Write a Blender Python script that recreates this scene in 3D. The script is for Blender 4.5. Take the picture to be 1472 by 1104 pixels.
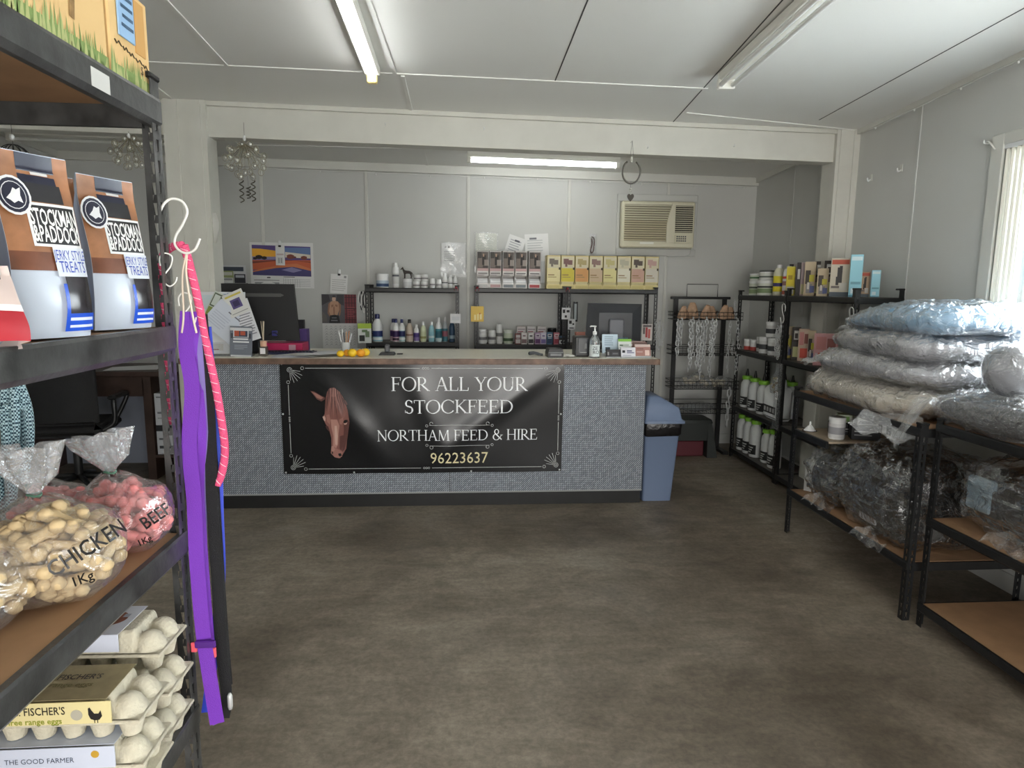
import bpy, math, random
from mathutils import Vector, Matrix, Euler

for o in list(bpy.data.objects):
    bpy.data.objects.remove(o, do_unlink=True)
scene = bpy.context.scene
COL = scene.collection
PI = math.pi

# ------------------------------------------------------------------ camera
def look_camera():
    pitch, yaw, roll = math.radians(8.3), math.radians(4.3), 0.010
    fwd = Vector((math.sin(yaw)*math.cos(pitch), math.cos(yaw)*math.cos(pitch), -math.sin(pitch)))
    r0 = Vector((math.cos(yaw), -math.sin(yaw), 0)); u0 = r0.cross(fwd)
    r = r0*math.cos(roll) + u0*math.sin(roll)
    u = -r0*math.sin(roll) + u0*math.cos(roll)
    cd = bpy.data.cameras.new('camera'); cam = bpy.data.objects.new('camera', cd)
    COL.objects.link(cam)
    m = Matrix((r, u, -fwd)).transposed().to_4x4(); m.translation = (0, 0, 1.6)
    cam.matrix_world = m
    cd.sensor_fit = 'HORIZONTAL'; cd.sensor_width = 36; cd.lens = 940/1472*36
    cd.clip_start = 0.02
    scene.camera = cam
look_camera()

# ------------------------------------------------------------------ world, daylight, exposure
world = bpy.data.worlds.new('world'); scene.world = world; world.use_nodes = True
wn = world.node_tree.nodes; wl = world.node_tree.links
bg = wn['Background']
sky = wn.new('ShaderNodeTexSky'); sky.sky_type = 'HOSEK_WILKIE'; sky.turbidity = 4; sky.ground_albedo = 0.4
sky.sun_direction = Vector((-0.5, -0.4, 0.75)).normalized()
wl.new(sky.outputs['Color'], bg.inputs['Color']); bg.inputs['Strength'].default_value = 1.6

def area(name, loc, rot, sx, sy, watts, col):
    ld = bpy.data.lights.new(name, 'AREA'); ld.shape = 'RECTANGLE'; ld.size = sx; ld.size_y = sy
    ld.energy = watts; ld.color = col
    lo = bpy.data.objects.new(name, ld); COL.objects.link(lo)
    lo.location = loc; lo.rotation_euler = rot
    return lo
# daylight through the window in the right wall and through the wide open doorway behind the camera
area('window_daylight', (3.12, 2.30, 1.75), (0, math.radians(90), 0), 1.35, 2.3, 84, (0.93, 0.97, 1.0))
area('doorway_daylight', (0.55, -2.42, 1.15), (math.radians(90), 0, 0), 2.9, 2.2, 92, (1.0, 0.97, 0.92))

scene.view_settings.view_transform = 'Standard'
scene.view_settings.look = 'None'
scene.view_settings.gamma = 1.0
scene.view_settings.use_curve_mapping = False
scene.view_settings.exposure = 1.0

# ------------------------------------------------------------------ materials
def lin(c):
    c = c/255.0
    return c/12.92 if c <= 0.04045 else ((c+0.055)/1.055)**2.4
def C(r, g, b): return (lin(r), lin(g), lin(b), 1.0)
_m = {}
def mat(name, col=(200, 200, 200), rough=0.5, metal=0.0, noise=None, bump=None, spec=0.5, coat=0.0, emit=None, trans=0.0, alpha=1.0):
    """col sRGB 0-255; noise=(scale, amount[, detail]) varies the value; bump=(scale, strength)"""
    if name in _m: return _m[name]
    m = bpy.data.materials.new(name); m.use_nodes = True; _m[name] = m
    nt = m.node_tree; b = nt.nodes['Principled BSDF']
    c = C(*col)
    b.inputs['Base Color'].default_value = c
    b.inputs['Roughness'].default_value = rough
    b.inputs['Metallic'].default_value = metal
    b.inputs['Specular IOR Level'].default_value = spec
    b.inputs['Coat Weight'].default_value = coat
    b.inputs['Transmission Weight'].default_value = trans
    b.inputs['Alpha'].default_value = alpha
    if emit:
        b.inputs['Emission Color'].default_value = C(*emit[0]); b.inputs['Emission Strength'].default_value = emit[1]
    if noise or bump:
        tc = nt.nodes.new('ShaderNodeTexCoord')
    if noise:
        n = nt.nodes.new('ShaderNodeTexNoise'); n.inputs['Scale'].default_value = noise[0]
        n.inputs['Detail'].default_value = noise[2] if len(noise) > 2 else 4
        nt.links.new(tc.outputs['Object'], n.inputs['Vector'])
        r = nt.nodes.new('ShaderNodeValToRGB')
        a = noise[1]
        r.color_ramp.elements[0].position = 0.3; r.color_ramp.elements[1].position = 0.7
        r.color_ramp.elements[0].color = (c[0]*(1-a), c[1]*(1-a), c[2]*(1-a), 1)
        r.color_ramp.elements[1].color = (min(1, c[0]*(1+a)), min(1, c[1]*(1+a)), min(1, c[2]*(1+a)), 1)
        nt.links.new(n.outputs['Fac'], r.inputs['Fac']); nt.links.new(r.outputs['Color'], b.inputs['Base Color'])
    if bump:
        n2 = nt.nodes.new('ShaderNodeTexNoise'); n2.inputs['Scale'].default_value = bump[0]; n2.inputs['Detail'].default_value = 3
        nt.links.new(tc.outputs['Object'], n2.inputs['Vector'])
        bp = nt.nodes.new('ShaderNodeBump'); bp.inputs['Strength'].default_value = bump[1]; bp.inputs['Distance'].default_value = 0.01
        nt.links.new(n2.outputs['Fac'], bp.inputs['Height']); nt.links.new(bp.outputs['Normal'], b.inputs['Normal'])
    return m
def flat(r, g, b, rough=0.55):
    return mat('print_%d_%d_%d' % (r, g, b), (r, g, b), rough)

def plastic_film(name, tint=(235, 240, 245), gloss=0.25, milky=0.06, scale=14, strength=0.6):
    """clear polythene: mostly transparent, glossy wrinkles, a little milky haze"""
    if name in _m: return _m[name]
    m = bpy.data.materials.new(name); m.use_nodes = True; _m[name] = m
    nt = m.node_tree; N = nt.nodes; L = nt.links
    N.remove(N['Principled BSDF']); out = N['Material Output']
    tr = N.new('ShaderNodeBsdfTransparent'); tr.inputs['Color'].default_value = (0.97, 0.975, 0.98, 1)
    gl = N.new('ShaderNodeBsdfGlossy'); gl.inputs['Roughness'].default_value = 0.10; gl.inputs['Color'].default_value = (1, 1, 1, 1)
    df = N.new('ShaderNodeBsdfDiffuse'); df.inputs['Color'].default_value = C(*tint)
    tc = N.new('ShaderNodeTexCoord'); no = N.new('ShaderNodeTexNoise'); no.inputs['Scale'].default_value = scale
    no.inputs['Detail'].default_value = 4; no.inputs['Distortion'].default_value = 1.5
    L.new(tc.outputs['Object'], no.inputs['Vector'])
    bp = N.new('ShaderNodeBump'); bp.inputs['Strength'].default_value = strength; bp.inputs['Distance'].default_value = 0.02
    # crumpled facets: a noise-warped cell pattern on top of the soft swell
    wv = N.new('ShaderNodeVectorMath'); wv.operation = 'MULTIPLY_ADD'; wv.inputs[1].default_value = (.10, .10, .10)
    L.new(no.outputs['Color'], wv.inputs[0]); L.new(tc.outputs['Object'], wv.inputs[2])
    vo = N.new('ShaderNodeTexVoronoi'); vo.inputs['Scale'].default_value = scale*.8; L.new(wv.outputs['Vector'], vo.inputs['Vector'])
    ad = N.new('ShaderNodeMath'); ad.operation = 'MULTIPLY_ADD'; ad.inputs[1].default_value = 1.1; L.new(vo.outputs['Distance'], ad.inputs[0]); L.new(no.outputs['Fac'], ad.inputs[2])
    L.new(ad.outputs[0], bp.inputs['Height']); L.new(bp.outputs['Normal'], gl.inputs['Normal'])
    lw = N.new('ShaderNodeLayerWeight'); lw.inputs['Blend'].default_value = 0.35; L.new(bp.outputs['Normal'], lw.inputs['Normal'])
    ma = N.new('ShaderNodeMath'); ma.operation = 'MULTIPLY_ADD'; ma.inputs[1].default_value = gloss*2.2; ma.inputs[2].default_value = gloss*0.18
    sq = N.new('ShaderNodeMath'); sq.operation = 'POWER'; sq.inputs[1].default_value = 1.25; L.new(lw.outputs['Facing'], sq.inputs[0]); L.new(sq.outputs[0], ma.inputs[0])
    m1 = N.new('ShaderNodeMixShader'); m1.inputs['Fac'].default_value = milky
    L.new(tr.outputs['BSDF'], m1.inputs[1]); L.new(df.outputs['BSDF'], m1.inputs[2])
    m2 = N.new('ShaderNodeMixShader'); L.new(ma.outputs[0], m2.inputs['Fac'])
    L.new(m1.outputs['Shader'], m2.inputs[1]); L.new(gl.outputs['BSDF'], m2.inputs[2])
    L.new(m2.outputs['Shader'], out.inputs['Surface'])
    return m

def concrete():
    m = bpy.data.materials.new('worn_concrete'); m.use_nodes = True
    nt = m.node_tree; N = nt.nodes; L = nt.links; b = N['Principled BSDF']
    tc = N.new('ShaderNodeTexCoord')
    def noise(scale, det, dist=0.0, rough=0.55):
        n = N.new('ShaderNodeTexNoise'); n.inputs['Scale'].default_value = scale; n.inputs['Detail'].default_value = det
        n.inputs['Distortion'].default_value = dist; n.inputs['Roughness'].default_value = rough
        L.new(tc.outputs['Object'], n.inputs['Vector']); return n
    def ramp(src, p0, c0, p1, c1):
        r = N.new('ShaderNodeValToRGB'); e = r.color_ramp.elements
        e[0].position = p0; e[0].color = c0; e[1].position = p1; e[1].color = c1
        L.new(src, r.inputs['Fac']); return r
    def mul(a, c, f=1.0):
        x = N.new('ShaderNodeMix'); x.data_type = 'RGBA'; x.blend_type = 'MULTIPLY'; x.inputs['Factor'].default_value = f
        L.new(a, x.inputs['A']); L.new(c, x.inputs['B']); return x.outputs['Result']
    big = ramp(noise(0.75, 5, 0.6).outputs['Fac'], 0.36, C(122, 112, 98), 0.64, C(158, 148, 133))
    mid = ramp(noise(3.2, 8, 1.2, 0.65).outputs['Fac'], 0.34, (0.62, 0.61, 0.60, 1), 0.60, (1, 1, 1, 1))
    fine = ramp(noise(38, 6, 0.4, 0.7).outputs['Fac'], 0.30, (0.62, 0.61, 0.60, 1), 0.66, (1.10, 1.10, 1.10, 1))
    wear = N.new('ShaderNodeMapping'); wear.inputs['Scale'].default_value = (1.4, 5.5, 1); wear.inputs['Rotation'].default_value = (0, 0, 0.5)
    L.new(tc.outputs['Object'], wear.inputs['Vector'])
    wn_ = N.new('ShaderNodeTexNoise'); wn_.inputs['Scale'].default_value = 2.6; wn_.inputs['Detail'].default_value = 9; wn_.inputs['Roughness'].default_value = 0.7
    L.new(wear.outputs['Vector'], wn_.inputs['Vector'])
    scuff = ramp(wn_.outputs['Fac'], 0.35, (0.74, 0.73, 0.71, 1), 0.62, (1.05, 1.05, 1.05, 1))
    c = mul(big.outputs['Color'], mid.outputs['Color'], 0.8); c = mul(c, fine.outputs['Color'], 0.9); c = mul(c, scuff.outputs['Color'], 0.9)
    # the worn dark track round the counter end and the stained patches on the slab
    sep = N.new('ShaderNodeSeparateXYZ'); L.new(tc.outputs['Object'], sep.inputs['Vector'])
    def stain(cx, cy, rx, ry, depth, col):
        nonlocal c
        def axis(i, cen, rad):
            a = N.new('ShaderNodeMath'); a.operation = 'SUBTRACT'; L.new(sep.outputs[i], a.inputs[0]); a.inputs[1].default_value = cen
            d = N.new('ShaderNodeMath'); d.operation = 'DIVIDE'; L.new(a.outputs[0], d.inputs[0]); d.inputs[1].default_value = rad
            p = N.new('ShaderNodeMath'); p.operation = 'MULTIPLY'; L.new(d.outputs[0], p.inputs[0]); L.new(d.outputs[0], p.inputs[1]); return p
        s = N.new('ShaderNodeMath'); s.operation = 'ADD'; L.new(axis('X', cx, rx).outputs[0], s.inputs[0]); L.new(axis('Y', cy, ry).outputs[0], s.inputs[1])
        nn = noise(4.5, 5, 0.8); a2 = N.new('ShaderNodeMath'); a2.operation = 'MULTIPLY_ADD'; a2.inputs[1].default_value = 1.1; a2.inputs[2].default_value = -0.55
        L.new(nn.outputs['Fac'], a2.inputs[0])
        s2 = N.new('ShaderNodeMath'); s2.operation = 'ADD'; L.new(s.outputs[0], s2.inputs[0]); L.new(a2.outputs[0], s2.inputs[1])
        mr = N.new('ShaderNodeMapRange'); mr.inputs['From Min'].default_value = 0.45; mr.inputs['From Max'].default_value = 1.1
        mr.inputs['To Min'].default_value = depth; mr.inputs['To Max'].default_value = 0.0; L.new(s2.outputs[0], mr.inputs['Value'])
        x = N.new('ShaderNodeMix'); x.data_type = 'RGBA'; x.blend_type = 'MULTIPLY'
        L.new(mr.outputs['Result'], x.inputs['Factor']); L.new(c, x.inputs['A']); x.inputs['B'].default_value = col
        c = x.outputs['Result']
    dark = (0.60, 0.57, 0.54, 1)
    stain(1.72, 4.35, 0.42, 1.15, 0.85, dark); stain(0.1, 4.15, 1.5, 0.34, 0.55, dark); stain(1.55, 3.15, 0.55, 0.5, 0.5, dark)
    stain(1.25, 2.2, 0.8, 0.35, 0.55, dark); stain(-0.7, 2.75, 0.5, 0.35, 0.4, dark); stain(1.7, 2.55, 0.4, 0.3, 0.5, dark)
    L.new(c, b.inputs['Base Color'])
    rr = ramp(noise(2.0, 6, 0.5).outputs['Fac'], 0.3, (0.42, 0.42, 0.42, 1), 0.7, (0.75, 0.75, 0.75, 1)); L.new(rr.outputs['Color'], b.inputs['Roughness'])
    bp = N.new('ShaderNodeBump'); bp.inputs['Strength'].default_value = 0.22; bp.inputs['Distance'].default_value = 0.004
    L.new(noise(60, 5, 0.3, 0.7).outputs['Fac'], bp.inputs['Height']); L.new(bp.outputs['Normal'], b.inputs['Normal'])
    return m

def weave_cladding():
    """small grey and white diamond weave of the counter cladding"""
    m = bpy.data.materials.new('woven_cladding'); m.use_nodes = True
    nt = m.node_tree; N = nt.nodes; L = nt.links; b = N['Principled BSDF']
    tc = N.new('ShaderNodeTexCoord')
    mp = N.new('ShaderNodeMapping'); mp.inputs['Rotation'].default_value = (0, math.radians(45), 0); mp.inputs['Scale'].default_value = (46, 46, 46)
    L.new(tc.outputs['Object'], mp.inputs['Vector'])
    sp = N.new('ShaderNodeSeparateXYZ'); L.new(mp.outputs['Vector'], sp.inputs['Vector'])
    cb = N.new('ShaderNodeCombineXYZ'); L.new(sp.outputs['X'], cb.inputs['X']); L.new(sp.outputs['Z'], cb.inputs['Y'])
    br = N.new('ShaderNodeTexBrick'); br.inputs['Scale'].default_value = 1.0
    br.inputs['Color1'].default_value = C(180, 188, 197); br.inputs['Color2'].default_value = C(142, 150, 160); br.inputs['Mortar'].default_value = C(62, 66, 72)
    br.inputs['Mortar Size'].default_value = 0.10; br.inputs['Brick Width'].default_value = 1.0; br.inputs['Row Height'].default_value = 0.5
    L.new(cb.outputs['Vector'], br.inputs['Vector'])
    n = N.new('ShaderNodeTexNoise'); n.inputs['Scale'].default_value = 90; L.new(tc.outputs['Object'], n.inputs['Vector'])
    x = N.new('ShaderNodeMix'); x.data_type = 'RGBA'; x.blend_type = 'OVERLAY'; x.inputs['Factor'].default_value = 0.25
    L.new(br.outputs['Color'], x.inputs['A']); L.new(n.outputs['Fac'], x.inputs['B']); L.new(x.outputs['Result'], b.inputs['Base Color'])
    b.inputs['Roughness'].default_value = 0.6
    return m

# ------------------------------------------------------------------ mesh helpers
SMALL_PIECES = {'bead_cluster', 'button_grid', 'key_block', 'treat_heap', 'chain_links', 'sachet_row', 'clip_cluster', 'wire_scroll', 'fleck_thread', 'wire_basket', 'grass_print'}   # too small to pick apart one by one
class MB:
    def __init__(self): self.v = []; self.f = []; self.mi = []
    def add(self, vs, fs, m=0):
        k = len(self.v); self.v += [tuple(p) for p in vs]
        for f in fs: self.f.append(tuple(i+k for i in f)); self.mi.append(m)
        return self
    def box(self, x0, x1, y0, y1, z0, z1, m=0):
        return self.add([(x0,y0,z0),(x1,y0,z0),(x1,y1,z0),(x0,y1,z0),(x0,y0,z1),(x1,y0,z1),(x1,y1,z1),(x0,y1,z1)],
                        [(0,3,2,1),(4,5,6,7),(0,1,5,4),(1,2,6,5),(2,3,7,6),(3,0,4,7)], m)
    def rbox(self, x0, x1, y0, y1, z0, z1, r=0.003, m=0):
        r = min(r, (x1-x0)*.45, (y1-y0)*.45, (z1-z0)*.45)
        X = (x0, x1); Y = (y0, y1); Z = (z0, z1); s = (1, -1); vs = []; idx = {}
        for i in (0,1):
            for j in (0,1):
                for k in (0,1):
                    a = (X[i]+s[i]*r, Y[j]+s[j]*r, Z[k]+s[k]*r)
                    idx[i,j,k] = len(vs)
                    vs += [(X[i],a[1],a[2]),(a[0],Y[j],a[2]),(a[0],a[1],Z[k])]
        fs = []
        g = lambda i,j,k,n: idx[i,j,k]+n
        fs += [(g(0,0,0,0),g(0,0,1,0),g(0,1,1,0),g(0,1,0,0)), (g(1,0,0,0),g(1,1,0,0),g(1,1,1,0),g(1,0,1,0)),
               (g(0,0,0,1),g(1,0,0,1),g(1,0,1,1),g(0,0,1,1)), (g(0,1,0,1),g(0,1,1,1),g(1,1,1,1),g(1,1,0,1)),
               (g(0,0,0,2),g(0,1,0,2),g(1,1,0,2),g(1,0,0,2)), (g(0,0,1,2),g(1,0,1,2),g(1,1,1,2),g(0,1,1,2))]
        for k in (0,1):
            for j in (0,1): fs.append((g(0,j,k,1),g(1,j,k,1),g(1,j,k,2),g(0,j,k,2)))
            for i in (0,1): fs.append((g(i,0,k,0),g(i,1,k,0),g(i,1,k,2),g(i,0,k,2)))
        for i in (0,1):
            for j in (0,1): fs.append((g(i,j,0,0),g(i,j,1,0),g(i,j,1,1),g(i,j,0,1)))
        for i in (0,1):
            for j in (0,1):
                for k in (0,1): fs.append((g(i,j,k,0),g(i,j,k,1),g(i,j,k,2)))
        return self.add(vs, fs, m)
    def poly(self, pts, m=0): return self.add(pts, [tuple(range(len(pts)))], m)
    def face_xz(self, x0, x1, z0, z1, y, m=0): return self.poly([(x0,y,z0),(x1,y,z0),(x1,y,z1),(x0,y,z1)], m)
    def face_xy(self, x0, x1, y0, y1, z, m=0): return self.poly([(x0,y0,z),(x1,y0,z),(x1,y1,z),(x0,y1,z)], m)
    def lathe(self, prof, n=20, c=(0,0,0), m=0, sx=1.0, sy=1.0, a0=0.0, a1=None):
        vs = []; fs = []; full = a1 is None; a1 = 2*PI if full else a1; k = n if full else n+1
        for r, z in prof:
            for i in range(k):
                a = a0+(a1-a0)*i/n; vs.append((c[0]+r*sx*math.cos(a), c[1]+r*sy*math.sin(a), c[2]+z))
        for p in range(len(prof)-1):
            for i in range(n):
                j = (i+1) % k; fs.append((p*k+i, p*k+j, (p+1)*k+j, (p+1)*k+i))
        if full:
            if prof[0][0] > 1e-6: fs.append(tuple(range(k-1, -1, -1)))
            if prof[-1][0] > 1e-6: fs.append(tuple(range((len(prof)-1)*k, len(prof)*k)))
        return self.add(vs, fs, m)
    def tube(self, pts, r, n=8, closed=False, m=0, flat=1.0):
        pts = [Vector(p) for p in pts]; N = len(pts); vs = []; fs = []
        rr = r if isinstance(r, (list, tuple)) else [r]*N
        up = None
        for i, p in enumerate(pts):
            a = pts[i-1] if (i > 0 or closed) else p; b = pts[(i+1) % N] if (i < N-1 or closed) else p
            t = (b-a); t = t.normalized() if t.length > 1e-9 else Vector((0,0,1))
            if up is None:
                up = Vector((0,0,1)) if abs(t.z) < 0.9 else Vector((1,0,0))
            up = (up - t*up.dot(t)); up = up.normalized() if up.length > 1e-6 else t.orthogonal().normalized()
            s = t.cross(up)
            for k in range(n):
                q = 2*PI*k/n; vs.append(p + (s*math.cos(q) + up*math.sin(q)*flat)*rr[i])
        for i in range(N if closed else N-1):
            j = (i+1) % N
            for k in range(n):
                l = (k+1) % n; fs.append((i*n+k, i*n+l, j*n+l, j*n+k))
        if not closed: fs += [tuple(range(n-1,-1,-1)), tuple(range((N-1)*n, N*n))]
        return self.add(vs, fs, m)
    def grid(self, fn, nu, nv, m=0, closed_u=False):
        vs = [fn(i/nu, j/nv) for j in range(nv+1) for i in range(nu+1)]
        fs = [(j*(nu+1)+i, j*(nu+1)+i+1, (j+1)*(nu+1)+i+1, (j+1)*(nu+1)+i) for j in range(nv) for i in range(nu)]
        return self.add(vs, fs, m)
    def ball(self, c, rx, ry=None, rz=None, n=12, m=0):
        ry = rx if ry is None else ry; rz = rx if rz is None else rz; k = max(4, n//2)
        prof = [(math.sin(PI*i/k), -math.cos(PI*i/k)) for i in range(k+1)]; prof[0] = (0,-1); prof[-1] = (0,1)
        s = len(self.v); self.lathe(prof, n, (0,0,0), m)
        for i in range(s, len(self.v)):
            p = self.v[i]; self.v[i] = (c[0]+p[0]*rx, c[1]+p[1]*ry, c[2]+p[2]*rz)
        return self
    def prism(self, pts, y0, y1, m=0):
        """outline in x,z extruded along y"""
        n = len(pts); vs = [(x,y0,z) for x,z in pts]+[(x,y1,z) for x,z in pts]
        return self.add(vs, [tuple(range(n)), tuple(range(2*n-1,n-1,-1))]+[(i,n+i,n+(i+1)%n,(i+1)%n) for i in range(n)], m)
    def text(self, s, size, M, m=0, align='CENTER', sx=1.0, bold=0.0):
        vs, fs = text_mesh(s, align, bold)
        return self.add([M @ Vector((x*size*sx, y*size, 0)) for x, y in vs], fs, m)
    def xf(self, M, start=0):
        self.v[start:] = [tuple(M @ Vector(p)) for p in self.v[start:]]; return self
    def fn(self, f, start=0):
        self.v[start:] = [tuple(f(p)) for p in self.v[start:]]; return self
    def mesh(self, name, mats, smooth=False):
        me = bpy.data.meshes.new(name); me.from_pydata(self.v, [], self.f)
        for mt in (mats if isinstance(mats, (list, tuple)) else [mats]): me.materials.append(mt)
        me.polygons.foreach_set('material_index', self.mi)
        if smooth:
            me.polygons.foreach_set('use_smooth', [True]*len(me.polygons))
            if smooth is not True: me.set_sharp_from_angle(angle=math.radians(smooth))
        me.update(); return me
    def build(self, name, mats, parent=None, smooth=False, loc=(0,0,0), rot=(0,0,0)):
        o = obj(name, self.mesh(name, mats, smooth), parent, loc, rot)
        if name in SMALL_PIECES: o['kind'] = 'stuff'
        return o

def obj(name, me, parent=None, loc=(0,0,0), rot=(0,0,0)):
    o = bpy.data.objects.new(name, me); COL.objects.link(o); o.parent = parent
    o.location = loc; o.rotation_euler = rot
    return o
def tag(o, label, cat, group=None, kind=None):
    o['label'] = label; o['category'] = cat
    if group: o['group'] = group
    if kind: o['kind'] = kind
    return o
def thing(name, label, cat, loc=(0,0,0), rotz=0.0, group=None, rot=None):
    o = bpy.data.objects.new(name, None); COL.objects.link(o); o.empty_display_size = 0.05
    o.location = loc; o.rotation_euler = rot if rot else (0,0,rotz)
    return tag(o, label, cat, group)
def struct(o): o['kind'] = 'structure'; return o
def dup(root, loc, rotz=None, label=None, group=None, rot=None):
    def rec(s, par):
        c = s.copy(); COL.objects.link(c); c.parent = par
        for ch in [x for x in s.children]: rec(ch, c)
        return c
    r = rec(root, None); r.location = loc
    if rotz is not None: r.rotation_euler = (0,0,rotz)
    if rot is not None: r.rotation_euler = rot
    if label: r['label'] = label
    if group: r['group'] = group
    return r
_tx = {}
def text_mesh(s, align='CENTER', bold=0.0):
    k = (s, align, bold)
    if k not in _tx:
        cu = bpy.data.curves.new('lettering', 'FONT'); cu.body = s; cu.align_x = align; cu.align_y = 'CENTER'; cu.size = 1.0
        cu.resolution_u = 2; cu.offset = bold
        ob = bpy.data.objects.new('lettering', cu); me = bpy.data.meshes.new_from_object(ob)
        _tx[k] = ([(v.co.x, v.co.y) for v in me.vertices], [tuple(p.vertices) for p in me.polygons])
        bpy.data.objects.remove(ob); bpy.data.curves.remove(cu); bpy.data.meshes.remove(me)
    return _tx[k]
def facing(x, y, z, ry=0.0):
    """matrix for lettering read from -y: text x -> +x, text y -> +z"""
    return Matrix.Translation((x, y, z)) @ Matrix.Rotation(ry, 4, 'Y') @ Matrix.Rotation(PI/2, 4, 'X')
def lerp(a, b, t): return a+(b-a)*t
def spline(pts, n=6):
    P = [Vector(p) for p in pts]; out = []
    for i in range(len(P)-1):
        p0 = P[max(i-1,0)]; p1 = P[i]; p2 = P[i+1]; p3 = P[min(i+2,len(P)-1)]
        for k in range(n):
            t = k/n
            out.append(0.5*((2*p1)+(p2-p0)*t+(2*p0-5*p1+4*p2-p3)*t*t+(3*p1-p0-3*p2+p3)*t**3))
    out.append(P[-1]); return out

M_WALL = mat('painted_grey_wall', (196, 197, 193), 0.6, noise=(1.3, 0.035), bump=(9, 0.04))
M_TRIM = mat('painted_trim', (206, 206, 199), 0.5, noise=(5, 0.03), bump=(22, 0.06))
M_POST = mat('painted_cream_timber', (202, 201, 192), 0.5, noise=(6, 0.04), bump=(18, 0.10))
M_CEIL = mat('painted_ceiling', (222, 222, 217), 0.5, noise=(0.9, 0.03), bump=(2.2, 0.06))
M_FLOOR = concrete()
M_CLAD = weave_cladding()
M_BLACK = mat('matt_black', (18, 18, 19), 0.45)
M_SATIN = mat('satin_black_plastic', (30, 31, 33), 0.35)
M_STEEL = mat('black_powdercoat', (26, 27, 28), 0.40, noise=(30, 0.18), bump=(60, 0.05))
M_MDF = mat('brown_mdf', (158, 124, 92), 0.62, noise=(14, 0.10))
M_WHITE = mat('white_plastic', (228, 229, 228), 0.32)
M_PAPER = mat('white_paper', (226, 227, 226), 0.65)
M_CHROME = mat('galvanised_steel', (206, 208, 208), 0.3, metal=0.35)
M_WIREW = mat('white_wire', (225, 225, 220), 0.35)
M_GLASS = mat('clear_glass', (235, 240, 240), 0.04, trans=1.0)
M_FILM = plastic_film('clear_film')

# ================================================================== the room
XL, XR, YB, YF_ = -3.76, 2.95, 6.60, -2.35
def zc(x, y): return 2.838 - 0.015*x - 0.045*(y-4.9)

struct(MB().box(XL-0.1, XR+0.1, YF_-0.1, YB+0.1, -0.12, 0).build('floor', M_FLOOR))
mb = MB()
cs = [(XL-0.1, YF_-0.1), (XR+0.1, YF_-0.1), (XR+0.1, YB+0.1), (XL-0.1, YB+0.1)]
mb.add([(x, y, zc(x, y)) for x, y in cs]+[(x, y, zc(x, y)+0.08) for x, y in cs], [(0,1,2,3),(7,6,5,4),(0,4,5,1),(1,5,6,2),(2,6,7,3),(3,7,4,0)])
ceiling = struct(mb.build('ceiling', M_CEIL))
def ceil_strip(p, q, w, t, m):
    (x0, y0), (x1, y1) = p, q
    d = Vector((x1-x0, y1-y0, 0)).normalized(); n = Vector((-d.y, d.x, 0))*w/2
    c = [(x0-n.x, y0-n.y), (x0+n.x, y0+n.y), (x1+n.x, y1+n.y), (x1-n.x, y1-n.y)]
    MB().add([(x, y, zc(x, y)+0.004) for x, y in c]+[(x, y, zc(x, y)-t) for x, y in c],
             [(0,1,2,3),(7,6,5,4),(0,4,5,1),(1,5,6,2),(2,6,7,3),(3,7,4,0)]).build('cover_strip', m, ceiling)
M_JOINT = mat('dark_open_joint', (70, 70, 68), 0.8)
for p, q in [((-1.37, -2.2), (-1.395, 4.21)), ((-1.99, 4.24), (-2.0, 4.9)), ((-0.60, -2.2), (-0.41, 4.21)), ((-0.365, 4.24), (-0.367, 4.9)),
             ((-1.8-1.9, 4.225), (1.52, 4.20)), ((1.55, 4.68), (2.95, 4.90)), ((-1.95, 5.06), (-1.945, 6.58)), ((-0.35, 5.06), (-0.345, 6.58)),
             ((-1.9, 6.07), (2.7, 5.75))]:
    ceil_strip(p, q, 0.022, 0.006, M_CEIL)
for p, q in [((0.60, -2.2), (0.561, 4.21)), ((1.17, -2.2), (1.529, 4.92)), ((2.60, -2.2), (2.525, 4.70))]:
    ceil_strip(p, q, 0.007, 0.0015, M_JOINT)

# walls
wb = struct(MB().box(XL-0.1, XR+0.1, YB, YB+0.1, 0, 3.0).build('wall_back', M_WALL))
for x in (-2.90, -1.92, -0.933, 0.049, 1.045, 2.043):
    MB().rbox(x-0.015, x+0.015, YB-0.010, YB+0.002, 0.1, 2.74, 0.003).build('cover_strip', M_TRIM, wb)
struct(MB().box(XL-0.1, XL, YF_-0.1, YB, 0, 3.2).build('wall_left', M_WALL))
# window opening in the right wall, doorway in the front wall
WY0, WY1, WZ0, WZ1 = 1.20, 3.50, 1.12, 2.40
mb = MB()
mb.box(XR, XR+0.1, YF_-0.1, WY0, 0, 3.2); mb.box(XR, XR+0.1, WY1, YB, 0, 3.2)
mb.box(XR, XR+0.1, WY0, WY1, 0, WZ0); mb.box(XR, XR+0.1, WY0, WY1, WZ1, 3.2)
wr = struct(mb.build('wall_right', M_WALL))
for y in (4.222, 5.84, 2.5):
    MB().box(XR-0.005, XR+0.002, y-0.011, y+0.011, 0.1, 2.83 if y > 3 else 1.0).build('cover_strip', M_WALL, wr)
DX0, DX1, DZ = -0.9, 2.0, 2.25
mb = MB(); mb.box(XL, DX0, YF_-0.1, YF_, 0, 3.3); mb.box(DX1, XR, YF_-0.1, YF_, 0, 3.3); mb.box(DX0, DX1, YF_-0.1, YF_, DZ, 3.3)
struct(mb.build('wall_front', M_WALL))

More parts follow.
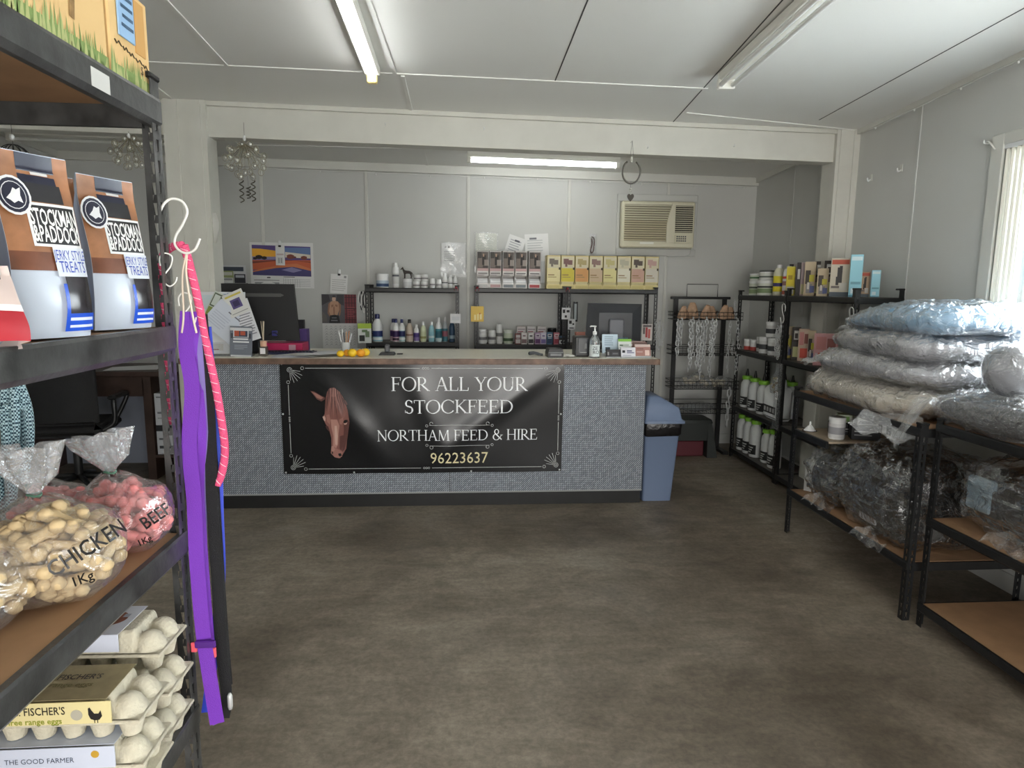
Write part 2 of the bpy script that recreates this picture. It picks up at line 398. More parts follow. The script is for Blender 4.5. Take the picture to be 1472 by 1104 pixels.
# cornices, skirting
def sloped_bar(name, x0, x1, y0, y1, h, off=0.0, m=M_TRIM):
    c = [(x0, y0), (x1, y0), (x1, y1), (x0, y1)]
    return struct(MB().add([(x, y, zc(x, y)-off-h) for x, y in c]+[(x, y, zc(x, y)-off) for x, y in c],
        [(0,3,2,1),(4,5,6,7),(0,1,5,4),(1,2,6,5),(2,3,7,6),(3,0,4,7)]).build(name, m))
sloped_bar('trim_1', XL, XR, YB-0.035, YB, 0.075, 0.0)
sloped_bar('trim_2', XR-0.03, XR, YF_, 4.88, 0.035, 0.0)
sloped_bar('trim_3', XR-0.03, XR, 5.06, YB-0.035, 0.05, 0.0)
sloped_bar('trim_4', XL, XL+0.03, 5.06, YB-0.035, 0.06, 0.0)
struct(MB().box(XR-0.015, XR, 0, YB, 0, 0.10).build('baseboard_right', M_WALL))
struct(MB().box(XL, XR-0.015, YB-0.015, YB, 0, 0.10).build('baseboard_back', M_WALL))

# beam across the room, carried on two posts
c = [(XL, 4.92), (XR, 4.92), (XR, 5.05), (XL, 5.05)]
beam = struct(MB().add([(x, y, 2.605-0.0145*x) for x, y in c]+[(x, y, zc(x, y)+0.01) for x, y in c],
    [(0,3,2,1),(4,5,6,7),(0,1,5,4),(1,2,6,5),(2,3,7,6),(3,0,4,7)]).build('ceiling_beam', M_POST))
tag(beam, 'deep cream painted beam spanning the room under the ceiling', 'beam', kind='structure')
sloped_bar('trim_5', -1.78, 2.78, 4.895, 4.92, 0.03, 0.0, M_POST)
def post(name, x0, x1, lines, label):
    t = MB().box(x0, x1, 4.885, 5.07, 0, zc(x0, 4.9)).build(name, M_POST)
    tag(t, label, 'post', kind='structure')
    for a, b in lines: MB().box(a, b, 4.878, 4.887, 0, zc(x0, 4.9)-0.005).build('cover_strip', M_POST, t)
post('timber_post', -2.06, -1.775, [(-2.06, -1.965), (-1.90, -1.81)], 'cream boarded timber post beside the near shelf, carrying the beam')
post('timber_post', 2.775, 2.95, [(2.80, 2.87), (2.905, 2.95)], 'cream boarded post in the corner where the beam meets the window wall')
for x, z in ((-0.55, 2.74), (0.15, 2.73), (2.0, 2.66), (1.35, 2.63)):
    tag(MB().tube([(x, 4.925, z), (x, 4.90, z), (x, 4.895, z+0.012)], 0.0025, 6).build('beam_nail', M_CHROME, None),
        {-0.55: 'small nail in the beam above the bottle shelf', 0.15: 'bent nail in the beam above the lit rear tube', 2.0: 'small nail in the beam right of the horseshoe', 1.35: 'little nail low on the beam above the horseshoe'}[x], 'nail')

# window_1: architrave, sliding frame, panes, gathered vertical blind
M_ALU = mat('white_aluminium', (222, 224, 224), 0.35)
w = struct(thing('window_1', 'white framed window with vertical blinds in the right wall', 'window'))
A = 0.085
for nm, b in (('architrave', (XR-0.02, XR, WY1, WY1+A, WZ0-A, WZ1+A*0.75)), ('architrave', (XR-0.02, XR, WY0-A, WY0, WZ0-A, WZ1+A*0.75)),
              ('architrave', (XR-0.02, XR, WY0, WY1, WZ1, WZ1+A*0.75)), ('window_sill', (XR-0.05, XR, WY0-A, WY1+A, WZ0-0.05, WZ0))):
    MB().rbox(*b, 0.004).build(nm, M_TRIM, w)
mb = MB()
for y0, y1 in ((WY0, WY0+0.05), (2.32, 2.38), (WY1-0.05, WY1)): mb.box(XR+0.03, XR+0.08, y0, y1, WZ0, WZ1)
for z0, z1 in ((WZ0, WZ0+0.05), (WZ1-0.05, WZ1)): mb.box(XR+0.03, XR+0.08, WY0, WY1, z0, z1)
mb.build('sash_frame', M_ALU, w)
for y0, y1 in ((WY0+0.05, 2.32), (2.38, WY1-0.05)):
    MB().box(XR+0.052, XR+0.056, y0, y1, WZ0+0.05, WZ1-0.05).build('pane', mat('window_glass', (245, 250, 250), 0.02, trans=1.0), w)
M_BLIND = mat('cream_blind', (236, 234, 222), 0.6)
for i in range(5):
    MB().rbox(XR-0.015, XR+0.022, WY1-0.030-i*0.034, WY1-0.010-i*0.034, WZ0+0.02, WZ1-0.02, 0.008).build('blind_slat', M_BLIND, w, rot=(0,0,0))
MB().box(XR-0.012, XR+0.02, WY0, WY1, WZ1-0.022, WZ1).build('blind_track', M_ALU, w)
t = thing('tie_back', 'white ribbon looped over a hook beside the window frame', 'tie', (2.935, 3.62, 2.43))
MB().tube(spline([(0.014,0,0),(-0.02,0.0,0.002),(-0.022,0,0.02)]), 0.004, 6).build('hook', M_WIREW, t, True)
MB().tube(spline([(-0.012,0,0.005),(-0.02,-0.03,0.006),(-0.016,-0.055,-0.02),(-0.012,-0.075,-0.045)]), 0.008, 6, flat=0.3).build('ribbon', M_WIREW, t, True)
for y, z, lb in ((4.70, 2.415, 'white adhesive hook on the window wall, the one closer to the post'), (4.37, 2.425, 'white adhesive hook on the window wall, the one closer to the window')):
    t = thing('wall_hook', lb, 'hook', (XR, y, z), group='hooks on the window wall')
    MB().rbox(-0.006, 0, -0.014, 0.014, -0.02, 0.03, 0.004).build('backplate', M_TRIM, t)
    MB().tube(spline([(-0.004,0,-0.006),(-0.022,0,-0.018),(-0.03,0,-0.008),(-0.03,0,0.004)]), 0.005, 6).build('prong', M_WHITE, t, True)

# ------------------------------------------------------------------ fluorescent battens
M_TUBE_ON = mat('lit_tube', (255, 255, 250), 0.3, emit=((250, 253, 255), 12.0))
M_TUBE_OFF = mat('unlit_tube', (225, 226, 222), 0.25)
M_BATTEN = mat('batten_enamel', (225, 224, 215), 0.4)
M_YELLOWED = mat('yellowed_plastic', (226, 206, 140), 0.5)
def batten(label, loc, rotz, L, lit, n_tubes=1, slope=0.0):
    t = thing('fluorescent_light', label, 'light', loc, group='fluorescent battens on the ceiling', rot=(0, .045, rotz) if rotz else (-.045, .015, 0))
    MB().rbox(-L/2, L/2, -0.045, 0.045, -0.052, 0.0, 0.008).build('body', M_BATTEN, t)
    for k in range(n_tubes):
        y = 0 if n_tubes == 1 else (-0.035 if k == 0 else 0.035)
        s = MB()
        q = len(s.v); s.lathe([(0.0135, -L/2+0.035), (0.0135, L/2-0.035)], 14); s.xf(Matrix.Translation((0, y, -0.078)) @ Matrix.Rotation(PI/2, 4, 'Y'), q)
        s.build('tube', M_TUBE_ON if lit else M_TUBE_OFF, t, 50)
    for sx in (-1, 1):
        MB().rbox(sx*(L/2-0.018)-0.018, sx*(L/2-0.018)+0.018, -0.03 if n_tubes == 1 else -0.05, 0.03 if n_tubes == 1 else 0.05, -0.098, -0.045, 0.006).build('lamp_holder', M_YELLOWED if lit == 2 else M_BATTEN, t)
    return t
batten('lit fluorescent tube with yellowed end holders on the main ceiling', (-0.53, 3.50, zc(-0.53, 3.5)-0.006), PI/2, 1.22, 2, slope=0)
batten('unlit twin tube batten on the main ceiling near the window', (1.52, 3.30, zc(1.52, 3.3)-0.006), PI/2, 1.25, 0, 2)
batten('lit fluorescent tube over the area behind the counter, above the shelves', (0.715, 5.98, zc(0.7, 5.98)-0.002), 0, 1.36, 1)
batten('unlit fluorescent batten over the desk, seen through the near shelf', (-3.05, 5.85, zc(-3.1, 5.85)-0.002), 0, 1.3, 0)

# ================================================================== boltless shelving
_up = {}
def upright_mesh(h, m, fw=0.036):
    """L-section post with rows of tapered keyhole slots; corner at the origin, flanges along +x and +y"""
    k = (round(h, 3), m.name)
    if k in _up: return _up[k]
    pitch = 0.040; n = int((h-0.03)/pitch); t = 0.0018; mb = MB()
    def flange(tf):
        for off in (0.0, t):
            def q(pts): mb.poly([tf(u, v, off) for u, v in pts])
            c0, c1 = fw*0.34, fw*0.68
            q([(0,0),(c0,0),(c0,h),(0,h)]); q([(c1,0),(fw,0),(fw,h),(c1,h)])
            z = 0.0
            for i in range(n):
                a = 0.02+i*pitch; b = a+0.024
                q([(c0,z),(c1,z),(c1-0.0035,a),(c0+0.0035,a)]) if i == 0 else q([(c0,z),(c1,z),(c1-0.0035,a),(c0+0.0035,a)])
                q([(c0,a),(c0+0.0035,a),(c0,b)]); q([(c1,a),(c1,b),(c1-0.0035,a)])
                z = b
            q([(c0,z),(c1,z),(c1,h),(c0,h)])
        mb.poly([tf(0,h,0), tf(fw,h,0), tf(fw,h,t), tf(0,h,t)])
        mb.poly([tf(fw,0,0), tf(fw,h,0), tf(fw,h,t), tf(fw,0,t)])
    flange(lambda u, v, o: (u, o, v)); flange(lambda u, v, o: (o, u, v))
    _up[k] = mb.mesh('upright', m); return _up[k]
def shelf_unit(label, loc, rotz, W, D, H, levels, beam=0.045, board=M_MDF, steel=M_STEEL, hidden_back=False, tops=None, name='shelf_unit'):
    """front face on local y=0, width along local x from 0 to W; levels = board top heights"""
    t = thing(name, label, 'shelf', loc, rotz)
    me = upright_mesh(H, steel)
    for (x, y, r) in ((0, 0, 0), (W, 0, PI/2), (W, D, PI), (0, D, -PI/2)):
        u = obj('upright', me, t, (x, y, 0), (0, 0, r))
        MB().rbox(-0.003, 0.04, -0.003, 0.04, H-0.006, H+0.006, 0.003).build('post_cap', M_BLACK, u)
    for z in levels:
        b = beam
        # front and back rails with a rolled step, two end rails
        prof = [(0.004, z-b), (0.016, z-b), (0.016, z-b*0.45), (0.022, z-b*0.3), (0.022, z-0.010), (0.010, z-0.010), (0.010, z), (-0.002, z), (-0.004, z-0.006), (-0.004, z-b+0.01)]
        for y0, s in ((0, 1), (D, -1)):
            mb = MB(); n = len(prof)
            mb.add([(0.002, y0+s*p, q) for p, q in prof]+[(W-0.002, y0+s*p, q) for p, q in prof],
                   [tuple(range(n)), tuple(range(2*n-1, n-1, -1))]+[(i, (i+1) % n, n+(i+1) % n, n+i) for i in range(n)])
            mb.build('rail', steel, t)
        for x0, x1 in ((0.002, 0.014), (W-0.014, W-0.002)): MB().box(x0, x1, 0.03, D-0.03, z-b, z-0.004).build('rail', steel, t)
        MB().box(0.016, W-0.016, 0.012, D-0.012, z-0.014, z-0.002).build('shelf_board', board, t)
    return t
M_SHEEN_SCUFF = mat('sheen_scuff_powdercoat', (64, 65, 65), 0.33, noise=(16, 0.55, 8), bump=(60, 0.08))  # lighter steel: light sheen on the rails painted in, broken up by scuffs
RZ_R = -PI/2      # units on the right wall face -x, width runs towards the camera
M_DBOARD = mat('grey_shelf_board', (92, 88, 82), 0.6, noise=(12, 0.1))
shelf_unit('black boltless shelf standing just inside the aisle, loaded with treat bags and eggs', (-0.60, -0.42, 0), PI/2, 1.83, 0.46, 2.0, (0.22, 0.665, 1.075, 1.517, 1.962), beam=0.055, steel=M_SHEEN_SCUFF)
shelf_unit('black shelf of shampoo bottles and white tubs behind the counter', (-0.915, 6.24, 0), 0, 0.875, 0.34, 1.62, (0.10, 0.55, 1.085, 1.596), board=M_DBOARD)
shelf_unit('black shelf with white photo display boxes on top, behind the counter', (0.11, 6.24, 0), 0, 0.875, 0.34, 1.62, (0.10, 0.55, 1.066, 1.602), board=M_DBOARD)
shelf_unit('black shelf behind the small monitor, under the gold display boxes', (0.990, 6.24, 0), 0, 0.88, 0.34, 1.62, (0.10, 0.55, 1.066, 1.602), board=M_DBOARD)
shelf_unit('tall black shelf of green capped drench bottles in the far corner', (2.60, 6.075, 0), RZ_R, 0.93, 0.34, 1.60, (0.085, 0.505, 1.05, 1.56), board=M_DBOARD)
shelf_unit('tall black shelf topped with dog treatment cartons, against the window wall', (2.60, 5.135, 0), RZ_R, 0.93, 0.34, 1.62, (0.085, 0.505, 1.05, 1.565), board=M_DBOARD)
shelf_unit('low black shelf carrying the pale stack of wrapped pet beds', (2.155, 4.07, 0), RZ_R, 1.20, 0.60, 0.985, (0.30, 0.965))
shelf_unit('low black shelf under the dark wrapped mattress with an empty bottom board', (2.20, 2.835, 0), RZ_R, 1.25, 0.60, 1.02, (0.115, 0.545, 1.0))

# ================================================================== service counter
ct = thing('service_counter', 'long shop counter clad in grey diamond weave with black kickboard', 'counter', (0, 4.70, 0))
MB().box(-1.93, 1.345, 0.0, 0.62, 0.10, 1.062).build('cladding_panel', M_CLAD, ct)
for x in (-0.10,):
    MB().box(x-0.003, x+0.003, -0.002, 0.004, 0.10, 1.06).build('cladding_joint', mat('cladding_joint', (88, 92, 95), 0.6), ct)
MB().box(-1.93, 1.335, 0.004, 0.60, 0.0, 0.10).build('kickboard', mat('black_kickboard', (22, 23, 23), 0.5, noise=(9, 0.3)), ct)
MB().box(-1.93, 1.345, -0.006, 0.002, 0.098, 0.108).build('cladding_edge', mat('frayed_edge', (150, 152, 150), 0.7), ct)
wt = thing('worktop', 'pale laminate worktop with dark timber edging on the counter', 'worktop', (0, 4.66, 1.062))
MB().rbox(-1.97, 1.425, 0.012, 0.76, 0.0, 0.040, 0.003).build('laminate_top', mat('cream_laminate', (220, 216, 202), 0.32, noise=(20, 0.05)), wt)
MB().rbox(-1.97, 1.425, 0.0, 0.014, -0.004, 0.038, 0.003).build('front_edging', mat('timber_edging', (112, 88, 74), 0.5, noise=(16, 0.35)), wt)
MB().rbox(1.424, 1.437, 0.0, 0.76, -0.004, 0.038, 0.003).build('end_edging', mat('timber_edging'), wt)

# ------------------------------------------------------------------ banner
BX0, BX1, BZ0, BZ1 = -1.293, 0.735, 0.257, 1.070
def bwave(x, z):
    u = (x-BX0)/(BX1-BX0); v = (z-BZ0)/(BZ1-BZ0)
    d = 0.010*math.sin(u*PI)*math.sin(v*PI)
    d += 0.006*math.sin((u*5.0+v*2.0))*math.sin(v*PI) + 0.004*math.sin(u*13-v*5)*v*(1-v)*2
    d += 0.014*math.exp(-((u-0.10-0.28*(1-v))/0.06)**2)*math.sin(v*PI)         # slack folds from the tied corners
    d += 0.017*math.exp(-((u-0.97+0.5*(1-v))/0.06)**2)*v*(1-v)*3
    d += 0.013*math.exp(-((u-0.45-0.15*(1-v))/0.05)**2)*v*(1-v)*3
    return 4.694 - 0.004 - d
def sag(u): return -0.006*math.sin(u*PI*3)**2
bn = thing('advertising_banner', 'black vinyl banner with a horse head tied across the counter front', 'banner', (0,0,0))
def bpt(u, v):
    x = lerp(BX0, BX1, u)+(0.0 if u < 0.5 else -0.008*(1-v)); z = lerp(BZ0, BZ1, v)+sag(u)*(1 if v > 0.5 else 0.5)
    return (x, bwave(x, z), z)
mb = MB(); mb.grid(bpt, 220, 90); s = len(mb.v)
mb.grid(lambda u, v: (bpt(u, v)[0], bpt(u, v)[1]+0.0018, bpt(u, v)[2]), 110, 45)
M_BAN = mat('black_vinyl', (24, 25, 28), 0.24, spec=0.5)
mb.build('vinyl_sheet', M_BAN, bn, True)
def on_banner(p, off=0.0022):
    off += 0.0012
    return (p[0], bwave(p[0], p[2])-off, p[2])
# own serif capitals, drawn as strokes with thick and thin parts (cap height 1)
def serif_glyph(ch):
    P = []; TK, TN, SF = 0.105, 0.045, 0.035
    def bar(x0, y0, x1, y1, w0, w1=None):
        w1 = w0 if w1 is None else w1; d = Vector((x1-x0, y1-y0)); n = Vector((-d.y, d.x)).normalized()
        P.append([(x0-n.x*w0/2, y0-n.y*w0/2), (x1-n.x*w1/2, y1-n.y*w1/2), (x1+n.x*w1/2, y1+n.y*w1/2), (x0+n.x*w0/2, y0+n.y*w0/2)])
    def ser(x, y, w=0.24): P.append([(x-w/2, y-SF/2), (x+w/2, y-SF/2), (x+w/2, y+SF/2), (x-w/2, y+SF/2)])
    def vser(x, y, h, d):
        P.append([(x-0.018, y), (x+0.018, y), (x+0.018+d*0.02, y+h), (x-0.018+d*0.02, y+h)])
    def stem(x, w=TK, s0=True, s1=True):
        bar(x, 0.01, x, 0.99, w)
        if s0: ser(x, 0.017)
        if s1: ser(x, 0.983)
    def arc(cx, cy, rx, ry, a0, a1, tk=TK, tn=TN, n=18, ph=0.0):
        for i in range(n):
            q = []
            for a in (a0+(a1-a0)*i/n, a0+(a1-a0)*(i+1)/n):
                th = tn+(tk-tn)*abs(math.cos(a+ph))**1.5; q.append((math.cos(a), math.sin(a), th))
            (c0, s0, t0), (c1, s1, t1) = q
            P.append([(cx+(rx-t0)*c0, cy+(ry-t0)*s0), (cx+rx*c0, cy+ry*s0), (cx+rx*c1, cy+ry*s1), (cx+(rx-t1)*c1, cy+(ry-t1)*s1)])
    d = math.radians
    if ch == 'F': stem(.14); bar(.14,.975,.56,.975,TN); vser(.55,.76,.22,1); bar(.14,.52,.45,.52,TN); vser(.44,.43,.18,0); return P, .62
    if ch == 'E': stem(.14); bar(.14,.975,.57,.975,TN); vser(.56,.78,.2,1); bar(.14,.52,.46,.52,TN); vser(.45,.43,.18,0); bar(.14,.025,.60,.025,TN); vser(.59,.02,.2,1); return P, .68
    if ch == 'L': stem(.14); bar(.14,.025,.57,.025,TN); vser(.56,.02,.22,1); return P, .63
    if ch == 'T': stem(.36, s1=False); bar(.03,.975,.69,.975,TN); vser(.04,.78,.2,-1); vser(.67,.78,.2,1); return P, .72
    if ch == 'I': stem(.16); return P, .32
    if ch == 'H': stem(.15); stem(.71); bar(.15,.51,.71,.51,TN); return P, .86
    if ch == 'O': arc(.46,.5,.44,.52,0,2*PI,n=36,ph=.2); return P, .92
    if ch == 'C': arc(.46,.5,.44,.52,d(42),d(322),n=30); vser(.78,.72,.2,0); return P, .86
    if ch == 'D': stem(.14); bar(.14,.975,.38,.975,TN); bar(.14,.025,.38,.025,TN); arc(.36,.5,.46,.497,-PI/2,PI/2); return P, .86
    if ch == 'R': stem(.14); bar(.14,.975,.34,.975,TN); bar(.14,.48,.34,.48,TN); arc(.32,.728,.25,.27,-PI/2,PI/2); bar(.30,.47,.70,.03,TK); ser(.72,.017,.16); return P, .76
    if ch == 'A': bar(.12,.02,.40,1.0,TN); bar(.40,1.0,.70,.02,TK); bar(.22,.36,.60,.36,TN); ser(.11,.017,.22); ser(.71,.017,.26); return P, .82
    if ch == 'Y': bar(.10,.98,.38,.47,TK); bar(.64,.98,.38,.47,TN); bar(.38,.02,.38,.5,TK); ser(.38,.017); ser(.10,.983,.24); ser(.65,.983,.2); return P, .74
    if ch == 'U': bar(.15,.30,.15,.98,TK); bar(.66,.30,.66,.98,TN); ser(.15,.983,.24); ser(.66,.983,.22); arc(.395,.32,.295,.33,PI,2*PI); return P, .80
    if ch == 'S': arc(.29,.745,.23,.27,d(35),d(255),tn=.05); arc(.30,.265,.25,.28,d(-145),d(75),tn=.05); bar(.20,.55,.42,.47,TK,TK); vser(.47,.76,.19,0); vser(.07,.05,.19,0); return P, .58
    if ch == 'K': stem(.14); bar(.60,.97,.20,.50,TN); bar(.26,.56,.66,.03,TK); ser(.61,.983,.2); ser(.68,.017,.22); return P, .77
    if ch == 'N': bar(.14,.02,.14,.98,TN); bar(.12,.99,.72,.02,TK); bar(.72,.02,.72,.98,TN); ser(.14,.017,.2); ser(.72,.983,.2); ser(.10,.983,.14); return P, .86
    if ch == 'M': bar(.12,.02,.16,.98,TN); bar(.16,.98,.48,.03,TK); bar(.48,.03,.80,.98,TN); bar(.82,.98,.86,.02,TK); ser(.12,.017,.2); ser(.86,.017,.24); return P, .98
    if ch == '&': arc(.36,.77,.20,.25,0,2*PI,tk=.085,n=24); arc(.34,.28,.30,.30,d(70),d(330),tk=.1,n=24); bar(.24,.62,.78,.03,TK); bar(.60,.12,.76,.46,TN); ser(.77,.47,.2); return P, .84
    return P, .34
def serif_line(mb, s, x0, x1, z0, h, m=0):
    w = sum(serif_glyph(c)[1] for c in s); sx = (x1-x0)/w; x = x0
    for c in s:
        P, adv = serif_glyph(c)
        for q in P: mb.poly([on_banner((x+px*sx, 0, z0+pz*h)) for px, pz in q], m)
        x += adv*sx
mb = MB()
serif_line(mb, 'FOR ALL YOUR', -0.516, 0.463, 0.865, 0.100)
serif_line(mb, 'STOCKFEED', -0.425, 0.364, 0.701, 0.098)
serif_line(mb, 'NORTHAM FEED & HIRE', -0.622, 0.546, 0.500, 0.080)
mb.build('lettering', mat('white_ink', (238, 240, 242), 0.4), bn)
mb = MB(); s = len(mb.v)
mb.text('96223637', 0.118, facing(-0.031, 0, 0.364), sx=0.90)
mb.fn(on_banner, s); mb.build('lettering', mat('cream_ink', (226, 214, 170), 0.4), bn)
# border rules, fan corners and the two scrolled dividers
mb = MB()
def rule(p, q, w=0.004):
    n = 24
    for i in range(n):
        a = Vector(p).lerp(Vector(q), i/n); b = Vector(p).lerp(Vector(q), (i+1)/n); d = (b-a).normalized(); k = Vector((-d.y, d.x))*w/2
        mb.poly([on_banner((r.x, 0, r.y)) for r in (a-k, b-k, b+k, a+k)])
def ring(cx, cz, r, w=0.003, a0=0, a1=2*PI, n=14):
    for i in range(n):
        a = a0+(a1-a0)*i/n; b = a0+(a1-a0)*(i+1)/n
        mb.poly([on_banner((cx+rr*math.cos(t), 0, cz+rr*math.sin(t))) for rr, t in ((r-w, a), (r, a), (r, b), (r-w, b))])
LX, RX, TZ, LZ = -1.236, 0.698, 1.029, 0.294
mx = (LX+RX)/2; mz = (TZ+LZ)/2
for z in (TZ, LZ):
    rule((LX+0.12, z), (mx-0.04, z)); rule((mx+0.04, z), (RX-0.12, z))
    for k in (-1, 0, 1): ring(mx+k*0.017, z, 0.008)
for x in (LX, RX):
    rule((x, LZ+0.12), (x, mz-0.03)); rule((x, mz+0.03), (x, TZ-0.12))
    for k in (-1, 0, 1): ring(x, mz+k*0.014, 0.006)
for cx, cz, sx, sz in ((LX, TZ, 1, -1), (RX, TZ, -1, -1), (LX, LZ, 1, 1), (RX, LZ, -1, 1)):
    ring(cx+sx*0.012, cz+sz*0.012, 0.018); ring(cx+sx*0.012, cz+sz*0.012, 0.009)
    ring(cx+sx*0.10, cz, 0.012); ring(cx, cz+sz*0.10, 0.012)
    for a in (8, 24, 40, 56, 72, 86):
        a = math.radians(a); r1 = 0.095 if 20 < math.degrees(a) < 75 else 0.075
        rule((cx+sx*(0.012+0.022*math.cos(a)), cz+sz*(0.012+0.022*math.sin(a))), (cx+sx*(0.012+r1*math.cos(a)), cz+sz*(0.012+r1*math.sin(a))), 0.003)
for z, s in ((0.614, 1), (0.461, -1)):
    x0, x1 = -0.277, 0.222
    rule((x0+0.03, z), (x1-0.03, z), 0.003)
    for xx, k in ((x0, 1), (x1, -1)):
        ring(xx+k*0.045, z+s*0.012, 0.013, 0.003, 0, 1.6*PI if s > 0 else 2*PI); ring(xx+k*0.012, z-s*0.004, 0.010)
mb.build('border_print', mat('silver_ink', (188, 190, 188), 0.4), bn)
# the horse head print
def H(px, py): return (-1.314+(px)*0.000766*1.0, 1.075-(py)*0.000766)
def hz(pts): return [on_banner((H(x, y)[0], 0, H(x, y)[1])) for x, y in pts]
mb = MB()
def patch(pts, m, off=0.0022):
    # fan around the centroid so the print follows the slack vinyl
    c = (sum(p[0] for p in pts)/len(pts), sum(p[1] for p in pts)/len(pts))
    q = [(H(x, y)[0], 0, H(x, y)[1]) for x, y in pts]; cc = (H(*c)[0], 0, H(*c)[1])
    k = [on_banner(p, off) for p in q]; mid = [on_banner(((p[0]+cc[0])/2, 0, (p[2]+cc[2])/2), off) for p in q]; n = len(k)
    mb.add(k+mid+[on_banner(cc, off)], [(i, (i+1) % n, n+(i+1) % n, n+i) for i in range(n)]+[(n+i, n+(i+1) % n, 2*n) for i in range(n)], m)
patch([(478,245),(520,240),(570,280),(610,350),(640,450),(655,560),(640,660),(625,740),(615,820),(580,880),(555,915),(505,905),(470,860),(478,800),(480,720),(462,640),(430,580),(405,520),(425,490),(432,420),(440,340),(455,280)], 0)
patch([(300,270),(335,275),(400,315),(435,330),(432,350),(400,370),(360,350),(330,310)], 1, 0.0026)
patch([(312,280),(345,290),(400,322),(420,335),(395,350),(360,335),(335,305)], 2, 0.0029)
patch([(600,560),(640,540),(655,570),(640,660),(622,740),(600,830),(575,850),(590,740),(600,640)], 1, 0.0026)   # far cheek
patch([(480,540),(540,540),(560,600),(548,680),(540,780),(520,820),(495,790),(500,700),(485,620)], 3, 0.0027)   # long bright nose
patch([(515,600),(535,600),(540,700),(530,790),(515,780),(512,690)], 4, 0.0030)
patch([(475,825),(520,818),(560,838),(582,858),(572,900),(545,915),(505,905),(470,865)], 2, 0.0028)
patch([(478,800),(500,790),(512,830),(498,850),(474,838)], 3, 0.0029); patch([(560,700),(595,690),(590,770),(570,840),(552,820),(556,760)], 1, 0.0029); patch([(590,330),(612,350),(636,392),(630,408),(606,384)], 6, 0.0028); patch([(612,352),(626,364),(640,396),(632,402)], 1, 0.0030)
patch([(440,500),(468,490),(478,540),(470,590),(446,560)], 2, 0.0028); patch([(560,540),(596,520),(600,556),(580,590),(562,580)], 2, 0.0028); patch([(484,250),(530,246),(560,290),(520,330),(486,320)], 2, 0.0026)
patch([(540,868),(565,866),(570,890),(552,900),(540,885)], 5, 0.0031); patch([(480,850),(492,852),(490,875),(480,870)], 5, 0.0031)
patch([(598,558),(612,543),(632,540),(638,555),(620,570),(604,572)], 5, 0.0031); patch([(405,515),(425,505),(432,530),(428,560),(415,545)], 4, 0.0029)
patch([(600,575),(620,574),(634,566),(628,584),(608,590)], 4, 0.0030)
patch([(430,600),(455,605),(470,660),(455,650),(436,625)], 6, 0.0028)
for i, (x0, y0, x1, y1, w, m) in enumerate(((480,245,470,400,9,1),(500,240,492,470,10,6),(520,245,520,520,9,1),(540,255,560,500,10,6),(555,270,600,480,9,1),(575,290,620,470,8,6),(470,260,440,480,9,6),(490,300,455,500,7,2),(530,300,585,510,7,2),(510,330,510,540,6,2),(450,330,425,500,7,1),(505,250,478,540,6,1),(545,320,608,520,6,1),(525,360,545,560,5,6))):
    patch([(x0-w/2,y0),(x0+w/2,y0),((x0+x1)/2+w*0.7,(y0+y1)/2),(x1,y1),((x0+x1)/2-w*0.3,(y0+y1)/2)], m, 0.0030+0.00005*i)
mb.build('horse_print', [mat('chestnut_print', (138, 92, 84), 0.35), mat('chestnut_dark', (98, 62, 58), 0.35), mat('chestnut_mid', (164, 116, 106), 0.35), mat('chestnut_light', (182, 136, 124), 0.35),
    mat('blaze_print', (206, 172, 158), 0.35), mat('print_black', (18, 16, 17), 0.35), mat('chestnut_deep', (74, 44, 42), 0.35), mat('print_shadow', (37, 36, 39), 0.3)], bn)
for x, z in ((BX0+0.015, BZ1-0.012), (BX1-0.018, BZ1-0.016), (BX0+0.015, BZ0+0.012), (BX1-0.022, BZ0+0.012), (BX0+0.012, 0.70), (BX1-0.02, 0.69), (BX0+0.5, BZ0+0.008), (BX0+1.35, BZ0+0.008), (BX0+0.42, BZ1-0.008)):
    s = MB(); s.ball((0,0,0), 0.007, 0.004, 0.007, 10); s.build('fixing_screw', M_CHROME, bn, True, (x, bwave(x, z)-0.003, z))

# ================================================================== goods: builders
RND = random.Random(7)
def bands_mesh(mb, r, bands, h, m0, n=22, sx=1.0, sy=1.0):
    for i, (z0, z1, k) in enumerate(bands):
        s = len(mb.v); rr = r+0.0007+0.0002*i
        mb.lathe([(rr, z0*h), (rr, z1*h)], n, (0,0,0), k, sx, sy)
        # drop the end caps so that only the wrap remains
        mb.f.pop(); mb.mi.pop(); mb.f.pop(); mb.mi.pop()
def bottle(label, loc, h, r, body, cap, bands=(), cols=(), neck=0.45, cap_h=0.14, rotz=0.0, shoulder=0.66, sy=1.0, group=None, name='bottle', nozzle=None, text=None):
    t = thing(name, label, 'bottle', loc, rotz, group)
    hb = h*(1-cap_h)
    prof = [(r*0.90, 0), (r, 0.006), (r, hb*shoulder), (r*0.96, hb*(shoulder+0.10)), (r*(neck+0.25), hb*(shoulder+0.24)), (r*neck, hb*0.97), (r*neck, hb)]
    MB().lathe(prof, 20, sy=sy).build('body', body, t, 40)
    rc = r*neck*1.12
    MB().lathe([(rc, hb-0.002), (rc*1.02, hb+0.004), (rc*0.98, h*0.985), (rc*0.80, h)], 16).build('cap', cap, t, 40)
    if nozzle:
        MB().lathe([(rc*0.55, h-0.002), (rc*0.42, h+0.02), (rc*0.22, h+nozzle), (0, h+nozzle)], 10).build('nozzle', M_BLACK, t, 40)
    if bands:
        mb = MB(); bands_mesh(mb, r, [(a, b, i) for i, (a, b) in enumerate(bands)], hb*shoulder*1.0, 0, sy=sy)
        mb.build('label_print', [flat(*c) for c in cols], t, 40)
    return t
